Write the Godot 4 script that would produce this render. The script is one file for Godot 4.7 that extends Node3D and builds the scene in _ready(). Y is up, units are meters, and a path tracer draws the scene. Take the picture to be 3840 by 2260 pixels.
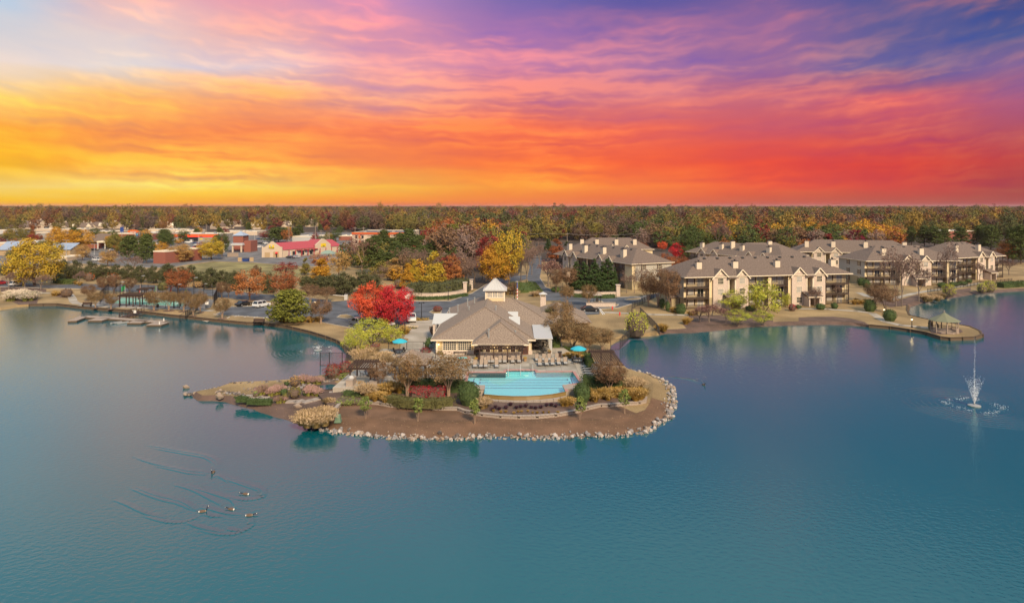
extends Node3D
# A lakeside clubhouse with pool on a small peninsula, apartments and shops behind it, autumn woods to the horizon, at sunset.
# A pixel of the photograph gives a direction; the distance comes from the ground, the deck or the lake that the thing stands on.

const H := 27.0        # camera above the ground, metres
const F := 2400.0      # focal length in photograph pixels
const HY := 772.0      # row of the horizon
const WL := -0.6       # lake level
const TD := 0.9        # pool terrace level
const BED := 0.45      # planting bed behind the block wall
const EXPO := 3.3
const VIEW := {0: [0.0, 0.0, 0.65625], 1: [0.0, 740.0, 3.089], 2: [600.0, 740.0, 3.089], 3: [1200.0, 740.0, 3.089], 4: [1800.0, 740.0, 3.089], 5: [2400.0, 740.0, 3.089],
	6: [3000.0, 740.0, 2.6476], 7: [1200.0, 1150.0, 2.908], 8: [1700.0, 1150.0, 2.908], 9: [680.0, 1340.0, 3.818], 10: [400.0, 1640.0, 3.7076], 11: [3440.0, 1200.0, 3.7075],
	12: [2200.0, 1100.0, 3.6], 13: [2280.0, 1380.0, 4.9425], 20: [0.0, 830.0, 7.875], 21: [320.0, 830.0, 7.875], 22: [620.0, 840.0, 7.875], 23: [940.0, 840.0, 7.875],
	24: [1280.0, 840.0, 7.875], 25: [300.0, 1020.0, 4.5], 26: [1600.0, 1020.0, 4.362], 27: [3400.0, 780.0, 5.2955], 30: [0.0, 0.0, 1.0]}

var used := {}
var M := {}
var G := {}
var rng := RandomNumberGenerator.new()

class MB:
	var v := PackedVector3Array()
	var c := PackedColorArray()
	var col := Color.WHITE
	var tint := false
	func tri(a: Vector3, b: Vector3, d: Vector3) -> void:
		v.append(a); v.append(b); v.append(d)
		if tint:
			c.append(col); c.append(col); c.append(col)
	func quad(a: Vector3, b: Vector3, d: Vector3, e: Vector3) -> void:
		tri(a, b, d); tri(a, d, e)
	func hexa(p: Array) -> void:   # eight corners: bottom ring 0-3, top ring 4-7
		quad(p[0], p[1], p[2], p[3]); quad(p[4], p[5], p[6], p[7])
		for i in 4:
			var j := (i + 1) % 4
			quad(p[i], p[j], p[j + 4], p[i + 4])
	func box(p: Vector3, s: Vector3, b := Basis()) -> void:
		var x := b.x * s.x * 0.5; var y := b.y * s.y * 0.5; var z := b.z * s.z * 0.5
		hexa([p - x - y - z, p + x - y - z, p + x - y + z, p - x - y + z, p - x + y - z, p + x + y - z, p + x + y + z, p - x + y + z])
	func span(a: Vector3, b: Vector3) -> void:   # box between two corners
		box((a + b) * 0.5, (b - a).abs())
	func bar(a: Vector3, b: Vector3, w: float, h: float) -> void:
		var d := b - a
		if d.length() < 1e-4: return
		var z := d.normalized()
		var up := Vector3.UP if absf(z.y) < 0.98 else Vector3.RIGHT
		var x := up.cross(z).normalized()
		box((a + b) * 0.5, Vector3(w, h, d.length()), Basis(x, z.cross(x), z))
	func tube(a: Vector3, b: Vector3, r0: float, r1: float, n := 6, caps := true) -> void:
		var z := (b - a).normalized()
		var up := Vector3.UP if absf(z.y) < 0.98 else Vector3.RIGHT
		var x := up.cross(z).normalized(); var y := z.cross(x)
		for i in n:
			var t0 := TAU * i / n; var t1 := TAU * (i + 1) / n
			var d0 := x * cos(t0) + y * sin(t0); var d1 := x * cos(t1) + y * sin(t1)
			quad(a + d0 * r0, a + d1 * r0, b + d1 * r1, b + d0 * r1)
			if caps:
				tri(a, a + d1 * r0, a + d0 * r0); tri(b, b + d0 * r1, b + d1 * r1)
	func rings(list: Array, n := 10) -> void:   # [[centre, x axis, y axis, colour or null]]
		for k in list.size() - 1:
			if tint and list[k].size() > 3: col = list[k][3]
			for i in n:
				var t0 := TAU * i / n; var t1 := TAU * (i + 1) / n
				var a: Vector3 = list[k][0] + list[k][1] * cos(t0) + list[k][2] * sin(t0)
				var b: Vector3 = list[k][0] + list[k][1] * cos(t1) + list[k][2] * sin(t1)
				var d: Vector3 = list[k + 1][0] + list[k + 1][1] * cos(t1) + list[k + 1][2] * sin(t1)
				var e: Vector3 = list[k + 1][0] + list[k + 1][1] * cos(t0) + list[k + 1][2] * sin(t0)
				quad(a, b, d, e)
		for k in [0, list.size() - 1]:
			for i in range(1, n - 1):
				var p := []
				for j in [0, i, i + 1]:
					p.append(list[k][0] + list[k][1] * cos(TAU * j / n) + list[k][2] * sin(TAU * j / n))
				tri(p[0], p[1], p[2])
	func lathe(p: Vector3, prof: Array, n := 12) -> void:   # [[radius, height]]
		var l := []
		for a in prof:
			l.append([p + Vector3(0, a[1], 0), Vector3(a[0], 0, 0), Vector3(0, 0, a[0])])
		rings(l, n)
	func poly(pts: Array, y: float) -> void:   # flat polygon of Vector2(x, z)
		var pk := PackedVector2Array(pts)
		var t := Geometry2D.triangulate_polygon(pk)
		for i in range(0, t.size(), 3):
			tri(Vector3(pk[t[i]].x, y, pk[t[i]].y), Vector3(pk[t[i + 1]].x, y, pk[t[i + 1]].y), Vector3(pk[t[i + 2]].x, y, pk[t[i + 2]].y))
	func prism(pts: Array, y0: float, y1: float) -> void:
		poly(pts, y1)
		for i in pts.size():
			var a: Vector2 = pts[i]; var b: Vector2 = pts[(i + 1) % pts.size()]
			quad(Vector3(a.x, y0, a.y), Vector3(b.x, y0, b.y), Vector3(b.x, y1, b.y), Vector3(a.x, y1, a.y))
	func mesh() -> ArrayMesh:
		var arr := []; arr.resize(Mesh.ARRAY_MAX)
		arr[Mesh.ARRAY_VERTEX] = v
		if tint: arr[Mesh.ARRAY_COLOR] = c
		var m := ArrayMesh.new()
		m.add_surface_from_arrays(Mesh.PRIMITIVE_TRIANGLES, arr)
		return m

func pix(k: int, x: float, y: float) -> Vector2:
	var s: Array = VIEW[k]
	return Vector2(s[0] + x / s[2], s[1] + y / s[2])

func q(k: int, x: float, y: float, h := 0.0) -> Vector3:
	var p := pix(k, x, y)
	var d := (H - h) * F / (p.y - HY)
	return Vector3((p.x - 1920.0) / F * d, h, -d)

func W(x: float, d: float, h := 0.0) -> Vector3:
	return Vector3(x, h, -d)

func mpp(k: int, p: Vector3) -> float:   # metres per pixel of view k at that point
	return -p.z / F / float(VIEW[k][2])

func numbered(n: String) -> String:
	var c: int = used.get(n, 0)
	used[n] = c + 1
	return n if c == 0 else "%s_%03d" % [n, c]

func thing(n: String, label: String, cat: String, at := Vector3.ZERO, turn := 0.0, group := "") -> Node3D:
	var o := Node3D.new()
	o.name = numbered(n)
	add_child(o)
	o.position = at
	o.rotation.y = turn
	tag(o, label, cat, group)
	return o

func tag(o: Node, label: String, cat: String, group := "") -> void:
	o.set_meta("label", label)
	o.set_meta("category", cat)
	if group: o.set_meta("group", group)

func part(parent: Node, n: String, m: Variant, mat: Material, at := Vector3.ZERO, label := "") -> MeshInstance3D:
	var o := MeshInstance3D.new()
	o.name = n
	o.mesh = m.mesh() if m is MB else m
	o.material_override = mat
	parent.add_child(o, true)
	o.position = at
	if label: o.set_meta("label", label)
	return o

func single(n: String, m: Variant, mat: Material, label: String, cat: String, at := Vector3.ZERO, group := "") -> MeshInstance3D:
	var o := part(self, numbered(n), m, mat, at)
	tag(o, label, cat, group)
	return o

func struct(n: String, m: Variant, mat: Material, label := "", kind := "structure") -> MeshInstance3D:
	var o := part(self, numbered(n), m, mat)
	o.set_meta("kind", kind)
	if label: o.set_meta("label", label)
	return o

func copy(o: Node3D, at: Vector3, turn := 0.0, size := Vector3.ONE, label := "") -> Node3D:
	var n: String = o.name
	var r := RegEx.create_from_string("_\\d{3}$")
	var d: Node3D = o.duplicate()
	d.name = numbered(r.sub(n, ""))
	add_child(d)
	d.position = at
	d.rotation.y = turn
	d.scale = size
	if label: d.set_meta("label", label)
	return d

func lin(r: float, g: float, b: float) -> Color:
	return Color(r, g, b).linear_to_srgb()

func mat(n: String, c: Color, rough := 0.85, metal := 0.0) -> StandardMaterial3D:
	var m := StandardMaterial3D.new()
	m.resource_name = n
	m.albedo_color = c
	m.roughness = rough
	m.metallic = metal
	M[n] = m
	return m

func noise_tex(sd: int, freq: float, ramp: Array, oct := 4, size := 512, normal := 0.0, stretch := false) -> NoiseTexture2D:
	var n := FastNoiseLite.new()
	n.seed = sd
	n.noise_type = FastNoiseLite.TYPE_SIMPLEX_SMOOTH
	n.frequency = freq
	n.fractal_octaves = oct
	var t := NoiseTexture2D.new()
	t.width = size; t.height = size if not stretch else size / 4
	t.seamless = true
	t.noise = n
	if normal > 0.0:
		t.as_normal_map = true
		t.bump_strength = normal
	else:
		var g := Gradient.new()
		g.offsets = PackedFloat32Array(ramp.map(func(a): return a[0]))
		g.colors = PackedColorArray(ramp.map(func(a): return a[1]))
		t.color_ramp = g
	return t

func ground_mat(n: String, sd: int, lo: Color, hi: Color, scale: float, patch_lo := 0.8, rough := 0.95) -> StandardMaterial3D:
	# fine grain from one noise, broad patches from a second one at another scale
	var m := mat(n, Color.WHITE, rough)
	m.albedo_texture = noise_tex(sd, 0.03, [[0.15, lo], [0.5, lo.lerp(hi, 0.5)], [0.85, hi]], 5)
	m.uv1_triplanar = true
	m.uv1_world_triplanar = true
	m.uv1_scale = Vector3.ONE * scale
	m.detail_enabled = true
	m.detail_blend_mode = BaseMaterial3D.BLEND_MODE_MUL
	m.detail_uv_layer = BaseMaterial3D.DETAIL_UV_2
	m.uv2_triplanar = true
	m.uv2_world_triplanar = true
	m.uv2_scale = Vector3.ONE * scale * 0.113
	m.detail_albedo = noise_tex(sd + 50, 0.012, [[0.2, Color(patch_lo, patch_lo, patch_lo * 0.98)], [0.8, Color.WHITE]], 4, 256)
	return m

func grain_mat(n: String, sd: int, lo: Color, hi: Color, scale: Vector3, rough := 0.85) -> StandardMaterial3D:
	var m := mat(n, Color.WHITE, rough)
	m.albedo_texture = noise_tex(sd, 0.05, [[0.2, lo], [0.8, hi]], 4, 256)
	m.uv1_triplanar = true
	m.uv1_scale = scale
	return m

func leaf_mat(n: String, c: Color, glow := 0.35) -> StandardMaterial3D:
	var m := mat(n, c, 0.8)
	m.vertex_color_use_as_albedo = true
	m.backlight_enabled = true
	m.backlight = Color(glow, glow, glow)
	m.metallic_specular = 0.3
	return m

# ------------------------------------------------------------------ camera, sky, sun
const SKY_ROWS := [0.0, 80.0, 160.0, 240.0, 320.0, 400.0, 460.0, 495.0, 509.0]
const SKY := [
	[192,208,226, 240,190,186, 232,160,176, 204,142,186, 132,108,172, 96,90,160, 128,98,154, 84,88,150, 78,82,138],
	[220,212,212, 236,212,204, 238,178,174, 218,148,174, 172,118,174, 134,102,166, 150,106,156, 98,94,150, 86,94,148],
	[244,222,208, 230,218,214, 228,202,206, 232,160,170, 204,130,166, 172,116,164, 160,110,154, 112,102,154, 140,104,150],
	[255,206,118, 255,186,108, 254,166,112, 228,156,150, 218,124,130, 204,116,136, 194,104,126, 210,98,112, 178,98,128],
	[255,164,64, 252,152,82, 248,138,84, 245,126,88, 242,112,82, 234,104,90, 218,96,96, 204,88,96, 182,84,100],
	[255,190,44, 255,168,72, 254,160,76, 252,140,74, 253,122,66, 248,102,62, 238,84,62, 222,74,62, 192,68,70],
	[251,216,112, 247,212,116, 247,207,98, 252,188,74, 252,156,64, 252,130,64, 238,94,64, 212,78,68, 172,72,74],
	[253,194,28, 253,188,36, 251,168,48, 247,148,58, 241,130,64, 228,110,68, 204,92,68, 186,82,70, 166,76,72],
	[240,150,56, 238,142,58, 235,132,62, 230,122,66, 226,114,66, 213,102,70, 188,88,70, 172,80,70, 158,74,72]]

func sky_base(gx: float, gy: float) -> Vector3:
	var i := clampi(int(gx), 0, 7); var fx := clampf(gx - i, 0.0, 1.0)
	fx = fx * fx * (3.0 - 2.0 * fx) * 0.5 + fx * 0.5
	var j := 0
	while j < 7 and gy > SKY_ROWS[j + 1]: j += 1
	var fy := clampf((gy - SKY_ROWS[j]) / (SKY_ROWS[j + 1] - SKY_ROWS[j]), 0.0, 1.0)
	var r := []
	for jj in [j, j + 1]:
		var a: Array = SKY[jj]
		var c0 := Vector3(a[i * 3], a[i * 3 + 1], a[i * 3 + 2])
		var c1 := Vector3(a[i * 3 + 3], a[i * 3 + 4], a[i * 3 + 5])
		r.append(c0.lerp(c1, fx))
	return r[0].lerp(r[1], fy)

func sky_color(az: float, el: float, n1: FastNoiseLite, n2: FastNoiseLite) -> Color:
	# the sunset that the photograph shows, carried on round the horizon and up to the zenith
	var a := absf(az)
	var az_in := clampf(az, -0.66, 0.66)
	var x := 1260.0 + 1575.0 * tan(az_in) + (az - az_in) * 1575.0
	var y := 506.6 - 1575.0 * tan(minf(el, 1.2)) / maxf(cos(az_in), 0.5)
	var yc := maxf(y, 0.0)
	var low := clampf(yc / 509.0, 0.0, 1.0)
	var bend := 210.0 * (1.0 - low * 0.85)
	var xr := clampf((x - 1350.0) / 1000.0, -3.0, 3.0)
	var s := y + bend * xr * absf(xr) * (1.0 if xr > 0.0 else -0.75) + 14.0 * n2.get_noise_2d(x * 0.3, y * 0.5)
	var f1 := n1.get_noise_2d(x * 0.07 + 40.0, s * (0.30 + low * 0.55))
	var f2 := n2.get_noise_2d(x * 0.15 + 90.0, s * (0.7 + low * 1.1))
	var f3 := n2.get_noise_2d(x * 0.7 + 300.0, s * 2.2)
	var veil := n1.get_noise_2d(x * 0.045 - 70.0, y * 0.14 + 30.0)
	var f := clampf((f1 * 1.1 + f2 * 0.55 + f3 * 0.34) * (0.75 + veil * 1.1) + veil * 0.5, -1.0, 1.0)
	var streak := pow(1.0 - absf(n2.get_noise_2d(x * 0.09 + 500.0, s * (0.55 + low * 0.7))), 7.0)
	f = clampf(f + streak * (0.4 + veil) * 0.8, -1.0, 1.0)
	var c := sky_base(x / 315.0, yc + 26.0 * f1 * (1.0 - low * 0.6))
	var edge := clampf((500.0 - yc) / 60.0, 0.15, 1.0)
	var lit := Vector3(62, 16, -10).lerp(Vector3(8, 34, 6), low); var dim := Vector3(-18, -4, 6).lerp(Vector3(-34, -26, 14), low)
	c += (lit * f if f > 0.0 else dim * -f) * edge
	# away from the view the glow dies down into a pale lilac-blue evening sky
	var side := clampf((a - 0.66) / 1.5, 0.0, 1.0)
	side = side * side * (3.0 - 2.0 * side)
	var high := clampf((el - 0.29) / 0.26, 0.0, 1.0)
	high = high * high * (3.0 - 2.0 * high)
	var around := Vector3(150, 122, 142).lerp(Vector3(112, 124, 166), clampf(el / 0.3, 0.0, 1.0))
	around += Vector3(26, 18, 10) * f
	c = c.lerp(around, side)
	c = c.lerp(Vector3(172, 198, 220) + Vector3(20, 14, 8) * f, high)
	var o := Color(clampf(c.x, 4, 255) / 255.0, clampf(c.y, 4, 255) / 255.0, clampf(c.z, 4, 255) / 255.0).srgb_to_linear()
	return Color(o.r / EXPO, o.g / EXPO, o.b / EXPO)

func make_sky() -> ImageTexture:
	var n1 := FastNoiseLite.new(); n1.seed = 11; n1.frequency = 0.02; n1.fractal_octaves = 4; n1.noise_type = FastNoiseLite.TYPE_SIMPLEX_SMOOTH
	var n2 := FastNoiseLite.new(); n2.seed = 23; n2.frequency = 0.02; n2.fractal_octaves = 3; n2.noise_type = FastNoiseLite.TYPE_SIMPLEX_SMOOTH
	var w := 512; var h := 256
	var im := Image.create_empty(w, h, false, Image.FORMAT_RGBF)
	for j in h:
		var el := PI / 2 - PI * (j + 0.5) / h
		for i in w:
			var az := TAU * (i + 0.5) / w - PI
			im.set_pixel((i + w / 2) % w, j, sky_color(az, maxf(el, 0.0), n1, n2))
	var bw := 4096; var bh := 2048
	im.resize(bw, bh, Image.INTERPOLATE_BILINEAR)
	for j in range(int(bh * 0.5 - 0.42 / PI * bh), bh / 2 + 2):
		var el := PI / 2 - PI * (j + 0.5) / bh
		for i in range(int(bw * 0.5 - 0.76 / TAU * bw), int(bw * 0.5 + 0.76 / TAU * bw)):
			var az := TAU * (i + 0.5) / bw - PI
			var k := clampf((0.75 - absf(az)) / 0.06, 0.0, 1.0) * clampf((0.41 - el) / 0.06, 0.0, 1.0)
			var c := (i + bw / 2) % bw
			im.set_pixel(c, j, im.get_pixel(c, j).lerp(sky_color(az, maxf(el, 0.0), n1, n2), k))
	return ImageTexture.create_from_image(im)

func make_world() -> void:
	var cam := Camera3D.new()
	cam.name = "camera"
	cam.projection = Camera3D.PROJECTION_FRUSTUM
	cam.near = 0.5
	cam.far = 12000.0
	cam.size = 0.5 * 2260.0 / F
	cam.frustum_offset = Vector2(0, -0.5 * (1130.0 - HY) / F)
	cam.position = Vector3(0, H, 0)
	add_child(cam)
	cam.current = true
	var pano := PanoramaSkyMaterial.new()
	pano.panorama = make_sky()
	var sky := Sky.new()
	sky.sky_material = pano
	var env := Environment.new()
	env.background_mode = Environment.BG_SKY
	env.sky = sky
	env.tonemap_mode = Environment.TONE_MAPPER_LINEAR
	env.tonemap_exposure = EXPO
	env.fog_enabled = true
	env.fog_density = 0.00004
	env.fog_light_color = Color(0.86, 0.72, 0.74)
	env.sdfgi_enabled = true
	env.ssao_enabled = true
	env.ssil_enabled = true
	var we := WorldEnvironment.new()
	we.name = "world_environment"
	we.environment = env
	add_child(we)
	var sun := DirectionalLight3D.new()
	sun.name = "sun"
	sun.light_energy = 0.5
	sun.light_color = Color(1.0, 0.9, 0.76)
	sun.light_angular_distance = 10.0
	sun.shadow_enabled = true
	sun.look_at_from_position(Vector3(24, 46, 56), Vector3.ZERO)
	add_child(sun)

# ------------------------------------------------------------------ land and water
const SHORE := [   # photograph pixels at the water line, width of the bank, what it is made of
	[-700,1195,0.2,"b"],[-300,1178,1.5,"g"],[0,1164,1.5,"g"],[65,1153,1.2,"g"],[107,1149,0.2,"b"],[210,1147,0.2,"b"],[291,1157,0.2,"b"],[372,1164,0.2,"b"],[453,1170,0.2,"b"],[534,1177,0.2,"b"],[640,1190,0.2,"b"],
	[694,1195,0.2,"b"],[762,1203,0.2,"b"],[859,1213,0.2,"b"],[924,1219,0.2,"b"],[975,1219,0.2,"b"],[1067,1231,0.2,"b"],[1158,1253,0.2,"b"],[1219,1272,0.2,"b"],[1262,1288,0.2,"b"],[1285,1306,0.2,"b"],
	[1298,1328,0.8,"d"],[1290,1356,1.2,"d"],[1262,1384,1.2,"d"],[1217,1411,1.2,"d"],[1125,1426,1.0,"d"],[1020,1435,1.0,"d"],[916,1438,1.0,"d"],[863,1442,1.0,"d"],[827,1455,0.8,"d"],[798,1466,0.8,"d"],[745,1475,0.7,"d"],
	[718,1484,0.6,"d"],[724,1494,0.7,"d"],[740,1504,0.8,"d"],[790,1504,1.0,"d"],[837,1508,1.2,"d"],[889,1523,1.5,"d"],[942,1536,1.8,"d"],[994,1557,2.2,"d"],[1060,1576,2.6,"d"],[1125,1599,3.0,"m"],
	[1204,1610,3.6,"m"],[1251,1626,4.0,"m"],[1337,1632,4.2,"m"],[1406,1641,4.4,"m"],[1509,1648,4.4,"m"],[1612,1651,4.4,"m"],[1716,1650,4.4,"m"],[1803,1645,4.4,"m"],[1906,1644,4.4,"m"],[2009,1647,4.4,"m"],[2112,1645,4.4,"m"],[2216,1643,4.4,"m"],
	[2300,1641,4.4,"m"],[2361,1635,4.2,"m"],[2421,1621,4.0,"m"],[2482,1592,3.6,"m"],[2512,1570,3.2,"m"],[2520,1545,3.0,"m"],[2529,1514,3.0,"g"],[2529,1481,3.0,"g"],[2522,1451,2.8,"g"],[2492,1426,2.4,"g"],[2442,1404,2.0,"g"],[2401,1398,1.6,"g"],[2372,1390,1.2,"g"],
	[2348,1375,0.8,"d"],[2318,1345,0.8,"d"],[2290,1314,0.8,"g"],[2292,1296,0.8,"g"],[2322,1278,0.8,"g"],[2361,1266,0.8,"g"],[2436,1262,1.0,"g"],[2478,1257,1.2,"d"],[2505,1251,1.6,"d"],[2561,1250,2.0,"d"],[2617,1249,3.0,"d"],[2672,1244,3.0,"d"],[2755,1236,3.0,"d"],[2811,1229,3.0,"d"],
	[2900,1225,2.6,"d"],[3000,1221,2.4,"d"],[3113,1219,2.0,"d"],[3200,1222,1.4,"d"],[3260,1228,0.2,"b"],[3340,1235,0.2,"b"],[3415,1246,0.2,"b"],[3472,1256,0.2,"b"],[3529,1274,0.2,"b"],[3566,1278,0.2,"b"],[3661,1275,0.2,"b"],[3689,1265,0.2,"b"],
	[3680,1251,0.2,"b"],[3642,1234,0.2,"b"],[3585,1223,0.2,"b"],[3491,1208,0.2,"b"],[3415,1191,0.2,"b"],[3406,1170,0.2,"b"],[3417,1151,0.8,"d"],[3453,1140,1.4,"d"],[3510,1127,2.0,"d"],[3566,1119,2.0,"d"],[3680,1101,2.0,"d"],[3755,1097,2.0,"d"],[3840,1091,2.0,"d"],[4100,1078,1.0,"g"],[4700,1060,0.2,"b"]]

func make_land() -> void:
	ground_mat("dry_grass", 1, lin(0.30, 0.195, 0.085), lin(0.47, 0.34, 0.175), 0.22, 0.78)
	ground_mat("green_grass", 2, lin(0.22, 0.20, 0.07), lin(0.38, 0.31, 0.13), 0.2, 0.75)
	ground_mat("mulch", 3, lin(0.125, 0.066, 0.038), lin(0.28, 0.158, 0.092), 0.7, 0.82)
	ground_mat("dark_mulch", 4, lin(0.085, 0.052, 0.042), lin(0.22, 0.14, 0.108), 0.6, 0.8)
	ground_mat("forest_floor", 5, lin(0.05, 0.035, 0.025), lin(0.12, 0.08, 0.05), 0.05, 0.7)
	ground_mat("asphalt", 6, lin(0.085, 0.093, 0.112), lin(0.135, 0.145, 0.168), 0.5, 0.78, 0.9)
	ground_mat("old_asphalt", 7, lin(0.16, 0.155, 0.16), lin(0.24, 0.23, 0.23), 0.3, 0.78, 0.9)
	ground_mat("concrete", 8, lin(0.40, 0.35, 0.29), lin(0.52, 0.46, 0.39), 0.45, 0.86, 0.85)
	ground_mat("paving", 9, lin(0.34, 0.30, 0.255), lin(0.50, 0.45, 0.385), 0.5, 0.8, 0.8)
	grain_mat("timber", 12, lin(0.06, 0.04, 0.025), lin(0.15, 0.10, 0.06), Vector3(0.8, 3, 0.8))
	grain_mat("dark_wood", 13, lin(0.045, 0.026, 0.02), lin(0.085, 0.05, 0.038), Vector3(1, 1, 1))
	grain_mat("stone", 14, lin(0.26, 0.20, 0.16), lin(0.5, 0.42, 0.35), Vector3(1.2, 1.2, 1.2))
	grain_mat("weathered", 15, lin(0.26, 0.2, 0.16), lin(0.42, 0.34, 0.28), Vector3(1, 2, 1))
	grain_mat("moss_shingle", 16, lin(0.13, 0.14, 0.085), lin(0.24, 0.24, 0.16), Vector3(1.5, 1.5, 1.5))
	mat("white_paint", lin(0.74, 0.72, 0.68), 0.6)
	mat("black_metal", lin(0.02, 0.02, 0.022), 0.5)
	# lake
	var wm := mat("lake_water", lin(0.0003, 0.088, 0.113), 0.03)
	wm.metallic_specular = 0.68
	wm.normal_enabled = true
	wm.normal_texture = noise_tex(31, 0.02, [], 4, 512, 6.0)
	wm.normal_scale = 0.16
	wm.uv1_triplanar = true
	wm.uv1_world_triplanar = true
	wm.uv1_scale = Vector3(0.11, 0.11, 0.16)
	var lake := MB.new()
	for a in [[-700, 10, -250, 300]]:
		lake.quad(Vector3(-600, WL, 60), Vector3(700, WL, 60), Vector3(700, WL, -420), Vector3(-600, WL, -420))
	struct("lake_water", lake, wm, "calm teal lake with fine ripples")
	# shoreline: a flat inner outline and a bank that falls to below the water
	var sh := []; var inn := []
	for a in SHORE: sh.append(q(30, a[0], a[1], WL))
	for i in sh.size():
		var d: Vector3 = sh[mini(i + 1, sh.size() - 1)] - sh[maxi(i - 1, 0)]
		d = Vector3(d.x, 0, d.z).normalized()
		var n := Vector3(d.z, 0, -d.x)
		inn.append(sh[i] + n * SHORE[i][2] + Vector3(0, -WL, 0))
	G.inner = inn
	G.shore = sh
	var flat := []
	for p in inn: flat.append(Vector2(p.x, p.z))
	flat.append_array([Vector2(900, -330), Vector2(9000, -2500), Vector2(9000, -9500), Vector2(-9000, -9500), Vector2(-9000, -2500), Vector2(-900, -200)])
	G.land = PackedVector2Array(flat)
	var land := MB.new()
	land.poly(flat, 0.0)
	struct("ground", land, M.dry_grass, "dry tan lawn and land reaching to the horizon")
	var kinds := {"b": ["bulkhead_bank", "timber"], "g": ["grass_bank", "dry_grass"], "m": ["mulch_bank", "mulch"], "d": ["earth_bank", "dark_mulch"]}
	var i0 := 0
	while i0 < SHORE.size() - 1:
		var k: String = SHORE[i0][3]
		var b := MB.new()
		var i1 := i0
		while i1 < SHORE.size() - 1 and SHORE[i1][3] == k:
			var o0: Vector3 = sh[i1] + (sh[i1] - inn[i1]) * 0.5; var o1: Vector3 = sh[i1 + 1] + (sh[i1 + 1] - inn[i1 + 1]) * 0.5
			o0.y = WL - 0.45; o1.y = WL - 0.45
			b.quad(inn[i1], inn[i1 + 1], o1, o0)
			if k == "b":   # timber wale and cap along the bulkhead
				var up := Vector3(0, 0.06, 0)
				b.bar(inn[i1] + up, inn[i1 + 1] + up, 0.3, 0.12)
			i1 += 1
		var o := struct(kinds[k][0], b, M[kinds[k][1]])
		if k == "b":
			for j in range(i0, i1):
				var len: float = sh[j].distance_to(sh[j + 1])
				var n := maxi(1, int(len / 2.6))
				for t in n:
					var p: Vector3 = inn[j].lerp(inn[j + 1], float(t) / n)
					if p.z > -60 or absf(p.x) > 200: continue
					var out: Vector3 = (sh[j] - inn[j]); out.y = 0; out = out.normalized()
					if not G.has("pile"):
						var pm := MB.new(); pm.tube(Vector3(0, -1.2, 0), Vector3(0, 0.16, 0), 0.13, 0.12, 6)
						G.pile = pm.mesh()
					part(o, "pile", G.pile, M.timber, p + out * 0.2)
		i0 = i1

func sheet(n: String, pts: Array, h: float, m: String, label := "") -> MeshInstance3D:
	var p := []
	for a in pts: p.append(Vector2(a.x, a.z))
	var b := MB.new()
	for piece in Geometry2D.intersect_polygons(PackedVector2Array(p), G.land):
		b.poly(Array(piece), h)
	return struct(n, b, M[m], label)

func px_sheet(n: String, k: int, pts: Array, h: float, m: String, label := "") -> MeshInstance3D:
	var l := []
	for i in range(0, pts.size(), 2): l.append(q(k, pts[i], pts[i + 1], 0.0))
	return sheet(n, l, h, m, label)

func kerb(k: int, pts: Array, closed := false, w := 0.25, h := 0.14) -> void:
	var l := []
	for i in range(0, pts.size(), 2): l.append(q(k, pts[i], pts[i + 1], 0.0))
	if closed: l.append(l[0])
	var b := MB.new()
	for i in l.size() - 1: b.bar(l[i] + Vector3(0, h / 2, 0), l[i + 1] + Vector3(0, h / 2, 0), w, h)
	struct("kerb", b, M.concrete, "pale concrete kerb along the asphalt")

func strip(pts: Array, w: float, y: float, b: MB) -> void:   # ribbon of constant width on the ground
	for i in pts.size() - 1:
		var a: Vector3 = pts[i]; var c: Vector3 = pts[i + 1]
		var d := (c - a); d.y = 0
		var s := Vector3(d.z, 0, -d.x).normalized() * w * 0.5
		var e := d.normalized() * w * 0.2
		b.quad(Vector3(a.x, y, a.z) + s - e, Vector3(c.x, y, c.z) + s + e, Vector3(c.x, y, c.z) - s + e, Vector3(a.x, y, a.z) - s - e)

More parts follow.
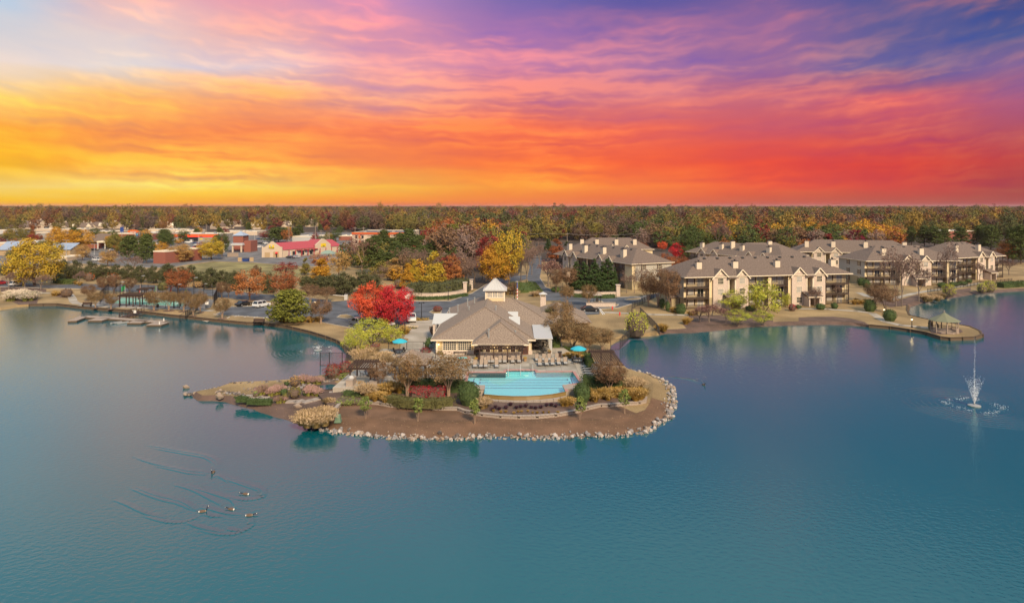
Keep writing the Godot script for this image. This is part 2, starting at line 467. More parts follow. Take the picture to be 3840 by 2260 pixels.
func make_pavements() -> void:
	# woods floor and shopping district
	sheet("woodland_floor", [W(-5000, 640), W(-300, 640), W(-60, 360), W(-45, 232), W(0, 200), W(5, 300), W(60, 345), W(120, 285), W(150, 300), W(900, 330), W(6000, 700), W(6000, 9000), W(-6000, 9000)], 0.006, "forest_floor", "leaf-strewn floor of the autumn woods")
	px_sheet("shopping_pavement", 30, [-500, 1005, 0, 1004, 250, 985, 560, 1003, 640, 1003, 705, 990, 800, 979, 950, 984, 1110, 996, 1200, 1000, 1400, 965, 1420, 905, 1330, 872, -700, 865], 0.012, "old_asphalt", "grey parking lots and streets between the shops")
	px_sheet("field_grass", 30, [695, 996, 800, 981, 950, 986, 1120, 997, 1130, 1038, 735, 1040], 0.018, "green_grass", "olive green field behind the hedge trees")
	# roads
	px_sheet("road", 30, [-300, 1046, 0, 1050, 162, 1068, 307, 1065, 453, 1067, 640, 1069, 762, 1083, 891, 1093, 1018, 1106, 1150, 1115, 1240, 1127, 1250, 1150, 1150, 1139, 1018, 1130, 891, 1122, 762, 1107, 640, 1098, 453, 1093, 307, 1083, 162, 1081, 0, 1076, -300, 1078], 0.02, "asphalt", "asphalt street running behind the tennis court")
	px_sheet("parking_lot", 30, [807, 1180, 869, 1150, 1040, 1146, 1150, 1141, 1250, 1130, 1330, 1125, 1530, 1130, 1700, 1130, 1712, 1155, 1665, 1195, 1640, 1210, 1560, 1207, 1545, 1226, 1350, 1240, 1310, 1229, 1205, 1209, 1175, 1201, 1080, 1196, 1040, 1195], 0.028, "asphalt", "dark blue-grey parking court beside the clubhouse")
	px_sheet("entrance_road", 30, [1560, 1131, 1690, 1129, 1772, 1100, 1826, 1066, 1880, 1046, 1940, 1034, 1976, 1030, 1976, 1047, 1930, 1056, 1880, 1076, 1845, 1100, 1840, 1135, 1700, 1156], 0.036, "asphalt", "curving drive between the brick wall and the clubhouse")
	px_sheet("boulevard", 30, [1976, 962, 2030, 960, 2032, 1003, 2024, 1041, 2046, 1077, 2101, 1099, 2156, 1110, 2285, 1115, 2402, 1112, 2480, 1096, 2484, 1108, 2409, 1128, 2318, 1154, 2247, 1158, 2249, 1178, 2176, 1182, 2140, 1146, 2124, 1141, 2101, 1127, 2030, 1128, 2046, 1106, 2001, 1083, 1976, 1044, 1986, 1004], 0.044, "asphalt", "wet-looking asphalt drive winding back between the trees")
	kerb(30, [807, 1180, 869, 1150, 1040, 1146, 1150, 1140])
	kerb(30, [807, 1180, 1040, 1195, 1175, 1201, 1205, 1209, 1310, 1229, 1350, 1240])
	kerb(30, [1530, 1129, 1690, 1128, 1772, 1099, 1826, 1065, 1880, 1045])
	kerb(30, [2024, 1041, 2046, 1077, 2101, 1099, 2156, 1110, 2285, 1115, 2402, 1112])
	kerb(30, [2409, 1129, 2318, 1155, 2247, 1159])
	kerb(30, [-300, 1078, 0, 1076, 162, 1081, 307, 1083])
	# bay markings
	var mk := MB.new()
	for a in [[860, 1188, 848, 1194], [895, 1183, 878, 1188], [930, 1185, 914, 1190], [965, 1187, 950, 1192], [1005, 1187, 986, 1194], [935, 1142, 921, 1149], [1003, 1147, 990, 1152], [966, 1150, 955, 1155], [2183, 1172, 2244, 1173], [2247, 1160, 2262, 1180], [2251, 1159, 2268, 1178]]:
		strip([q(30, a[0], a[1]), q(30, a[2], a[3])], 0.22, 0.052, mk)
	struct("bay_marking", mk, M.white_paint, "white lines of the parking bays")
	# traffic islands
	for a in [[30, [1262, 1190, 1275, 1182, 1300, 1180, 1322, 1186, 1335, 1192, 1300, 1196]], [30, [1608, 1172, 1622, 1164, 1645, 1160, 1656, 1164, 1655, 1178, 1630, 1182]], [30, [2216, 1134, 2230, 1130, 2258, 1130, 2264, 1134, 2240, 1137]], [30, [2226, 1146, 2300, 1140, 2322, 1142, 2318, 1147, 2290, 1152, 2226, 1151]], [30, [2340, 1124, 2370, 1120, 2404, 1118, 2404, 1123, 2350, 1127]]]:
		var l := []
		for i in range(0, a[1].size(), 2):
			var p := q(a[0], a[1][i], a[1][i + 1])
			l.append(Vector2(p.x, p.z))
		var b := MB.new(); b.prism(l, 0.0, 0.17)
		struct("traffic_island", b, M.concrete, "concrete kerbed island in the asphalt")
		var g := MB.new(); g.poly(Geometry2D.offset_polygon(PackedVector2Array(l), -0.3)[0], 0.185)
		struct("island_grass", g, M.dry_grass)
	# concrete aprons and walks
	var walk := MB.new()
	var wa := [q(30, 1530, 1290, 0.0), q(30, 1560, 1240), q(30, 1595, 1198)]
	walk.poly([Vector2(-20.5, -113.0), Vector2(-15.0, -113.0), Vector2(-15.6, -152), Vector2(-24, -152)], 0.03)
	struct("walkway", walk, M.concrete, "pale concrete walk up to the clubhouse side door")
	for a in [[1, [770, 1105, 800, 1125, 832, 1165, 845, 1205, 880, 1228, 980, 1240, 1150, 1252]], [1, [380, 1105, 580, 1108, 770, 1105]], [25, [0, 560, 280, 580, 640, 590, 1050, 608, 1400, 612, 1780, 622, 1985, 640, 2200, 655]], [6, [0, 1105, 280, 1110, 560, 1128, 720, 1150, 800, 1200, 860, 1235, 1000, 1268, 1180, 1285, 1330, 1300]], [12, [260, 255, 620, 272, 900, 285, 1200, 290, 1390, 292]], [6, [590, 945, 680, 985, 900, 1020, 1000, 985, 1150, 950, 1300, 925, 1500, 900, 1800, 850]]]:
		var l := []
		for i in range(0, a[1].size(), 2): l.append(q(a[0], a[1][i], a[1][i + 1]))
		var b := MB.new(); strip(l, 2.0, 0.024, b)
		struct("footpath", b, M.concrete, "narrow concrete footpath across the dry lawn")
	# ramp of concrete down to the lake from the parking lot
	var rp := MB.new()
	rp.quad(q(30, 800, 1176) + Vector3(0, 0.03, 0), q(30, 818, 1183) + Vector3(0, 0.03, 0), q(30, 776, 1208, WL) + Vector3(0, 0.05, 0), q(30, 757, 1203, WL) + Vector3(0, 0.05, 0))
	struct("boat_ramp", rp, M.concrete, "pale concrete ramp running down into the lake")
	# tennis court
	px_sheet("court_apron", 25, [250, 545, 420, 415, 2120, 450, 2260, 470, 2200, 600, 1985, 640, 1000, 610, 300, 560], 0.02, "old_asphalt", "grey apron round the tennis court")
	mat("court_green", lin(0.16, 0.36, 0.28), 0.85)
	px_sheet("tennis_court", 25, [548, 522, 700, 436, 1800, 470, 1760, 582, 1000, 545], 0.028, "court_green", "green tennis court surface with white lines")
	var cl := MB.new()
	for a in [[550, 520, 690, 450], [875, 522, 1040, 450], [690, 452, 1780, 490], [1590, 556, 1660, 515], [640, 482, 1700, 525]]:
		strip([q(25, a[0], a[1]), q(25, a[2], a[3])], 0.14, 0.036, cl)
	struct("court_line", cl, M.white_paint, "white lines of the tennis court")
	# planting beds on the flat land
	px_sheet("planting_bed", 1, [0, 1035, 140, 1035, 340, 1040, 530, 1065, 530, 1095, 380, 1108, 170, 1100, 0, 1092], 0.014, "dark_mulch", "bed of bark under the bare trees by the street")
	px_sheet("planting_bed", 1, [80, 1130, 250, 1085, 395, 1120, 435, 1190, 420, 1235, 350, 1258, 250, 1262, 130, 1205], 0.014, "dark_mulch", "bed of bark round the white plumed grasses")
	px_sheet("planting_bed", 1, [585, 1120, 660, 1085, 740, 1080, 810, 1150, 780, 1165, 650, 1150], 0.014, "dark_mulch", "bed of bark round the tan bush by the path")
	px_sheet("planting_bed", 12, [1390, 300, 1700, 295, 2100, 285, 2520, 300, 2520, 452, 2200, 462, 1900, 485, 1500, 520, 1380, 500, 1300, 420], 0.014, "dark_mulch", "dark bark slope below the apartment terrace")
	px_sheet("planting_bed", 6, [-10, 1192, 100, 1186, 330, 1182, 500, 1200, 640, 1235, 700, 1272, 600, 1280, 300, 1266, -10, 1270], 0.016, "dark_mulch", "purple-brown bark bed on the lake bank")
	px_sheet("planting_bed", 6, [1290, 1325, 1330, 1300, 1500, 1295, 1600, 1310, 1625, 1335, 1560, 1358, 1400, 1360, 1310, 1350], 0.014, "dark_mulch", "bark bed round the gazebo")
	px_sheet("planting_bed", 6, [700, 1010, 950, 1030, 1180, 960, 1420, 940, 1700, 895, 1700, 930, 1480, 985, 1330, 1020, 1100, 1070, 900, 1090], 0.014, "dark_mulch", "bark bed under the tall bare trees")
	for a in [[25, 255, 607, 44], [25, 515, 625, 54], [25, 1240, 652, 74], [25, 1492, 655, 92], [25, 1735, 665, 76], [25, 2030, 683, 60], [25, 1905, 742, 60], [25, 2395, 785, 80], [25, 125, 483, 60], [25, 195, 525, 40], [2, 1040, 1195, 55]]:
		var p := q(a[0], a[1], a[2]); var r: float = a[3] * mpp(a[0], p)
		var b := MB.new(); b.lathe(p + Vector3(0, 0.02, 0), [[r, 0.0], [r * 0.9, 0.06], [0.02, 0.1]], 14)
		struct("mulch_ring", b, M.dark_mulch, "round ring of bark at the foot of a tree")

# ------------------------------------------------------------------ trees
func leaf(b: MB, p: Vector3, s: float, r: RandomNumberGenerator, out: Vector3, long := 1.0) -> void:
	var n := (out + Vector3(r.randfn(), r.randfn(), r.randfn()) * 0.7).normalized()
	var t := Vector3(r.randfn(), r.randfn(), r.randfn()).cross(n).normalized()
	var u := n.cross(t)
	var a := s * r.randf_range(0.6, 1.3)
	b.quad(p - t * a * 0.5 * long, p + u * a * 0.36, p + t * a * 0.5 * long, p - u * a * 0.36)

func profile(shape: String, t: float) -> float:
	match shape:
		"oval": return pow(maxf(0.0, sin(PI * pow(t, 0.8) * 0.96 + 0.1)), 0.6)
		"cone": return pow(1.0 - t, 0.75) * minf(1.0, 0.55 + t * 4.0)
		"vase": return minf(0.5 + t * 1.5, 1.0) * sqrt(maxf(0.0, 1.0 - pow(maxf(0.0, t - 0.45) / 0.56, 2.2)))
		"dome": return sqrt(maxf(0.0, 1.0 - pow(t, 2.4)))
	return sqrt(maxf(0.0, 1.0 - pow(absf(2.0 * t - 0.9) / 1.1, 2.3)))

# crown between heights y0 and y1 (tree height 1 unit = h metres), width w
func grow(sd: int, shape: String, h: float, w: float, base: float, clumps: int, per: int, size: float, spread := 1.0, hue := 0.12, trunk_r := 0.02, stems := 1, long := 1.0, vary := 1.0) -> Dictionary:
	var r := RandomNumberGenerator.new(); r.seed = sd
	var cr := MB.new(); cr.tint = true
	var tr := MB.new()
	var y0 := h * base
	var centres := []
	for i in clumps:
		var t := 0.0; var pr := 0.0
		while true:
			t = r.randf(); pr = profile(shape, t)
			if r.randf() < pr * pr + 0.08: break
		var a := r.randf() * TAU
		var rad := pr * w * 0.5 * sqrt(r.randf_range(0.12, 1.0)) * 0.9
		centres.append(Vector3(cos(a) * rad, y0 + (h - y0) * (t * 0.94 + 0.02), sin(a) * rad))
	var rc := w * 0.5 * pow(1.0 / clumps, 0.333) * 1.15 * spread
	var mid := Vector3(0, y0 + (h - y0) * 0.4, 0)
	for c in centres:
		var v := 1.0 + r.randf_range(-0.28, 0.28) * vary
		var hs := r.randf_range(-hue, hue)
		var rr := rc * r.randf_range(0.7, 1.3)
		var out: Vector3 = (c - mid).normalized()
		for j in per:
			var d := Vector3(r.randfn(), r.randfn() * 0.8, r.randfn()).normalized() * rr * pow(r.randf(), 0.45)
			var l := v * (1.0 + r.randf_range(-0.25, 0.25) * vary)
			cr.col = Color(l * (1.0 + hs), l, l * (1.0 - hs * 0.5))
			leaf(cr, c + d, size, r, (out + d.normalized() * 0.8 + Vector3(0, 0.35, 0)).normalized(), long)
	# trunk and limbs
	var tr0 := h * trunk_r
	var fork := y0 + (h - y0) * (0.12 if stems == 1 else -0.35)
	for s in stems:
		var a := TAU * s / stems + r.randf()
		var foot := Vector3(cos(a), 0, sin(a)) * (0.0 if stems == 1 else tr0 * 2.0)
		var top := Vector3(r.randfn() * 0.02 * h, y0 + (h - y0) * 0.55, r.randfn() * 0.02 * h) if stems == 1 else Vector3(cos(a) * w * 0.26, y0 + (h - y0) * 0.45, sin(a) * w * 0.26)
		var knee: Vector3 = foot.lerp(top, 0.45) + Vector3(r.randfn(), 0, r.randfn()) * tr0 * 0.5
		if stems > 1: knee = Vector3(foot.x * 1.4, y0 * 0.55, foot.z * 1.4)
		tr.tube(foot, knee, tr0 * 1.15, tr0 * 0.8, 6, false); tr.tube(knee, top, tr0 * 0.8, tr0 * 0.35, 6, false)
	for i in mini(centres.size(), 16):
		var c: Vector3 = centres[i]
		var root := Vector3(0, lerpf(maxf(fork, h * 0.05), maxf(c.y - h * 0.12, fork), 0.6), 0)
		if stems > 1: root = Vector3(c.x * 0.3, lerpf(y0 * 0.9, c.y, 0.3), c.z * 0.3)
		tr.tube(root, c, tr0 * 0.38, tr0 * 0.08, 4, false)
	return {"crown": cr.mesh(), "trunk": tr.mesh(), "h": h, "w": w}

func twigs(sd: int, h: float, w: float, first: float, depth: int, trunk_r := 0.022, fine := 0.05, lean := 0.55, fuzz := 3) -> Dictionary:
	var r := RandomNumberGenerator.new(); r.seed = sd
	var tr := MB.new(); var cr := MB.new(); cr.tint = true
	var stack := [[Vector3.ZERO, Vector3(r.randfn() * 0.04, 1, r.randfn() * 0.04).normalized(), h * first, h * trunk_r, 0]]
	var reach := 0.01; var top := 0.01
	while stack:
		var s: Array = stack.pop_back()
		var a: Vector3 = s[0]; var d: Vector3 = s[1]; var L: float = s[2]; var rad: float = s[3]; var lv: int = s[4]
		var b := a + d * L
		if lv < 4: tr.tube(a, b, rad, rad * 0.68, 5 if lv < 2 else 3, false)
		reach = maxf(reach, Vector2(b.x, b.z).length()); top = maxf(top, b.y)
		if lv >= depth:
			for i in fuzz:
				cr.col = Color.WHITE * r.randf_range(0.7, 1.3)
				var e := b + (d + Vector3(r.randfn(), r.randfn() * 0.7 + 0.2, r.randfn()) * 0.55).normalized() * L * r.randf_range(0.5, 1.2)
				var o := Vector3(r.randfn(), r.randfn(), r.randfn()).cross(e - b).normalized() * fine * 0.5
				cr.tri(b - o, b + o, e)
			continue
		if lv >= 3:
			cr.col = Color.WHITE * r.randf_range(0.7, 1.2)
			var o := Vector3(r.randfn(), r.randfn(), r.randfn()).cross(d).normalized() * maxf(rad, fine * 0.6)
			cr.quad(a - o, a + o, b + o * 0.6, b - o * 0.6)
		var kids := 3 if lv < 2 else r.randi_range(2, 3)
		var spin := r.randf() * TAU
		for i in kids:
			var az := spin + TAU * i / kids + r.randf_range(-0.4, 0.4)
			var side := Vector3(cos(az), 0, sin(az))
			var dir := (d + (side - d * side.dot(d)).normalized() * lean * r.randf_range(0.6, 1.35) + Vector3(0, 0.1, 0)).normalized()
			var start := a.lerp(b, 1.0 if i == 0 else r.randf_range(0.7, 1.0))
			stack.append([start, dir, L * r.randf_range(0.62, 0.85), rad * (0.7 if i == 0 else 0.55), lv + 1])
	return {"crown": cr.mesh(), "trunk": tr.mesh(), "h": top, "w": reach * 2.0}

func pine(sd: int, h: float, w: float, base: float, clumps: int, per: int) -> Dictionary:
	var r := RandomNumberGenerator.new(); r.seed = sd
	var cr := MB.new(); cr.tint = true
	var tr := MB.new()
	var sway := Vector3(r.randfn() * 0.02 * h, h * 0.97, r.randfn() * 0.02 * h)
	tr.tube(Vector3.ZERO, sway * 0.6, h * 0.016, h * 0.011, 6, false); tr.tube(sway * 0.6, sway, h * 0.011, h * 0.004, 6, false)
	for i in clumps:
		var t := pow(float(i) / (clumps - 1), 0.85)
		var pr := pow(1.0 - t, 0.6) * minf(1.0, 0.6 + t * 2.5) + 0.1
		var a := i * 2.4 + r.randf()
		var rad := pr * w * 0.5 * r.randf_range(0.35, 0.85)
		var c := Vector3(cos(a) * rad, h * lerpf(base, 0.98, t), sin(a) * rad) + sway * 0.0
		tr.tube(Vector3(0, c.y - rad * 0.25, 0), c, h * 0.005, h * 0.002, 4, false)
		var v := r.randf_range(0.7, 1.3)
		var rr := w * r.randf_range(0.15, 0.24)
		for j in per:
			var d := Vector3(r.randfn(), r.randfn() * 0.5, r.randfn()).normalized() * rr * pow(r.randf(), 0.4)
			d.y *= 0.65
			var l := v * r.randf_range(0.7, 1.3)
			cr.col = Color(l, l, l * 0.9)
			leaf(cr, c + d, 0.42, r, (d.normalized() + Vector3(0, 0.6, 0)).normalized(), 1.5)
	return {"crown": cr.mesh(), "trunk": tr.mesh(), "h": h, "w": w}

func make_tree_kinds() -> void:
	for a in [["rust", 0.255, 0.085, 0.032], ["copper", 0.33, 0.125, 0.04], ["gold", 0.43, 0.225, 0.025], ["yellow", 0.40, 0.275, 0.03], ["tan_leaf", 0.36, 0.22, 0.075], ["olive", 0.17, 0.14, 0.03], ["lime", 0.33, 0.33, 0.045],
			["crimson", 0.44, 0.028, 0.035], ["scarlet", 0.52, 0.085, 0.035], ["maroon", 0.20, 0.035, 0.028], ["burgundy", 0.15, 0.015, 0.03], ["leaf_brown", 0.165, 0.098, 0.055], ["myrtle_brown", 0.185, 0.118, 0.055], ["twig", 0.20, 0.135, 0.11], ["twig_pink", 0.22, 0.125, 0.105],
			["pine_green", 0.07, 0.092, 0.026], ["bright_pine", 0.155, 0.16, 0.028], ["holly", 0.08, 0.083, 0.036], ["cypress", 0.05, 0.082, 0.026], ["leaf_green", 0.065, 0.09, 0.025], ["box_green", 0.05, 0.075, 0.025], ["fresh_green", 0.16, 0.195, 0.05], ["hedge_brown", 0.09, 0.085, 0.03], ["berry_red", 0.27, 0.022, 0.035]]:
		leaf_mat(a[0], lin(a[1] * 1.3, a[2] * 1.3, a[3] * 1.3))
	for a in [["bark", 0.13, 0.09, 0.065], ["pale_bark", 0.36, 0.25, 0.17], ["grey_bark", 0.20, 0.155, 0.125]]:
		grain_mat(a[0], 40, lin(a[1] * 0.7, a[2] * 0.7, a[3] * 0.7), lin(a[1] * 1.25, a[2] * 1.25, a[3] * 1.25), Vector3.ONE * 0.8)
	G.round = [grow(101, "round", 11, 9, 0.16, 90, 55, 0.34), grow(102, "round", 11, 9, 0.18, 80, 60, 0.34), grow(103, "oval", 12, 8.5, 0.14, 95, 55, 0.34)]
	G.maple = [grow(111, "oval", 11.5, 11, 0.1, 170, 70, 0.3, 1.0, 0.16), grow(112, "round", 11, 10, 0.12, 160, 70, 0.3, 1.0, 0.16)]
	G.loose = [grow(121, "round", 12, 9, 0.2, 60, 45, 0.4, 0.85), grow(122, "oval", 14, 8, 0.14, 60, 45, 0.4, 0.85), grow(123, "vase", 12, 10, 0.25, 60, 45, 0.4, 0.9)]
	G.myrtle = [grow(131, "vase", 5.4, 5.2, 0.36, 80, 70, 0.11, 0.95, 0.14, 0.013, 5, 2.2), grow(132, "vase", 5.4, 5.0, 0.38, 80, 70, 0.11, 0.95, 0.14, 0.013, 6, 2.2)]
	G.narrow = [grow(141, "cone", 13, 7, 0.08, 110, 50, 0.36, 0.95), grow(142, "oval", 13, 6.6, 0.08, 110, 50, 0.36, 0.95)]
	G.cypress = [grow(151, "cone", 10, 5, 0.02, 130, 60, 0.3, 0.85, 0.08), grow(152, "cone", 10, 5.2, 0.02, 130, 60, 0.3, 0.85, 0.08)]
	G.holly = [grow(161, "oval", 7, 5.4, 0.03, 110, 55, 0.27, 1.0, 0.12), grow(162, "oval", 7, 5.6, 0.03, 110, 55, 0.27, 1.0, 0.12), grow(163, "dome", 6.5, 5.6, 0.03, 100, 55, 0.27, 1.0, 0.12)]
	G.willow = [grow(171, "vase", 8, 8, 0.22, 45, 65, 0.22, 0.85, 0.14, 0.016, 3, 1.6), grow(172, "round", 7, 7, 0.1, 45, 60, 0.22, 0.85, 0.14, 0.016, 3, 1.6)]
	G.pine = [pine(181, 17, 7, 0.3, 34, 110), pine(182, 16, 7.5, 0.36, 30, 120), pine(183, 18, 6.5, 0.45, 26, 120)]
	G.fullpine = [pine(184, 11, 9, 0.16, 46, 110)]
	G.midpine = [pine(185, 14, 8, 0.14, 42, 110), pine(186, 14, 7.5, 0.2, 38, 110)]
	G.bare = [twigs(191, 13, 9, 0.22, 6, 0.016, 0.11, 0.55, 6), twigs(192, 13, 9, 0.25, 6, 0.016, 0.11, 0.5, 6), twigs(193, 13, 9, 0.2, 6, 0.018, 0.11, 0.62, 6)]
	G.barevase = [twigs(195, 6, 6, 0.16, 6, 0.018, 0.075, 0.6, 6)]
	G.young = [grow(197, "oval", 2.6, 1.0, 0.34, 44, 20, 0.13, 0.9, 0.1, 0.008, 3)]
	# far woods
	G.far_round = [grow(201, "round", 14, 11, 0.12, 54, 16, 0.95, 1.0, 0.05, 0.02, 1, 1.0, 0.5), grow(202, "dome", 14, 12, 0.2, 54, 16, 0.95, 1.0, 0.05, 0.02, 1, 1.0, 0.5), grow(203, "oval", 16, 10, 0.12, 54, 16, 0.95, 1.0, 0.05, 0.02, 1, 1.0, 0.5)]
	G.far_bare = [grow(204, "round", 14, 11, 0.2, 56, 18, 0.7, 1.1, 0.04, 0.016, 1, 1.8, 0.5), grow(205, "dome", 13, 12, 0.2, 56, 18, 0.7, 1.1, 0.04, 0.016, 1, 1.8, 0.5)]
	G.far_pine = [grow(206, "cone", 17, 8, 0.15, 44, 16, 0.8, 1.0, 0.04, 0.02, 1, 1.0, 0.5)]

func tree(n: String, kind: String, m: String, at: Vector3, h: float, w: float, label: String, group := "", bark := "bark", cat := "tree") -> Node3D:
	var l: Array = G[kind]
	var d: Dictionary = l[rng.randi() % l.size()]
	var t := thing(n, label, cat, at, rng.randf() * TAU, group)
	part(t, "crown", d.crown, M[m])
	part(t, "trunk", d.trunk, M[bark])
	t.scale = Vector3(w / d.w, h / d.h, w / d.w)
	return t

func trees(n: String, kind: String, m: String, k: int, list: Array, label: String, group := "", bark := "bark", y := 0.0) -> void:
	for a in list:   # [x, foot y, top y, width] in view k
		var p := q(k, a[0], a[1], y)
		var s := mpp(k, p)
		_litter(p, a[3] * s * 0.75, M[m].albedo_color)
		var edge := cos(atan(absf(p.x / p.z)))   # a wide lens stretches round things towards its edges
		tree(n, kind, m, p, (a[1] - a[2]) * s, a[3] * s * 1.22 * lerpf(1.0, edge, 0.8), label, group, bark)

func make_trees() -> void:
	# beside the pool and the clubhouse
	trees("crape_myrtle", "myrtle", "myrtle_brown", 7, [[950, 975, 515, 350]], "brown crape myrtle beside the cabana", "", "pale_bark", BED)
	trees("crape_myrtle", "myrtle", "myrtle_brown", 7, [[1400, 975, 510, 450]], "widest brown crape myrtle, in front of the pool corner", "", "pale_bark", BED)
	trees("crape_myrtle", "myrtle", "leaf_brown", 7, [[655, 900, 590, 230]], "thin reddish crape myrtle in front of the small pergola", "", "pale_bark", BED)
	trees("crape_myrtle", "myrtle", "leaf_brown", 8, [[1705, 935, 595, 340]], "brown crape myrtle in front of the long pergola", "", "pale_bark", BED)
	trees("crape_myrtle", "myrtle", "myrtle_brown", 8, [[1160, 440, 60, 300], [1300, 490, 130, 370], [1460, 515, 200, 280], [1625, 480, 235, 240], [1180, 330, -70, 260]], "brown crape myrtle in the row along the clubhouse patio", "crape myrtles along the patio", "pale_bark")
	trees("evergreen_tree", "holly", "holly", 8, [[1055, 330, -20, 190]], "dark leafy evergreen at the clubhouse patio corner")
	trees("red_maple", "maple", "scarlet", 3, [[640, 1460, 965, 520]], "coral orange maple, taller half of the bright red pair")
	trees("red_maple", "maple", "crimson", 3, [[860, 1490, 1010, 420]], "crimson maple beside the coral orange one")
	trees("willow_tree", "willow", "lime", 7, [[560, 395, 110, 420], [390, 560, 215, 280]], "loose yellow-green willow on the lake bank below the red maple", "willows by the red maple")
	trees("willow_tree", "willow", "lime", 7, [[800, 400, 200, 220]], "small yellow-green willow by the path gate")
	trees("pine_tree", "fullpine", "bright_pine", 2, [[1500, 1460, 1075, 460]], "broad bright green pine at the parking lot edge")
	# tennis court and lake walk
	trees("crape_myrtle", "myrtle", "myrtle_brown", 25, [[255, 605, 325, 250], [515, 625, 355, 220], [1240, 650, 310, 300], [1492, 652, 300, 280], [1745, 663, 305, 260], [1905, 742, 395, 230], [2025, 682, 325, 220], [2395, 785, 440, 270]], "small brown crape myrtle on the lawn between tennis court and lake", "crape myrtles on the lake lawn", "pale_bark")
	trees("crape_myrtle", "myrtle", "leaf_brown", 25, [[140, 480, 205, 240], [380, 370, 75, 210], [565, 365, 55, 240], [830, 365, 95, 220], [2385, 445, 155, 180], [2500, 430, 190, 130]], "brown crape myrtle behind the tennis court fence", "crape myrtles behind the court")
	trees("crape_myrtle", "myrtle", "leaf_brown", 2, [[1740, 1230, 1000, 190], [1860, 1458, 1180, 230], [1930, 1210, 1030, 190]], "grey-brown crape myrtle beside the bright pine", "crape myrtles by the parking lot", "pale_bark")
	trees("shade_tree", "round", "rust", 2, [[205, 1110, 815, 300]], "rust red round tree behind the tennis court flags")
	trees("shade_tree", "round", "copper", 2, [[1035, 1195, 825, 340]], "copper orange round tree above the black and white cars")
	trees("shade_tree", "round", "rust", 2, [[1430, 1160, 855, 310]], "rust brown round tree behind the bright pine")
	trees("shade_tree", "loose", "maroon", 2, [[1465, 935, 735, 250]], "maroon brown tree at the edge of the olive field")
	trees("shade_tree", "narrow", "leaf_brown", 2, [[1115, 905, 775, 120]], "thin brown tree behind the copper orange one")
	trees("shade_tree", "maple", "yellow", 1, [[395, 1025, 470, 620]], "large yellow-green spreading tree beside the street")
	trees("bare_tree", "barevase", "twig", 1, [[95, 1060, 870, 170], [280, 1045, 890, 180], [465, 1070, 900, 230], [910, 1020, 855, 150]], "small bare grey tree by the street", "bare trees by the street", "grey_bark")
	# hedge row of hollies
	trees("holly_tree", "holly", "holly", 1, [[720, 945, 705, 190], [880, 940, 715, 160], [1050, 950, 725, 170], [1190, 945, 765, 150], [1340, 950, 765, 160], [1480, 945, 770, 150], [1625, 990, 775, 160], [1770, 1000, 780, 160], [1925, 1000, 765, 160], [60, 900, 760, 160]], "dark olive holly in the row behind the street", "holly row behind the street")
	trees("holly_tree", "holly", "holly", 2, [[90, 1010, 755, 200], [240, 985, 790, 160], [365, 975, 775, 140], [585, 1050, 805, 180], [730, 1015, 830, 160], [855, 1080, 838, 160], [1255, 1105, 865, 160], [1700, 1060, 905, 160], [1850, 1050, 895, 190], [480, 1010, 850, 120]], "dark olive holly in the row behind the street", "holly row behind the street")
	trees("holly_tree", "holly", "holly", 3, [[150, 1110, 880, 200], [280, 1130, 850, 240], [480, 1110, 830, 230], [60, 1080, 900, 190], [620, 1080, 880, 180]], "dark olive holly in the row behind the street", "holly row behind the street")
	trees("bare_tree", "bare", "twig", 1, [[1540, 910, 620, 330], [1280, 800, 640, 200]], "bare brown tree rising behind the holly row", "bare trees behind the holly row", "grey_bark")
	trees("golden_tree", "round", "tan_leaf", 1, [[1245, 800, 605, 210], [950, 730, 540, 165]], "tan-gold tree between holly row and parked cars", "tan trees by the shops")
	# among the shops
	trees("golden_tree", "round", "gold", 1, [[640, 600, 350, 210], [770, 620, 360, 280], [920, 620, 365, 300], [1680, 500, 365, 150], [1320, 600, 420, 190]], "golden yellow tree beside the flat-roofed shops", "golden trees by the shops")
	trees("golden_tree", "round", "olive", 1, [[170, 510, 340, 210], [310, 510, 355, 190], [60, 510, 410, 160]], "olive yellow tree behind the white flat roof", "olive trees behind the white roof")
	trees("golden_tree", "narrow", "rust", 1, [[370, 510, 320, 90], [445, 510, 415, 80]], "narrow rust cypress behind the white flat roof", "rust cypresses")
	trees("pine_tree", "fullpine", "pine_green", 1, [[1690, 760, 430, 220], [1500, 720, 445, 260], [1900, 560, 370, 190]], "green pine in front of the brick store", "pines by the brick store")
	trees("golden_tree", "round", "olive", 1, [[1340, 640, 425, 230]], "olive green tree beside the blue shop sign")
	trees("golden_tree", "maple", "yellow", 2, [[590, 720, 445, 280]], "bright yellow round tree on the shop lawn island")
	trees("golden_tree", "maple", "tan_leaf", 2, [[235, 745, 535, 280]], "olive tan spreading tree beside the brick side wall")
	trees("golden_tree", "round", "leaf_green", 2, [[715, 690, 390, 160], [85, 600, 370, 170], [640, 670, 500, 120]], "dark green tree behind the bright yellow one", "green trees on the shop islands")
	trees("golden_tree", "round", "gold", 2, [[445, 430, 338, 90], [215, 540, 470, 100]], "small golden tree in front of the orange-striped store", "small golden trees by the store")
	trees("pine_tree", "fullpine", "pine_green", 2, [[1370, 520, 345, 300]], "broad dark green tree behind the red-roofed building")
	trees("golden_tree", "round", "maroon", 2, [[1215, 480, 390, 140], [1300, 400, 325, 90]], "maroon tree among the shops", "maroon trees among the shops")
	trees("golden_tree", "narrow", "olive", 2, [[1680, 895, 690, 130]], "narrow olive tree beside the maroon brown one")
	trees("golden_tree", "loose", "copper", 2, [[1830, 830, 645, 210]], "copper olive tree below the red-roofed building")
	trees("golden_tree", "narrow", "gold", 2, [[1870, 990, 695, 270]], "orange-gold tree behind the grey crape myrtles")
	# woods behind the court
	trees("golden_tree", "narrow", "gold", 3, [[30, 985, 690, 160]], "gold tree at the start of the woods")
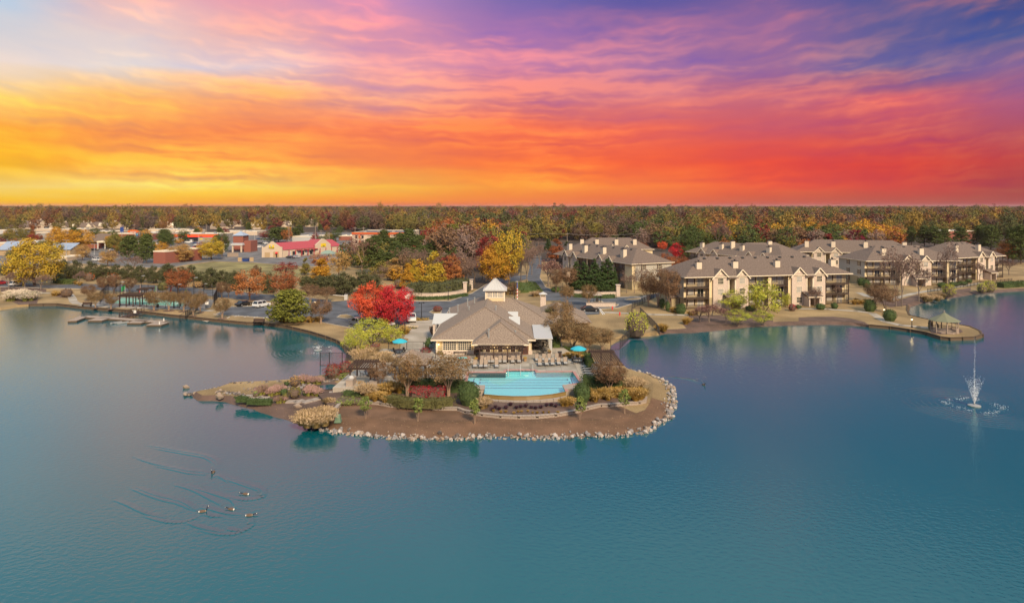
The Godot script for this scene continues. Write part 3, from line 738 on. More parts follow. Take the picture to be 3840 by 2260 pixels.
	trees("golden_tree", "loose", "tan_leaf", 3, [[215, 930, 610, 260]], "brown-gold tree beside the big bare tree")
	trees("bare_tree", "bare", "twig_pink", 3, [[485, 880, 440, 340]], "tall bare tree with pale limbs before the storage building", "", "pale_bark")
	trees("pine_tree", "midpine", "pine_green", 3, [[600, 880, 475, 200], [740, 700, 380, 190], [830, 690, 470, 170], [930, 700, 415, 210], [1030, 690, 365, 230], [1150, 720, 440, 220], [1090, 740, 470, 200], [1330, 690, 455, 120], [1730, 660, 420, 160], [690, 880, 600, 150], [560, 700, 480, 130], [500, 780, 520, 170], [650, 740, 440, 190], [880, 780, 515, 230], [980, 820, 560, 230], [1080, 840, 580, 230], [1190, 820, 555, 210], [1290, 780, 470, 170], [1380, 740, 500, 160], [1460, 780, 555, 160], [1640, 740, 470, 150], [780, 850, 640, 200], [900, 880, 650, 200]], "green pine in the woods before the storage building", "pines of the woods")
	trees("pine_tree", "pine", "bright_pine", 3, [[1540, 700, 310, 230], [1225, 690, 520, 190], [1420, 700, 550, 150], [1570, 760, 630, 130], [1740, 730, 630, 130]], "bright green pine in the woods before the storage building", "bright pines of the woods")
	trees("golden_tree", "narrow", "tan_leaf", 3, [[865, 960, 685, 230]], "tan-gold oval tree below the pines")
	trees("golden_tree", "narrow", "gold", 3, [[1015, 1080, 745, 190]], "orange-gold oval tree beside the tan one")
	trees("golden_tree", "narrow", "yellow", 3, [[1320, 1060, 605, 290]], "tall tan-yellow tree above the brick wall")
	trees("golden_tree", "narrow", "copper", 3, [[1540, 1030, 655, 220]], "copper orange tree beside the tall tan-yellow one")
	trees("bare_tree", "bare", "twig", 3, [[1120, 960, 600, 300], [1000, 900, 590, 260], [1230, 950, 640, 260], [1790, 1010, 690, 260], [1700, 1030, 740, 200], [1640, 930, 640, 240], [780, 960, 800, 220], [680, 1000, 850, 200], [1880, 960, 680, 200]], "bare brown tree in the thicket behind the brick wall", "bare trees of the thicket")
	trees("shade_tree", "narrow", "maroon", 3, [[1900, 860, 440, 220]], "dark maroon tree beside the drive")
	# along the boulevard
	trees("golden_tree", "loose", "yellow", 4, [[335, 1010, 335, 300]], "tallest yellow tree above the clubhouse cupola")
	trees("golden_tree", "maple", "gold", 4, [[200, 1000, 540, 400]], "orange-gold tree leaning over the clubhouse cupola")
	trees("shade_tree", "narrow", "maroon", 4, [[50, 830, 440, 190], [435, 560, 275, 130]], "maroon tree at the woods edge by the drive", "maroon trees by the drive")
	trees("bare_tree", "bare", "twig", 4, [[475, 980, 520, 280], [540, 1000, 620, 240], [600, 900, 500, 220], [690, 800, 480, 220], [510, 720, 450, 200], [1700, 1110, 850, 170], [1790, 1110, 840, 160], [1890, 1080, 760, 180]], "bare grey tree beside the drive", "bare trees by the drive", "grey_bark")
	trees("bare_tree", "barevase", "twig_pink", 4, [[790, 1030, 725, 280], [850, 1010, 740, 200]], "bare pinkish vase-shaped tree at the bend of the drive", "pinkish bare trees", "grey_bark")
	trees("shade_tree", "narrow", "rust", 4, [[890, 740, 465, 230]], "rust red tree behind the apartment chimneys")
	trees("evergreen_tree", "cypress", "cypress", 4, [[790, 620, 460, 95], [1005, 560, 500, 60]], "small green conifer by the rust red tree", "small conifers")
	trees("evergreen_tree", "cypress", "cypress", 4, [[1120, 1080, 705, 190], [1210, 1085, 715, 200], [1330, 1090, 690, 220], [1420, 1095, 735, 200], [1490, 1095, 675, 230], [1560, 1090, 800, 110]], "tall dense green cypress before the apartment end wall", "cypress screen by the apartments")
	trees("crape_myrtle", "myrtle", "myrtle_brown", 4, [[1010, 1245, 1015, 160], [1260, 1258, 1010, 175]], "small brown crape myrtle at the gate court", "crape myrtles at the gate court", "pale_bark")
	trees("crape_myrtle", "myrtle", "leaf_brown", 4, [[1020, 1090, 805, 220], [880, 1100, 830, 150], [390, 1130, 980, 120]], "brown crape myrtle beside the drive fence", "crape myrtles by the drive fence")
	# apartments
	trees("shade_tree", "maple", "crimson", 5, [[455, 720, 508, 200]], "crimson round tree behind the long apartment block")
	trees("shade_tree", "round", "scarlet", 5, [[260, 620, 505, 110]], "scarlet tree top behind the apartment gable")
	trees("shade_tree", "round", "rust", 5, [[280, 870, 635, 190], [420, 850, 680, 200], [520, 830, 690, 160]], "rust red tree between the apartment blocks", "rust trees between the blocks")
	trees("shade_tree", "maple", "leaf_green", 5, [[640, 720, 335, 340]], "big olive green tree behind the long apartment block")
	trees("shade_tree", "narrow", "burgundy", 5, [[695, 460, 228, 140]], "burgundy tree at the edge of the far woods")
	trees("crape_myrtle", "myrtle", "leaf_brown", 5, [[215, 1270, 815, 280], [345, 1312, 835, 250], [100, 1260, 880, 200], [20, 870, 640, 150]], "tall brown crape myrtle at the apartment corner", "crape myrtles at the apartment corner", "pale_bark")
	trees("willow_tree", "willow", "lime", 5, [[1090, 1330, 1080, 300], [1140, 1480, 1300, 260], [1430, 1350, 950, 420], [1420, 1480, 1310, 230], [1690, 1270, 1090, 110]], "yellow-green willow on the bank before the apartments", "willows before the apartments")
	trees("bare_tree", "barevase", "twig_pink", 5, [[800, 1450, 1230, 330], [690, 1440, 1260, 220], [1000, 1450, 1290, 200]], "bare pinkish brush on the bank before the apartments", "bare brush on the bank", "grey_bark")
	trees("pine_tree", "midpine", "pine_green", 5, [[1040, 520, 290, 130], [1160, 540, 310, 130], [1330, 520, 290, 140], [1410, 500, 310, 120], [1550, 500, 320, 150], [1250, 510, 290, 100]], "green pine behind the gabled roofs", "pines behind the roofs")
	trees("bare_tree", "bare", "twig_pink", 5, [[1210, 560, 360, 130], [1410, 540, 340, 150], [1330, 550, 370, 120], [900, 620, 260, 240], [1000, 620, 330, 200], [820, 560, 330, 180]], "bare russet tree behind the gabled roofs", "bare trees behind the roofs")
	trees("shade_tree", "narrow", "maroon", 6, [[290, 610, 342, 200]], "deep red tree behind the apartment roofs")
	trees("shade_tree", "narrow", "burgundy", 6, [[550, 660, 298, 200]], "burgundy tree beside the far apartments")
	trees("evergreen_tree", "cypress", "pine_green", 6, [[480, 660, 488, 160]], "green conifer between deep red and burgundy trees")
	trees("shade_tree", "loose", "gold", 6, [[650, 430, 195, 130], [110, 450, 210, 240], [820, 420, 325, 110]], "golden tree at the woods edge", "golden trees at the woods edge")
	trees("bare_tree", "bare", "twig", 6, [[955, 1085, 515, 360], [1015, 1085, 560, 300], [1185, 1040, 620, 340], [1478, 990, 445, 220]], "tall bare tree on the bank before the far apartments", "tall bare trees on the bank", "grey_bark")
	trees("bare_tree", "barevase", "twig", 6, [[150, 1085, 890, 150], [375, 1055, 855, 120], [1790, 835, 650, 130], [1040, 790, 640, 130], [2080, 770, 620, 170]], "small bare tree by an apartment entrance", "small bare trees by the entrances", "grey_bark")
	trees("crape_myrtle", "myrtle", "leaf_brown", 6, [[760, 1060, 835, 210], [850, 1140, 880, 250]], "brown crape myrtle by the lamp on the lake path", "crape myrtles on the lake path", "grey_bark")
	trees("pine_tree", "midpine", "pine_green", 6, [[1110, 480, 290, 110], [1240, 490, 285, 150], [1340, 495, 290, 160], [1440, 490, 310, 130], [1600, 490, 300, 170], [1790, 510, 280, 200], [1900, 520, 275, 210], [2120, 640, 300, 210], [2200, 660, 280, 230]], "green pine behind the far apartments", "pines behind the far apartments")
	trees("shade_tree", "round", "copper", 6, [[2070, 650, 415, 200]], "copper tree beside the far apartments")
	trees("shade_tree", "maple", "olive", 6, [[1240, 280, 150, 160], [1430, 260, 150, 170], [1730, 290, 125, 230], [1460, 300, 235, 90], [1540, 300, 240, 90]], "olive yellow tree before the distant houses", "olive trees before the distant houses")
	trees("shade_tree", "round", "scarlet", 6, [[1650, 490, 430, 90]], "scarlet bush-like tree above the roof ridge")

func make_infill() -> void:
	# trees that stand between and behind the apartment blocks
	for a in [["round", "rust", 5, [[130, 910, 715, 150], [30, 720, 520, 130]], "rust"], ["round", "leaf_green", 5, [[560, 750, 545, 170], [860, 690, 480, 170]], "green"], ["loose", "copper", 5, [[770, 720, 520, 150], [980, 680, 470, 150]], "copper"], ["round", "copper", 6, [[60, 600, 400, 150], [700, 470, 320, 120]], "copper"], ["midpine", "pine_green", 6, [[180, 610, 420, 130], [400, 600, 400, 130]], "pine green"], ["round", "gold", 6, [[440, 560, 380, 130], [900, 440, 330, 110]], "golden"], ["round", "leaf_green", 4, [[1290, 620, 470, 160], [1560, 560, 430, 150]], "green"], ["narrow", "leaf_green", 3, [[930, 800, 520, 190], [1160, 860, 600, 180]], "tall green"], ["narrow", "yellow", 3, [[1090, 1000, 700, 170]], "yellow"]]:
		trees("shade_tree", a[0], a[1], a[2], a[3], "%s tree filling the gap behind the apartments and the entrance wall" % a[4], "infill trees, " + a[4])

var litter := MB.new()
func _litter(p: Vector3, rad: float, c: Color) -> void:   # leaves that have dropped round a tree
	if p.z < -240.0: return
	litter.tint = true
	var l := c.srgb_to_linear()
	for i in 46:
		var an := rng.randf() * TAU; var d := rad * sqrt(rng.randf())
		litter.col = l * rng.randf_range(0.6, 1.2)
		leaf(litter, Vector3(p.x + cos(an) * d, p.y + 0.045, p.z + sin(an) * d), 0.16, rng, Vector3.UP * 4.0)

func make_litter() -> void:
	# chips and dry leaves on the banks, then one object for all that has fallen
	for i in SHORE.size() - 1:
		var k: String = SHORE[i][3]
		if not k in ["m", "d"] or SHORE[i][0] < 700 or SHORE[i][0] > 3200: continue
		var n := int(G.shore[i].distance_to(G.shore[i + 1]) * float(SHORE[i][2]) * 9.0)
		for j in n:
			var f := rng.randf(); var g := rng.randf_range(0.2, 1.25)
			var p: Vector3 = G.shore[i].lerp(G.shore[i + 1], f).lerp(G.inner[i].lerp(G.inner[i + 1], f), g)
			p.y = minf(0.0, (WL - 0.45) / 1.5 * (1.0 - g)) + 0.03
			var v := rng.randf_range(0.5, 1.3); litter.col = Color(0.30 * v, 0.19 * v, 0.11 * v)
			leaf(litter, p, rng.randf_range(0.08, 0.17), rng, Vector3.UP * 3.0)
	var m := mat("dry_leaf", Color.WHITE, 0.9); m.vertex_color_use_as_albedo = true
	struct("fallen_leaves", litter, m, "fallen leaves and wood chips on lawns and banks", "stuff")

func make_island_trees() -> void:
	var kinds := [["round", "gold", "golden"], ["round", "olive", "olive"], ["round", "leaf_green", "green"], ["loose", "maroon", "maroon"], ["bare", "twig", "bare"], ["loose", "copper", "copper"], ["midpine", "pine_green", "pine green"]]
	var n := 0
	while n < 70:
		var p := q(30, rng.randf_range(-40, 1290), rng.randf_range(862, 975))
		var ok := true
		for b in G.shops:
			if absf(p.x - b[0].x) < b[1] + 3.0 and p.z > b[0].z - b[2] - 3.0 and p.z < b[0].z + 3.0: ok = false
		var px := 1920.0 + p.x / -p.z * F
		var py := HY + H * F / -p.z
		if py > 915 and px > 560 and px < 1240 and rng.randf() < 0.75: ok = false
		if not ok: continue
		var k: Array = kinds[rng.randi() % kinds.size()]
		tree("island_tree", k[0], k[1], p, rng.randf_range(5.5, 10.5), rng.randf_range(6.0, 9.5), "%s tree on a planted island among the shops" % k[2], "trees among the shops, " + k[2])
		n += 1

func make_young() -> void:
	for a in [[7, 497, 1225, 980], [7, 1065, 1258, 992], [7, 1685, 1278, 1010], [8, 1385, 1243, 985], [13, 310, 858, 390]]:
		var p := q(a[0], a[1], a[2], -0.1)
		var s := mpp(a[0], p)
		tree("young_tree", "young", "fresh_green", p, (a[2] - a[3]) * s * 1.05, 1.55, "small staked green tree on the brown mulch above the rocks", "young trees on the mulch", "pale_bark")

# ------------------------------------------------------------------ the woods
const WOOD := [[0.17, "far_bare", "leaf_brown", 0.135, 0.085, 0.062], [0.13, "far_bare", "twig", 0.155, 0.11, 0.09], [0.13, "far_round", "rust", 0.19, 0.085, 0.04], [0.10, "far_round", "copper", 0.25, 0.125, 0.045],
	[0.13, "far_round", "gold", 0.27, 0.18, 0.04], [0.14, "far_round", "olive", 0.17, 0.145, 0.04], [0.12, "far_round", "leaf_green", 0.08, 0.09, 0.032], [0.03, "far_pine", "pine_green", 0.05, 0.07, 0.03], [0.05, "far_round", "maroon", 0.15, 0.045, 0.035]]

func in_open(x: float, d: float) -> bool:
	# clearings: shops and houses, drives, apartment blocks
	var sx := 1920.0 + x / d * F
	var sy := HY + H * F / d
	if sx < 1290 and sy > 868: return true
	if sx >= 1290 and sx < 1600 and sy > 868 and sy < 990: return true
	if sx > 1420 and sx < 1750 and sy <= 1060 and sy > 985: return false
	if sx > 1960 and sx < 2050 and sy > 905: return true
	if sx > 1590 and sx < 1960 and sy > 1000: return true
	if sy > 1010: return true
	if sx >= 2050 and sy > 905 + (30 if sx > 2400 else 0): return true
	if sx > 3380 and sy > 893: return true
	return false

func make_woods() -> void:
	var r := RandomNumberGenerator.new(); r.seed = 99
	var near := []
	var far := {}
	var patchy := FastNoiseLite.new(); patchy.seed = 5; patchy.frequency = 0.008
	for band in [[215.0, 300.0, 8.0, 0.62], [300.0, 620.0, 11.0, 1.2], [620.0, 1100.0, 12.5, 1.3], [1100.0, 2000.0, 14.0, 1.3], [2000.0, 6500.0, 34.0, 2.1]]:
		var d: float = band[0]
		while d < band[1]:
			var half: float = d * 0.86 + 30.0
			var x := -half
			while x < half:
				var px: float = x + r.randf_range(-0.5, 0.5) * band[2]; var pd: float = d + r.randf_range(-0.5, 0.5) * band[2]
				x += band[2]
				if in_open(px, pd): continue
				var sx: float = 1920.0 + px / pd * F
				if sx < 1290 and pd > 640 and pd < 860 and r.randf() < 0.84: continue
				if sx > 3600 and pd > 850 and pd < 1200 and r.randf() < 0.5: continue
				var pick := r.randf()
				var bias := patchy.get_noise_2d(px, pd * 0.5) * 0.55 + (0.06 if sx < 1300 else -0.04) * -1.0
				pick = fposmod(pick * 0.55 + bias * 1.3 + 0.5, 1.0)
				var kd: Array = WOOD[0]; var acc := 0.0
				for wv in WOOD:
					acc += wv[0]
					if pick < acc:
						kd = wv; break
				var s: float = band[3] * r.randf_range(0.75, 1.2)
				var tall := r.randf_range(0.75, 1.25) * (0.8 if pd < 500 else 1.0)
				if pd > 2000: tall *= r.randf_range(0.5, 0.72)
				var e := [px, pd, s, tall, kd, r.randi() % G[kd[1]].size(), r.randf() * TAU]
				if pd < 900: near.append(e)
				else:
					var key := "%s%d" % [kd[1], e[5]]
					if not far.has(key): far[key] = []
					far[key].append(e)
			d += band[2]
	near.sort_custom(func(a, b): return a[1] < b[1])
	var says := {"leaf_brown": "bare brown tree in the woods", "twig": "bare grey tree in the woods", "rust": "rust broadleaf tree in the woods", "copper": "copper orange broadleaf tree in the woods", "gold": "golden broadleaf tree in the woods", "olive": "olive yellow broadleaf tree in the woods", "leaf_green": "green broadleaf tree in the woods", "pine_green": "dark green pine in the woods", "maroon": "maroon broadleaf tree in the woods"}
	var count := 0
	for e in near:
		if count < 300 and e[1] < 900:
			var t := thing("forest_tree", says[e[4][2]] + " behind the shops and apartments", "tree", Vector3(e[0], 0, -e[1]), e[6], "trees of the woods, " + e[4][2].replace("_", " "))
			var d: Dictionary = G[e[4][1]][e[5]]
			part(t, "crown", d.crown, M[e[4][2]])
			part(t, "trunk", d.trunk, M.bark)
			t.scale = Vector3(e[2], e[2] * e[3], e[2])
			count += 1
		else:
			var key := "%s%d" % [e[4][1], e[5]]
			if not far.has(key): far[key] = []
			far[key].append(e)
	var fm := leaf_mat("forest_leaf", Color.WHITE, 0.2)
	for key in far:
		var l: Array = far[key]
		var mm := MultiMesh.new()
		mm.transform_format = MultiMesh.TRANSFORM_3D
		mm.use_colors = true
		mm.mesh = G[l[0][4][1]][l[0][5]].crown
		mm.instance_count = l.size()
		for i in l.size():
			var e: Array = l[i]
			mm.set_instance_transform(i, Transform3D(Basis(Vector3.UP, e[6]).scaled(Vector3(e[2], e[2] * e[3], e[2])), Vector3(e[0], -0.5, -e[1])))
			var v := r.randf_range(0.8, 1.2)
			var c := Vector3(e[4][3], e[4][4], e[4][5]) * v * 1.1
			mm.set_instance_color(i, Color(c.x, c.y, c.z))
		var o := MultiMeshInstance3D.new()
		o.name = numbered("forest")
		o.multimesh = mm
		o.material_override = fm
		add_child(o)
		o.set_meta("kind", "stuff")
		o.set_meta("label", "far autumn woods of brown, rust and gold crowns to the horizon")

# ------------------------------------------------------------------ building helpers
func hip(b: MB, x0: float, x1: float, z0: float, z1: float, y: float, rise: float, ridge_along_x: bool) -> void:
	var zm := (z0 + z1) * 0.5; var xm := (x0 + x1) * 0.5
	var a := Vector3(x0, y, z0); var c := Vector3(x1, y, z0); var d := Vector3(x1, y, z1); var e := Vector3(x0, y, z1)
	if ridge_along_x:
		var i := minf((z1 - z0) * 0.5, (x1 - x0) * 0.5)
		var r0 := Vector3(x0 + i, y + rise, zm); var r1 := Vector3(x1 - i, y + rise, zm)
		b.quad(a, c, r1, r0); b.quad(e, d, r1, r0); b.tri(a, e, r0); b.tri(c, d, r1)
	else:
		var i := minf((x1 - x0) * 0.5, (z1 - z0) * 0.5)
		var r0 := Vector3(xm, y + rise, z0 + i); var r1 := Vector3(xm, y + rise, z1 - i)
		b.quad(a, e, r1, r0); b.quad(c, d, r1, r0); b.tri(a, c, r0); b.tri(e, d, r1)
	b.quad(a, c, d, e)

func fascia(b: MB, x0: float, x1: float, z0: float, z1: float, y: float, h := 0.22, t := 0.06) -> void:
	b.span(Vector3(x0 - t, y - h, z0 - t), Vector3(x1 + t, y + 0.01, z0)); b.span(Vector3(x0 - t, y - h, z1), Vector3(x1 + t, y + 0.01, z1 + t))
	b.span(Vector3(x0 - t, y - h, z0), Vector3(x0, y + 0.01, z1)); b.span(Vector3(x1, y - h, z0), Vector3(x1 + t, y + 0.01, z1))

func window(parent: Node, at: Vector3, turn: float, w: float, h: float, cols: int, rows: int, glass: String, frame := "trim", shutters := false, n := "window") -> void:
	var key := "win%.2f_%.2f_%d_%d" % [w, h, cols, rows]
	if not G.has(key):
		var f := MB.new(); var t := 0.11
		f.span(Vector3(-w / 2 - t, -h / 2 - t, 0), Vector3(w / 2 + t, -h / 2, 0.09)); f.span(Vector3(-w / 2 - t, h / 2, 0), Vector3(w / 2 + t, h / 2 + t, 0.09))
		f.span(Vector3(-w / 2 - t, -h / 2, 0), Vector3(-w / 2, h / 2, 0.09)); f.span(Vector3(w / 2, -h / 2, 0), Vector3(w / 2 + t, h / 2, 0.09))
		for i in range(1, cols):
			var x := -w / 2 + w * i / cols
			f.span(Vector3(x - 0.03, -h / 2, 0.02), Vector3(x + 0.03, h / 2, 0.06))
		for i in range(1, rows):
			var y := -h / 2 + h * i / rows
			f.span(Vector3(-w / 2, y - 0.03, 0.022), Vector3(w / 2, y + 0.03, 0.058))
		var p := MB.new(); p.span(Vector3(-w / 2, -h / 2, 0.0), Vector3(w / 2, h / 2, 0.03))
		G[key] = [f.mesh(), p.mesh()]
	var o := part(parent, n, G[key][0], M[frame], at)
	o.rotation.y = turn
	part(o, "pane", G[key][1], M[glass])
	if shutters:
		for s in [-1, 1]:
			if not G.has("shutter%.2f" % h):
				var m := MB.new(); m.box(Vector3(0, 0, 0.03), Vector3(0.36, h + 0.1, 0.06)); G["shutter%.2f" % h] = m.mesh()
			part(o, "shutter", G["shutter%.2f" % h], M.dark_wood, Vector3(s * (w / 2 + 0.31), 0, 0))

func bulb(parent: Node, at: Vector3, r := 0.12, energy := 0.5) -> void:
	if not G.has("bulb"):
		var b := MB.new(); b.lathe(Vector3.ZERO, [[0.02, -1.0], [0.75, -0.6], [1.0, 0.0], [0.75, 0.6], [0.02, 1.0]], 10); G.bulb = b.mesh()
	var o := part(parent, "lamp_globe", G.bulb, M.lamp_glow, at)
	o.scale = Vector3.ONE * r
	if energy > 0.0:
		var l := OmniLight3D.new()
		l.name = "lamp_light"
		l.light_color = Color(1.0, 0.85, 0.62)
		l.light_energy = energy
		l.light_size = r
		l.omni_range = 25.0
		l.omni_attenuation = 2.0
		l.shadow_enabled = true
		parent.add_child(l, true)
		l.position = at

func make_building_mats() -> void:
	grain_mat("shingle", 61, lin(0.155, 0.115, 0.087), lin(0.36, 0.28, 0.22), Vector3(0.26, 0.26, 0.26), 0.95)
	grain_mat("grey_shingle", 62, lin(0.09, 0.065, 0.051), lin(0.235, 0.175, 0.142), Vector3(0.2, 0.2, 0.2), 0.95)
	grain_mat("cream_siding", 63, lin(0.68, 0.55, 0.33), lin(0.76, 0.62, 0.39), Vector3(0.2, 2.5, 0.2), 0.8)
	grain_mat("olive_siding", 64, lin(0.36, 0.29, 0.165), lin(0.43, 0.35, 0.21), Vector3(0.2, 2.5, 0.2), 0.8)
	grain_mat("grey_siding", 65, lin(0.40, 0.38, 0.33), lin(0.46, 0.44, 0.385), Vector3(0.2, 2.5, 0.2), 0.8)
	grain_mat("pale_brick", 66, lin(0.46, 0.36, 0.29), lin(0.74, 0.63, 0.54), Vector3(0.3, 0.4, 0.3), 0.9)
	grain_mat("red_brick", 67, lin(0.22, 0.07, 0.05), lin(0.34, 0.125, 0.085), Vector3(0.2, 0.3, 0.2), 0.9)
	mat("trim", lin(0.78, 0.68, 0.52), 0.6)
	mat("white_metal", lin(0.50, 0.50, 0.49), 0.45)
	var g := mat("glass_dark", lin(0.02, 0.024, 0.028), 0.06); g.metallic_specular = 0.7
	g = mat("glass_blind", lin(0.36, 0.35, 0.33), 0.08); g.metallic_specular = 0.6
	g = mat("glass_car", lin(0.012, 0.015, 0.018), 0.05); g.metallic_specular = 0.7
	mat("door_red", lin(0.17, 0.055, 0.03), 0.5)
	var lg := mat("lamp_glow", lin(1.0, 0.82, 0.55), 0.5)
	lg.emission_enabled = true
	lg.emission = Color(1.0, 0.84, 0.58)
	lg.emission_energy_multiplier = 1.6
	mat("unit_green", lin(0.22, 0.30, 0.25), 0.6)
	mat("grey_metal", lin(0.30, 0.31, 0.31), 0.5)
	mat("sling", lin(0.30, 0.235, 0.18), 0.85)
	mat("sling_light", lin(0.42, 0.40, 0.37), 0.8)
	mat("turquoise", lin(0.03, 0.42, 0.55), 0.7)
	mat("dark_metal", lin(0.035, 0.032, 0.03), 0.5)
	grain_mat("stone_cap", 69, lin(0.27, 0.22, 0.185), lin(0.44, 0.375, 0.325), Vector3.ONE * 0.6, 0.9)

# ------------------------------------------------------------------ pool terrace
func V2(x: float, d: float) -> Vector2:
	return Vector2(x, -d)

var POOL := []
func make_terrace() -> void:
	POOL = [V2(-6.7, 93.4), V2(-6.8, 100.4), V2(-1.0, 100.4), V2(-1.0, 101.8), V2(3.75, 101.8), V2(3.75, 100.6), V2(9.6, 100.8), V2(10.1, 94.4), V2(7.4, 93.0), V2(7.6, 90.2), V2(5.6, 89.0), V2(3.8, 88.35), V2(2.0, 88.05), V2(0.2, 88.05), V2(-1.8, 88.35), V2(-3.9, 89.0), V2(-3.9, 92.0)]
	var deck := [V2(-6.7, 93.4), V2(-6.8, 100.4), V2(-1.0, 100.4), V2(-1.0, 101.8), V2(3.75, 101.8), V2(3.75, 100.6), V2(9.6, 100.8), V2(10.1, 94.4),
		V2(13.0, 94.6), V2(17.2, 95.0), V2(17.4, 105.5), V2(13.0, 108.0), V2(11.0, 112.0), V2(9.5, 118.0), V2(9.5, 150.0), V2(-15.4, 150.0), V2(-15.2, 116.5), V2(-24.0, 117.0), V2(-24.5, 108.0), V2(-25.5, 98.0), V2(-25.8, 92.0), V2(-19.0, 91.5), V2(-17.0, 94.0), V2(-13.0, 94.4)]
	var base := MB.new(); base.prism(deck, -0.6, TD - 0.05)
	var o := struct("pool_terrace", base, M.concrete, "raised concrete terrace round the pool and clubhouse")
	var pk := PackedVector2Array(deck)
	var shades := [M.paving, M.concrete]
	var nx := 2.5; var nz := 2.2
	for i in range(-11, 8):
		for j in range(0, 13):
			var x := i * nx + 0.4; var z := -91.0 - j * nz
			var cell := PackedVector2Array([Vector2(x, z), Vector2(x + nx - 0.035, z), Vector2(x + nx - 0.035, z - nz + 0.035), Vector2(x, z - nz + 0.035)])
			for piece in Geometry2D.intersect_polygons(cell, pk):
				if Geometry2D.is_polygon_clockwise(piece) and false: continue
				var m := MB.new(); m.prism(Array(piece), TD - 0.049, TD)
				part(o, "slab", m, shades[rng.randi() % 2])
	# pool: basin, tiles, lane lines, water, coping
	var t := thing("swimming_pool", "turquoise swimming pool with lane lines and curved overflow edge", "pool", W(1.5, 95, TD))
	var off := -t.position
	mat("pool_plaster", lin(0.20, 0.66, 0.70), 0.6)
	mat("pool_tile", lin(0.02, 0.06, 0.14), 0.4)
	grain_mat("weir_tile", 71, lin(0.16, 0.10, 0.035), lin(0.30, 0.20, 0.07), Vector3(3, 3, 3), 0.35)
	mat("coping", lin(0.42, 0.22, 0.20), 0.8)
	var fl := MB.new(); fl.poly(POOL, 0.06)
	part(t, "floor", fl, M.pool_plaster, off)
	var wl := MB.new()
	for i in POOL.size():
		var a: Vector2 = POOL[i]; var b: Vector2 = POOL[(i + 1) % POOL.size()]
		wl.quad(Vector3(a.x, 0.06, a.y), Vector3(b.x, 0.06, b.y), Vector3(b.x, TD - 0.06, b.y), Vector3(a.x, TD - 0.06, a.y))
	part(t, "wall", wl, M.pool_plaster, off)
	var pw := mat("pool_water", Color(0.55, 0.9, 0.95, 0.12), 0.02)
	pw.transparency = BaseMaterial3D.TRANSPARENCY_ALPHA
	var ws := MB.new(); ws.poly(POOL, TD - 0.07)
	part(t, "water", ws, pw, off)
	for a in [[99.2, -4.9, 8.6], [97.6, -4.9, 8.8], [96.1, -4.9, 9.0], [94.7, -4.7, 9.2]]:
		var l := MB.new()
		l.quad(W(a[1], a[0] - 0.12, 0.07), W(a[2], a[0] - 0.12, 0.07), W(a[2], a[0] + 0.12, 0.07), W(a[1], a[0] + 0.12, 0.07))
		for e in [a[1], a[2]]:
			l.quad(W(e - 0.12, a[0] - 0.4, 0.072), W(e + 0.12, a[0] - 0.4, 0.072), W(e + 0.12, a[0] + 0.4, 0.072), W(e - 0.12, a[0] + 0.4, 0.072))
		part(t, "lane_line", l, M.pool_tile, off)
	for a in [[-5.9, 93.6, 100.0], [9.2, 95.0, 100.2]]:
		var cross := MB.new()
		cross.quad(W(a[0] - 0.08, a[1], 0.074), W(a[0] + 0.08, a[1], 0.074), W(a[0] + 0.08, a[2], 0.074), W(a[0] - 0.08, a[2], 0.074))
		part(t, "end_line", cross, M.pool_tile, off)
	for i in [16, 0, 1, 2, 3, 4, 5, 6, 7, 8]:   # coping stones along the deck sides
		var a: Vector2 = POOL[i]; var b: Vector2 = POOL[(i + 1) % POOL.size()]
		var n := maxi(1, int(a.distance_to(b) / 1.2))
		var side := (b - a).normalized().orthogonal() * -0.2
		for s in n:
			var p := a.lerp(b, (s + 0.02) / n) - side * 0.6; var r := a.lerp(b, (s + 0.98) / n) - side * 0.6
			var m := MB.new(); m.bar(Vector3(p.x, TD + 0.02, p.y), Vector3(r.x, TD + 0.02, r.y), 0.42, 0.1)
			part(t, "coping_stone", m, M.coping, off)
	var st := MB.new()
	for s in 3: st.span(W(-0.98, 101.78, 0.06), W(3.73, 101.3 - s * 0.4, 0.66 - s * 0.2))
	part(t, "steps", st, M.pool_plaster, off)
	for x in [-0.6, 1.35, 3.3]:
		var h := MB.new()
		h.tube(W(x, 101.9, TD), W(x, 101.9, TD + 0.85), 0.03, 0.03, 6); h.tube(W(x, 101.9, TD + 0.85), W(x, 100.9, TD + 0.5), 0.03, 0.03, 6); h.tube(W(x, 100.9, TD + 0.5), W(x, 100.5, 0.2), 0.03, 0.03, 6)
		part(t, "handrail", h, M.white_metal, off)
	# overflow wall and its catch trough
	var ov := MB.new(); var tr := MB.new(); var lip := MB.new()
	for i in range(9, 15):
		var a: Vector2 = POOL[i]; var b: Vector2 = POOL[i + 1]
		var a2 := a + Vector2(0, 0.28); var b2 := b + Vector2(0, 0.28)
		ov.quad(Vector3(a.x, TD - 0.065, a.y), Vector3(b.x, TD - 0.065, b.y), Vector3(b2.x, -0.05, b2.y), Vector3(a2.x, -0.05, a2.y))
		lip.bar(Vector3(a.x, TD - 0.09, a.y), Vector3(b.x, TD - 0.09, b.y), 0.14, 0.08)
		var a3 := a + Vector2(0, 1.25); var b3 := b + Vector2(0, 1.25)
		tr.quad(Vector3(a2.x, 0.1, a2.y), Vector3(b2.x, 0.1, b2.y), Vector3(b3.x, 0.1, b3.y), Vector3(a3.x, 0.1, a3.y))
		for s in 2:
			var c := a3.lerp(b3, s * 0.5 + 0.01); var d := a3.lerp(b3, s * 0.5 + 0.49)
			var m := MB.new(); m.bar(Vector3(c.x, 0.34, c.y), Vector3(d.x, 0.34, d.y), 0.34, 0.5)
			part(t, "trough_stone", m, M.stone_cap, off)
	part(t, "overflow_wall", ov, M.weir_tile, off)
	part(t, "edge_lip", lip, M.weir_tile, off)
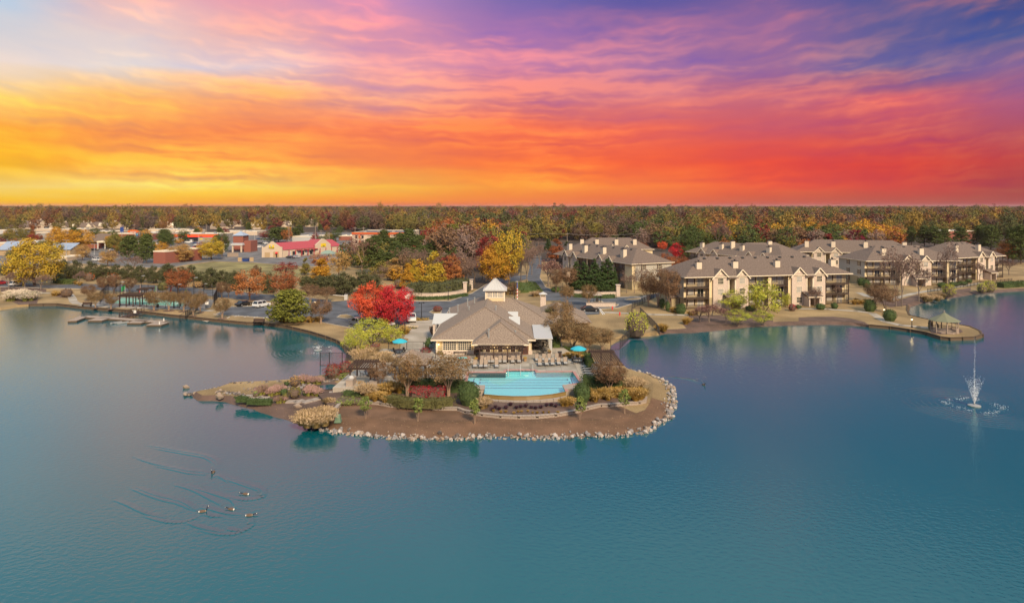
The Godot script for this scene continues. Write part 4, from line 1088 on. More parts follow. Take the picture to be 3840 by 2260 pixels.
	part(t, "trough_water", tr, M.lake_water, off)
	for x in [[7.5, 10.2, 91.2], [-6.8, -4.0, 91.0]]:   # stone piers at both ends of the overflow edge
		var m := MB.new(); m.span(W(x[0], x[2], -0.2), W(x[1], x[2] + 2.0, TD - 0.03))
		part(t, "pier", m, M.stone, off)
		var cpm := MB.new(); cpm.span(W(x[0] - 0.08, x[2] - 0.08, TD - 0.029), W(x[1] + 0.08, x[2] + 2.08, TD + 0.08))
		part(t, "pier_cap", cpm, M.stone_cap, off)
	# hot tub
	var tub := thing("hot_tub", "small round hot tub sunk in the deck by the windows", "hot tub", q(8, 100, 560, TD))
	var rim := MB.new(); rim.lathe(Vector3.ZERO, [[1.0, 0.0], [1.35, 0.0], [1.35, 0.1], [1.0, 0.1], [1.0, 0.02]], 20)
	part(tub, "rim", rim, M.coping)
	var tw := MB.new(); tw.lathe(Vector3(0, 0.03, 0), [[1.0, 0.0], [0.02, 0.005]], 20)
	part(tub, "water", tw, M.pool_plaster)
	# block wall round the planting bed, cap stones on two courses
	var wall := thing("retaining_wall", "curved low block wall between the mulch and the pool planting", "wall", W(0, 85, 0))
	var path := []
	for a in [[7, 135, 1165], [7, 235, 1050], [7, 390, 1052], [7, 520, 1050], [7, 650, 1062], [7, 760, 1085], [7, 900, 1095], [7, 1100, 1110], [7, 1300, 1118], [7, 1500, 1122], [8, 120, 1150], [8, 300, 1185], [8, 500, 1206], [8, 700, 1214], [8, 900, 1212], [8, 1100, 1195], [8, 1300, 1160], [8, 1450, 1120], [8, 1600, 1085], [13, 0, 715], [13, 300, 688], [13, 560, 665], [13, 690, 635], [13, 705, 585], [13, 660, 540]]:
		path.append(q(a[0], a[1], a[2] + 8, 0.0))
	G.wall_path = path
	var blocks := {}
	for i in path.size() - 1:
		var a: Vector3 = path[i]; var b: Vector3 = path[i + 1]
		var n := maxi(1, int(round(a.distance_to(b) / 0.62)))
		for s in n:
			for row in 3:
				var sh := 0.5 / n if row == 1 else 0.0
				var p := a.lerp(b, clampf((s + 0.02) / n + sh, 0, 1)); var r := a.lerp(b, clampf((s + 0.97) / n + sh, 0, 1))
				if p.distance_to(r) < 0.1: continue
				var m := MB.new()
				var jit := rng.randf_range(-0.015, 0.015)
				m.bar(p + Vector3(0, -0.02 + row * 0.2 + (0.02 if row == 2 else 0.0), jit), r + Vector3(0, -0.02 + row * 0.2 + (0.02 if row == 2 else 0.0), jit), 0.34 if row < 2 else 0.42, 0.185 if row < 2 else 0.12)
				part(wall, "cap_stone" if row == 2 else "block", m, M.stone_cap if row == 2 else M.stone, -wall.position)
	# bed behind the wall
	var bedp := []
	for p in path: bedp.append(Vector2(p.x, p.z))
	bedp.append_array([V2(16.5, 91.5), V2(17.3, 96), V2(10.0, 95), V2(10.0, 91), V2(7.8, 87.2), V2(4, 86.4), V2(0, 86.4), V2(-4, 87.2), V2(-7, 92), V2(-7, 94.5), V2(-17, 94.5), V2(-24, 91.6), V2(-27.5, 90.5)])
	var bed := MB.new(); bed.poly(bedp, BED)
	struct("planting_bed", bed, M.dark_mulch, "bark covered bed between block wall and pool")
	# mulch in front of the wall
	var mu := MB.new()
	for i in SHORE.size() - 1:
		if SHORE[i][3] != "m": continue
		var p: Vector3 = G.inner[i] + Vector3(0, 0.012, 0); var r: Vector3 = G.inner[i + 1] + Vector3(0, 0.012, 0)
		mu.quad(p, r, r + Vector3(0, 0, -7.0 if SHORE[i + 1][0] < 2450 else -0.3), p + Vector3(0, 0, -7.0 if SHORE[i][0] < 2450 else -0.3))
	struct("mulch_slope", mu, M.mulch, "brown mulch between block wall and shore rocks")

# ------------------------------------------------------------------ clubhouse
func make_clubhouse() -> void:
	var t := thing("clubhouse", "tan hip-roofed clubhouse with white cupola behind the pool", "clubhouse", W(-5, 125, TD))
	var off := -t.position
	var e := 3.6
	# walls
	var wall := MB.new()
	wall.span(W(-13.4, 112.7, TD), W(3.5, 147.0, e)); wall.span(W(3.4, 124.8, TD), W(8.4, 141.0, e)); wall.span(W(8.2, 128.6, TD), W(15.4, 141.4, e))
	part(t, "wall", wall, M.olive_siding, off)
	var bar := MB.new(); bar.span(W(-5.0, 109.6, TD), W(1.0, 112.72, e - 0.1))
	part(t, "bar_wall", bar, M.olive_siding, off)
	var wains := MB.new()
	wains.span(W(-13.46, 112.62, TD), W(-6.7, 112.7, TD + 0.75)); wains.span(W(2.9, 112.62, TD), W(3.56, 112.7, TD + 0.75)); wains.span(W(-5.4, 109.0, TD), W(1.4, 109.6, TD + 1.05))
	part(t, "stone_base", wains, M.pale_brick, off)
	var ct := MB.new(); ct.span(W(-5.6, 108.8, TD + 1.05), W(1.6, 109.7, TD + 1.13))
	part(t, "bar_counter", ct, M.stone_cap, off)
	var tr := MB.new()
	for x in [-13.4, -6.75, 3.0]: tr.span(W(x, 112.6, TD + 0.75), W(x + 0.28, 112.69, e - 0.1))
	fascia(tr, -14.2, 4.1, -147.6, -112.0, e); fascia(tr, -6.8, 2.8, -112.1, -108.6, e - 0.08); tr.span(W(4.1, 124.0, e - 0.2), W(9.0, 124.06, e))
	part(t, "trim", tr, M.trim, off)
	# roofs
	var ra := MB.new(); hip(ra, -14.2, 4.1, -147.6, -112.0, e, 4.3, false)
	part(t, "roof", ra, M.shingle, off)
	var rb := MB.new(); hip(rb, -12.0, 9.0, -142.0, -124.0, e + 0.02, 4.25, true)
	part(t, "roof", rb, M.shingle, off)
	var rc := MB.new(); hip(rc, 3.0, 16.0, -142.3, -127.8, e + 0.04, 3.1, true)
	part(t, "roof", rc, M.shingle, off)
	var rd := MB.new(); hip(rd, -6.8, 2.8, -122.0, -108.6, e - 0.08, 2.9, false)
	part(t, "roof", rd, M.shingle, off)
	for a in [[W(-14.2, 112.0, e), W(-5.05, 121.15, e + 4.3)], [W(4.1, 112.0, e), W(-5.05, 121.15, e + 4.3)], [W(-5.05, 121.15, e + 4.3), W(-5.05, 133, e + 4.3)], [W(-6.8, 108.6, e - 0.08), W(-2.0, 113.4, e + 2.82)], [W(2.8, 108.6, e - 0.08), W(-2.0, 113.4, e + 2.82)], [W(9.0, 124.0, e), W(0.0, 133.0, e + 4.27)], [W(16.0, 127.8, e + 0.04), W(9.0, 135, e + 3.1)]]:
		var rg := MB.new(); rg.bar(a[0] + Vector3(0, 0.03, 0), a[1] + Vector3(0, 0.03, 0), 0.32, 0.07)
		part(t, "ridge_cap", rg, M.shingle, off)
	# cupola
	var cu := MB.new(); cu.span(W(-5.4, 132.0, 6.0), W(-1.6, 135.8, 9.6))
	var cp := part(t, "cupola", cu, M.cream_siding, off, "cream cupola with white metal roof")
	var cr := MB.new(); hip(cr, -5.9, -1.1, -136.3, -131.5, 9.75, 2.2, true); fascia(cr, -5.9, -1.1, -136.3, -131.5, 9.75, 0.25)
	part(cp, "cupola_roof", cr, M.white_metal)
	var ctm := MB.new()
	for x in [-5.4, -1.6]: ctm.span(W(x - 0.14, 131.85, 6.4), W(x + 0.14, 132.0, 9.6))
	ctm.span(W(-5.26, 131.9, 7.95), W(-1.74, 132.0, 8.1))
	part(cp, "cupola_trim", ctm, M.trim)
	for i in 3: window(cp, W(-4.6 + i * 1.1, 131.97, 8.75), 0.0, 0.9, 1.1, 3, 2, "glass_blind", "trim")
	for i in 7:
		var s := MB.new(); s.bar(W(-5.7 + i * 0.73, 131.5, 9.77 + 0.02), W(-3.5 + (i - 3) * 0.1, 133.7, 11.9), 0.04, 0.05)
		part(cp, "roof_seam", s, M.white_metal)
	# white metal porch roof, two dormers, patio cover
	for a in [["porch_roof", -15.9, -9.0, 127.2, 134.0, 3.55, 1.55], ["dormer_roof", -0.6, 1.5, 119.2, 123.4, 4.9, 1.15], ["dormer_roof", -0.8, 1.2, 124.6, 128.8, 4.9, 1.2]]:
		var m := MB.new(); var zm: float = -(a[3] + a[4]) * 0.5
		var x0: float = a[1]; var x1: float = a[2]; var y: float = a[5]; var yr: float = a[5] + a[6]
		m.quad(Vector3(x0, y, -a[3]), Vector3(x1, y, -a[3]), Vector3(x1, yr, zm), Vector3(x0, yr, zm)); m.quad(Vector3(x0, y, -a[4]), Vector3(x1, y, -a[4]), Vector3(x1, yr, zm), Vector3(x0, yr, zm))
		m.tri(Vector3(x0, y, -a[3]), Vector3(x0, y, -a[4]), Vector3(x0, yr, zm)); m.tri(Vector3(x1, y, -a[3]), Vector3(x1, y, -a[4]), Vector3(x1, yr, zm))
		m.quad(Vector3(x0, y, -a[3]), Vector3(x1, y, -a[3]), Vector3(x1, y, -a[4]), Vector3(x0, y, -a[4]))
		var n := int((x1 - x0) / 0.6)
		for i in n:
			var x := x0 + (i + 0.5) * (x1 - x0) / n
			m.bar(Vector3(x, y + 0.02, -a[3]), Vector3(x, yr + 0.02, zm), 0.04, 0.05)
		part(t, a[0], m, M.white_metal, off)
	for z in [127.6, 133.6]:
		var pp := MB.new(); pp.span(W(-15.75, z - 0.2, TD), W(-15.35, z + 0.2, 3.5))
		part(t, "porch_column", pp, M.pale_brick, off)
	var pc := MB.new(); pc.hexa([W(3.9, 112.6, 3.55), W(7.2, 112.6, 3.55), W(7.2, 124.0, 3.85), W(3.9, 124.0, 3.85), W(3.9, 112.6, 3.72), W(7.2, 112.6, 3.72), W(7.2, 124.0, 4.02), W(3.9, 124.0, 4.02)])
	part(t, "patio_roof", pc, M.white_metal, off)
	for d in [112.9, 115.4, 117.9, 120.4, 122.9]:
		var m := MB.new(); m.span(W(6.85, d - 0.11, TD), W(7.07, d + 0.11, 3.7))
		part(t, "column", m, M.white_metal, off)
	# windows and doors
	for x in [-11.0, -8.35]: window(t, W(x, 112.68, TD + 1.5) + off, 0.0, 2.25, 1.45, 6, 4, "glass_dark", "trim")
	for x in [-6.05, 2.25]:
		window(t, W(x, 112.68, TD + 1.12) + off, 0.0, 0.95, 2.0, 4, 6, "glass_dark", "door_red", false, "french_door")
	for x in [-4.15, -2.0, 0.15]:
		var m := MB.new(); m.span(W(x - 0.38, 109.52, TD + 1.15), W(x, 109.6, e - 0.25)); m.span(W(x + 0.02, 109.52, TD + 1.15), W(x + 0.4, 109.6, e - 0.25))
		var sh := part(t, "shutter_door", m, M.dark_wood, off)
		var f := MB.new(); f.span(W(x - 0.5, 109.54, e - 0.25), W(x + 0.52, 109.62, e - 0.12)); f.span(W(x - 0.5, 109.54, TD + 1.13), W(x - 0.38, 109.62, e - 0.25)); f.span(W(x + 0.4, 109.54, TD + 1.13), W(x + 0.52, 109.62, e - 0.25))
		part(sh, "frame", f, M.trim)
	for x in [-12.9, -6.95]: bulb(t, W(x, 112.45, TD + 1.75) + off, 0.13, 0.1)
	for x in [-3.0, -0.8]: bulb(t, W(x, 108.4, 3.0) + off, 0.1, 0.15)
	# vents on the roof
	for a in [[26, 1065, 830, 0.9, 5.3], [26, 1130, 650, 1.0, 6.7], [26, 1015, 1050, 1.1, 4.6], [26, 1255, 830, 0.5, 5.2], [26, 1450, 1010, 0.4, 4.6], [26, 668, 515, 0.9, 6.9], [26, 510, 600, 0.7, 6.0], [26, 372, 645, 0.6, 5.2], [26, 782, 465, 0.5, 7.2], [26, 692, 605, 0.4, 6.4]]:
		var p := q(a[0], a[1], a[2], a[4]); var m := MB.new()
		m.tube(p + Vector3(0, -0.6, 0), p + Vector3(0, a[3], 0), 0.11, 0.11, 8); m.tube(p + Vector3(0, a[3], 0), p + Vector3(0, a[3] + 0.18, 0), 0.19, 0.17, 8)
		part(t, "vent_pipe", m, M.grey_metal, off)
	var dish := MB.new(); var dp := q(26, 1170, 950, 5.0)
	dish.lathe(dp + Vector3(0, 0.25, 0), [[0.08, 0.45], [0.1, 0.3], [0.45, 0.1], [0.62, 0.0]], 12); dish.tube(dp + Vector3(0, -0.5, 0), dp + Vector3(0, 0.3, 0), 0.2, 0.2, 8)
	part(t, "roof_ventilator", dish, M.grey_metal, off)
	var chm := MB.new(); chm.span(W(6.2, 139.4, 3.0), W(7.4, 140.6, 7.2))
	var cm := part(t, "chimney", chm, M.pale_brick, off)
	var cc := MB.new()
	for x in [6.25, 7.35]:
		for d in [139.45, 140.55]: cc.span(W(x - 0.06, d - 0.06, 7.2), W(x + 0.06, d + 0.06, 7.75))
	hip(cc, 5.9, 7.7, -140.9, -139.1, 7.75, 0.5, true)
	part(cm, "chimney_cap", cc, M.white_metal)
	# bar pergola
	pergola("pergola", "dark timber pergola over the bar front", [-5.6, 1.8, 106.9, 109.3], TD, 3.15, 4, 18, true)

func pergola(n: String, label: String, r: Array, y0: float, top: float, posts: int, slats: int, across: bool) -> void:
	# r: x0, x1, front distance, back distance; slats run from front to back when across is false
	var t := thing(n, label, "pergola", W((r[0] + r[1]) / 2, (r[2] + r[3]) / 2, y0))
	var off := -t.position
	for i in posts:
		var x := lerpf(r[0] + 0.2, r[1] - 0.2, float(i) / maxi(1, posts - 1))
		for d in [r[2] + 0.15, r[3] - 0.15]:
			if across and d > r[2] + 0.2: continue
			var m := MB.new(); m.span(W(x - 0.1, d - 0.1, y0), W(x + 0.1, d + 0.1, top))
			part(t, "post", m, M.dark_wood, off)
	for d in [r[2] + 0.15, r[3] - 0.15]:
		for s in [-0.13, 0.13]:
			var m := MB.new(); m.span(W(r[0] - 0.35, d + s - 0.035, top - 0.12), W(r[1] + 0.35, d + s + 0.035, top + 0.12))
			part(t, "beam", m, M.dark_wood, off)
	for i in slats:
		var x := lerpf(r[0], r[1], float(i) / (slats - 1))
		var m := MB.new(); m.span(W(x - 0.035, r[2] - 0.45, top + 0.12), W(x + 0.035, r[3] + 0.45, top + 0.3))
		part(t, "rafter", m, M.dark_wood, off)
	var nb := int((r[3] - r[2]) / 0.5)
	for i in nb:
		var d := lerpf(r[2], r[3], (i + 0.5) / nb)
		var m := MB.new(); m.span(W(r[0] - 0.2, d - 0.025, top + 0.3), W(r[1] + 0.2, d + 0.025, top + 0.35))
		part(t, "batten", m, M.dark_wood, off)

func make_shelters() -> void:
	pergola("pergola", "small dark pergola over the stone grill", [-24.0, -20.6, 93.8, 98.4], TD, 3.1, 2, 10, false)
	pergola("pergola", "long dark pergola at the lake edge beside the deck chairs", [12.7, 16.3, 95.4, 104.2], TD, 3.3, 3, 12, false)
	pergola("pergola", "long brown pergola beside the tennis court", _court_rect(640, 1010, 590, 545), 0.0, 2.9, 4, 20, false)
	pergola("pergola", "short brown pergola behind the long one at the court", _court_rect(960, 1120, 470, 440), 0.0, 2.9, 2, 9, false)
	pergola("pergola", "brown pergola hidden by the crape myrtles at the court", _court_rect(1560, 1760, 612, 575), 0.0, 2.9, 3, 10, false)
	# cabana
	var t := thing("cabana", "open cabana with brown hip roof beside the pool", "cabana", W(-15.3, 98.5, TD))
	var off := -t.position
	var r := MB.new(); hip(r, -18.2, -12.6, -101.3, -95.9, 3.2, 1.75, true)
	part(t, "roof", r, M.shingle, off)
	var fs := MB.new(); fascia(fs, -18.2, -12.6, -101.3, -95.9, 3.2, 0.2)
	part(t, "fascia", fs, M.dark_wood, off)
	for x in [-17.7, -13.1]:
		for d in [96.5, 100.7]:
			var m := MB.new(); m.span(W(x - 0.13, d - 0.13, TD), W(x + 0.13, d + 0.13, 3.1))
			part(t, "post", m, M.dark_wood, off)
	# gazebo on the spit
	var g := thing("gazebo", "weathered timber gazebo on the grassy spit", "gazebo", q(6, 1437, 1335))
	var rr := 2.55
	var gr := MB.new()
	for i in 8:
		var a0 := TAU * (i + 0.5) / 8; var a1 := TAU * (i + 1.5) / 8
		var p0 := Vector3(cos(a0), 0, sin(a0)); var p1 := Vector3(cos(a1), 0, sin(a1))
		gr.quad(p0 * (rr + 0.5) + Vector3(0, 2.5, 0), p1 * (rr + 0.5) + Vector3(0, 2.5, 0), p1 * 1.1 + Vector3(0, 3.5, 0), p0 * 1.1 + Vector3(0, 3.5, 0))
		gr.tri(p0 * 1.1 + Vector3(0, 3.5, 0), p1 * 1.1 + Vector3(0, 3.5, 0), Vector3(0, 4.25, 0))
		gr.tri(p0 * (rr + 0.5) + Vector3(0, 2.48, 0), p1 * (rr + 0.5) + Vector3(0, 2.48, 0), Vector3(0, 2.6, 0))
		var m := MB.new(); m.bar(p0 * rr, p0 * rr + Vector3(0, 2.5, 0), 0.16, 0.16)
		part(g, "post", m, M.weathered)
		if i != 1:
			var rl := MB.new()
			rl.bar(p0 * rr + Vector3(0, 1.0, 0), p1 * rr + Vector3(0, 1.0, 0), 0.07, 0.1); rl.bar(p0 * rr + Vector3(0, 0.3, 0), p1 * rr + Vector3(0, 0.3, 0), 0.07, 0.1)
			for k in 10:
				var pp := (p0 * rr).lerp(p1 * rr, (k + 0.5) / 10)
				rl.bar(pp + Vector3(0, 0.3, 0), pp + Vector3(0, 1.0, 0), 0.05, 0.05)
			part(g, "railing", rl, M.weathered)
	part(g, "roof", gr, M.moss_shingle)
	var gf := MB.new(); gf.lathe(Vector3.ZERO, [[rr + 0.15, 0.0], [rr + 0.15, 0.25], [0.02, 0.26]], 8)
	part(g, "floor", gf, M.weathered)
	var fi := MB.new(); fi.lathe(Vector3(0, 4.2, 0), [[0.12, 0.0], [0.14, 0.15], [0.03, 0.5]], 8)
	part(g, "finial", fi, M.weathered)

func _court_rect(x0: float, x1: float, yf: float, yb: float) -> Array:
	var a := q(25, x0, yf); var b := q(25, x1, yf); var c := q(25, x0, yb)
	return [a.x, b.x, -a.z, maxf(-c.z, -a.z + 2.2)]

# ------------------------------------------------------------------ pool furniture
func make_furniture() -> void:
	var c := thing("deck_chair", "tan sling deck chair in the row behind the pool", "deck chair", Vector3.ZERO, 0.0, "deck chairs behind the pool")
	var s := MB.new(); s.span(Vector3(-0.3, 0.34, -0.3), Vector3(0.3, 0.38, 0.95))
	part(c, "seat", s, M.sling_light)
	var b := MB.new(); b.hexa([Vector3(-0.3, 0.34, -0.3), Vector3(0.3, 0.34, -0.3), Vector3(0.3, 0.38, -0.27), Vector3(-0.3, 0.38, -0.27), Vector3(-0.3, 1.05, -0.66), Vector3(0.3, 1.05, -0.66), Vector3(0.3, 1.06, -0.62), Vector3(-0.3, 1.06, -0.62)])
	part(c, "backrest", b, M.sling)
	var f := MB.new()
	for x in [-0.33, 0.33]:
		f.bar(Vector3(x, 0.36, -0.35), Vector3(x, 0.36, 1.0), 0.05, 0.06); f.bar(Vector3(x, 0.36, -0.32), Vector3(x, 1.07, -0.67), 0.05, 0.05)
		f.bar(Vector3(x, 0.6, -0.4), Vector3(x, 0.6, 0.1), 0.05, 0.04)
	part(c, "frame", f, M.dark_metal)
	for x in [-0.33, 0.33]:
		for z in [-0.2, 0.85]:
			var l := MB.new(); l.bar(Vector3(x, 0, z), Vector3(x, 0.36, z), 0.05, 0.05)
			part(c, "leg", l, M.dark_metal)
	var first := true
	for a in [[310, 615], [383, 615], [428, 615], [508, 615], [561, 615], [650, 615], [717, 612], [235, 665], [303, 665], [353, 665], [472, 665], [913, 595], [990, 592], [1050, 590], [1130, 588], [945, 645], [1018, 642], [1085, 640], [1152, 635], [1225, 632]]:
		var p := q(8, a[0], a[1], TD) + Vector3(0, 0.003, -0.3)
		if first:
			c.position = p; first = false
		else:
			var d := copy(c, p, rng.randf_range(-0.06, 0.06))
			if a[0] > 900: tag(d, "tan sling deck chair in the double row behind the pool's deep end", "deck chair", "deck chairs at the deep end")
	for a in [[1470, 672], [1480, 697], [1490, 722], [1500, 750], [1512, 780]]:
		tag(copy(c, q(8, a[0], a[1], TD) + Vector3(0, 0.003, 0), -PI / 2), "tan sling deck chair in the column beside the long pergola", "deck chair", "deck chairs beside the long pergola")
	for a in [[1215, 745], [1222, 772], [1230, 800], [1238, 828], [1480, 815]]:
		tag(copy(c, q(7, a[0], a[1], TD) + Vector3(0, 0.003, 0), PI / 2), "tan sling deck chair between cabana and pool", "deck chair", "deck chairs by the cabana")
	# side tables
	var st := thing("side_table", "small dark side table among the deck chairs", "side table", q(8, 412, 662, TD), 0.0, "side tables on the deck")
	var tp := MB.new(); tp.lathe(Vector3.ZERO, [[0.02, 0.42], [0.27, 0.42], [0.27, 0.46], [0.02, 0.46]], 10)
	part(st, "table_top", tp, M.dark_metal)
	for i in 3:
		var l := MB.new(); var an := TAU * i / 3
		l.bar(Vector3(cos(an) * 0.22, 0, sin(an) * 0.22), Vector3(cos(an) * 0.16, 0.43, sin(an) * 0.16), 0.03, 0.03)
		part(st, "leg", l, M.dark_metal)
	for a in [[605, 612], [683, 610], [985, 645], [1188, 632], [340, 612]]: copy(st, q(8, a[0], a[1], TD))
	# dining tables and chairs
	var tb := thing("round_table", "round table with beige top in the covered patio", "table", q(26, 1803, 1262, TD), 0.0, "round tables under the patio roof")
	var top := MB.new(); top.lathe(Vector3.ZERO, [[0.02, 0.7], [0.68, 0.7], [0.7, 0.74], [0.02, 0.74]], 18)
	part(tb, "table_top", top, M.trim)
	var ft := MB.new(); ft.tube(Vector3.ZERO, Vector3(0, 0.7, 0), 0.06, 0.06, 8); ft.lathe(Vector3.ZERO, [[0.34, 0.0], [0.32, 0.05], [0.06, 0.09]], 10)
	part(tb, "pedestal", ft, M.dark_metal)
	copy(tb, W(5.2, 117.4, TD)); copy(tb, W(5.0, 120.6, TD))
	var db := thing("patio_table", "dark metal patio table by the planters", "table", q(8, 985, 520, TD))
	part(db, "table_top", top, M.dark_metal); part(db, "pedestal", ft, M.dark_metal)
	var t2 := copy(db, q(8, 1362, 612, TD)); tag(t2, "dark patio table under the blue umbrella by the long pergola", "table")
	var t3 := copy(db, q(7, 862, 512, TD)); tag(t3, "dark patio table under the blue umbrella by the path gate", "table")
	var t4 := copy(db, q(7, 525, 750, TD)); tag(t4, "dark patio table under the small pergola", "table")
	var ch := thing("patio_chair", "dark metal patio chair round a table", "chair", Vector3.ZERO, 0.0, "patio chairs")
	var cs := MB.new(); cs.span(Vector3(-0.23, 0.42, -0.23), Vector3(0.23, 0.46, 0.23)); part(ch, "seat", cs, M.dark_metal)
	var cb := MB.new(); cb.hexa([Vector3(-0.23, 0.46, -0.23), Vector3(0.23, 0.46, -0.23), Vector3(0.23, 0.46, -0.2), Vector3(-0.23, 0.46, -0.2), Vector3(-0.22, 0.92, -0.33), Vector3(0.22, 0.92, -0.33), Vector3(0.22, 0.92, -0.3), Vector3(-0.22, 0.92, -0.3)]); part(ch, "backrest", cb, M.dark_metal)
	for x in [-0.21, 0.21]:
		for z in [-0.21, 0.21]:
			var l := MB.new(); l.bar(Vector3(x, 0, z), Vector3(x, 0.42, z), 0.035, 0.035); part(ch, "leg", l, M.dark_metal)
	var one := true
	for o in [tb.position, W(5.2, 117.4, TD), db.position, t2.position, t3.position, t4.position]:
		for i in 4:
			var an: float = TAU * i / 4 + 0.6 + o.x
			var p: Vector3 = o + Vector3(sin(an), 0, cos(an)) * 1.0
			if one:
				ch.position = p; ch.rotation.y = an + PI; one = false
			else: copy(ch, p, an + PI)
	# umbrellas
	for a in [[8, 1365, 600, "turquoise umbrella beside the long pergola"], [7, 868, 512, "turquoise umbrella beside the path gate"]]:
		var p := q(a[0], a[1], a[2], TD)
		var u := thing("umbrella", a[3], "umbrella", p + Vector3(0, 0.75, 0))
		u.position.y = TD
		for i in 8:
			var a0 := TAU * i / 8; var a1 := TAU * (i + 1) / 8
			var m := MB.new(); var e0 := Vector3(cos(a0), 0, sin(a0)) * 1.35; var e1 := Vector3(cos(a1), 0, sin(a1)) * 1.35
			m.quad(e0 + Vector3(0, 2.2, 0), e1 + Vector3(0, 2.2, 0), e1 * 0.5 + Vector3(0, 2.52, 0), e0 * 0.5 + Vector3(0, 2.52, 0)); m.tri(e0 * 0.5 + Vector3(0, 2.52, 0), e1 * 0.5 + Vector3(0, 2.52, 0), Vector3(0, 2.68, 0))
			m.quad(e0 + Vector3(0, 2.2, 0), e1 + Vector3(0, 2.2, 0), e1 * 1.005 + Vector3(0, 2.06, 0), e0 * 1.005 + Vector3(0, 2.06, 0))
			part(u, "canopy_panel", m, M.turquoise)
			var rb := MB.new(); rb.bar(e0 + Vector3(0, 2.18, 0), Vector3(0, 2.64, 0), 0.02, 0.02); part(u, "rib", rb, M.dark_metal)
		var pl := MB.new(); pl.tube(Vector3(0, 0.78, 0), Vector3(0, 2.75, 0), 0.025, 0.025, 6); part(u, "pole", pl, M.dark_metal)
	# planters
	var pt := thing("planter", "terracotta planter with yellow flowers at the bar pergola", "planter", q(8, 243, 598, TD), 0.0, "planters at the bar pergola")
	mat("terracotta", lin(0.42, 0.26, 0.14), 0.85)
	var pm := MB.new(); pm.lathe(Vector3.ZERO, [[0.22, 0.0], [0.36, 0.45], [0.4, 0.5], [0.33, 0.5]], 12); part(pt, "pot", pm, M.terracotta)
	var fl := MB.new(); fl.tint = true
	for i in 120:
		fl.col = Color(1, 1, 1) * rng.randf_range(0.6, 1.3)
		leaf(fl, Vector3(rng.randfn() * 0.16, 0.55 + absf(rng.randfn()) * 0.1, rng.randfn() * 0.16), 0.1, rng, Vector3.UP)
	part(pt, "flowers", fl, M.yellow)
	copy(pt, q(8, 783, 592, TD))
	var p3 := copy(pt, q(8, 1050, 515, TD)); tag(p3, "terracotta planter beside the dark patio table", "planter")
	# bins, bench, grill, AC units
	for a in [[8, 265, 575, "dark square bin beside the bar pergola"], [8, 1160, 555, "dark square bin behind the double chair row"]]:
		var p := q(a[0], a[1], a[2], TD); var o := thing("litter_bin", a[3], "bin", p)
		var m := MB.new(); m.span(Vector3(-0.32, 0, -0.32), Vector3(0.32, 0.95, 0.32)); part(o, "bin_body", m, M.dark_wood)
		var l := MB.new(); l.span(Vector3(-0.36, 0.952, -0.36), Vector3(0.36, 1.05, 0.36)); part(o, "lid", l, M.dark_metal)
	for a in [[26, 545, 1345, "long dark bench under the clubhouse windows"], [26, 1265, 1420, "dark bench in front of the bar counter"]]:
		var o := thing("bench", a[3], "bench", q(a[0], a[1], a[2], TD))
		var m := MB.new(); m.span(Vector3(-1.15, 0.4, -0.25), Vector3(1.15, 0.46, 0.25)); part(o, "seat", m, M.dark_metal)
		var bk := MB.new(); bk.span(Vector3(-1.15, 0.5, -0.28), Vector3(1.15, 0.9, -0.22)); part(o, "backrest", bk, M.dark_metal)
		for x in [-1.0, 1.0]:
			var l := MB.new(); l.span(Vector3(x - 0.04, 0, -0.28), Vector3(x + 0.04, 0.5, 0.22)); part(o, "leg", l, M.dark_metal)
	var gs := thing("grill_counter", "stone grill counters under the small pergola", "grill", q(7, 365, 850, TD))
	var g1 := MB.new(); g1.span(Vector3(-0.9, 0, -1.2), Vector3(0.1, 0.9, 1.0)); part(gs, "stone_counter", g1, M.stone)
	var g3 := MB.new(); g3.span(Vector3(-0.95, 0.901, -1.25), Vector3(0.15, 0.97, 1.05)); part(gs, "counter_top", g3, M.stone_cap)
	var g2 := MB.new(); g2.lathe(Vector3(-0.35, 0.97, 0), [[0.4, 0.0], [0.4, 0.15], [0.25, 0.35], [0.02, 0.4]], 10); part(gs, "grill_hood", g2, M.white_metal)
	var gc := thing("stone_counter", "low stone counter at the front post of the small pergola", "counter", q(7, 585, 880, TD))
	var g4 := MB.new(); g4.span(Vector3(-0.6, 0, -1.3), Vector3(0.5, 0.85, 0.3)); part(gc, "stone_base", g4, M.stone)
	var g5 := MB.new(); g5.span(Vector3(-0.65, 0.851, -1.35), Vector3(0.55, 0.92, 0.35)); part(gc, "counter_top", g5, M.stone_cap)
	for a in [[7, 1212, 480], [7, 1218, 455], [7, 1226, 430], [7, 1234, 408]]:
		var o := thing("cooling_unit", "pale green cooling unit beside the clubhouse wall", "cooling unit", q(a[0], a[1], a[2], 0.4), 0.0, "cooling units by the clubhouse")
		var m := MB.new(); m.span(Vector3(-0.4, 0, -0.4), Vector3(0.4, 0.85, 0.4)); part(o, "casing", m, M.unit_green)
		var fa := MB.new(); fa.lathe(Vector3(0, 0.855, 0), [[0.3, 0.0], [0.3, 0.02], [0.02, 0.02]], 10); part(o, "fan_grille", fa, M.dark_metal)

# ------------------------------------------------------------------ apartments
func railing(parent: Node, x0: float, x1: float, y: float, z0: float, z1: float) -> void:
	var m := MB.new()
	for yy in [y + 0.12, y + 1.0]: m.span(Vector3(x0, yy, z1 - 0.04), Vector3(x1, yy + 0.09, z1 + 0.04))
	var n := int((x1 - x0) / 0.2)
	for i in n:
		var x := lerpf(x0, x1, (i + 0.5) / n)
		m.span(Vector3(x - 0.045, y + 0.2, z1 - 0.02), Vector3(x + 0.045, y + 1.0, z1 + 0.02))
	part(parent, "railing", m, M.rail_brown)

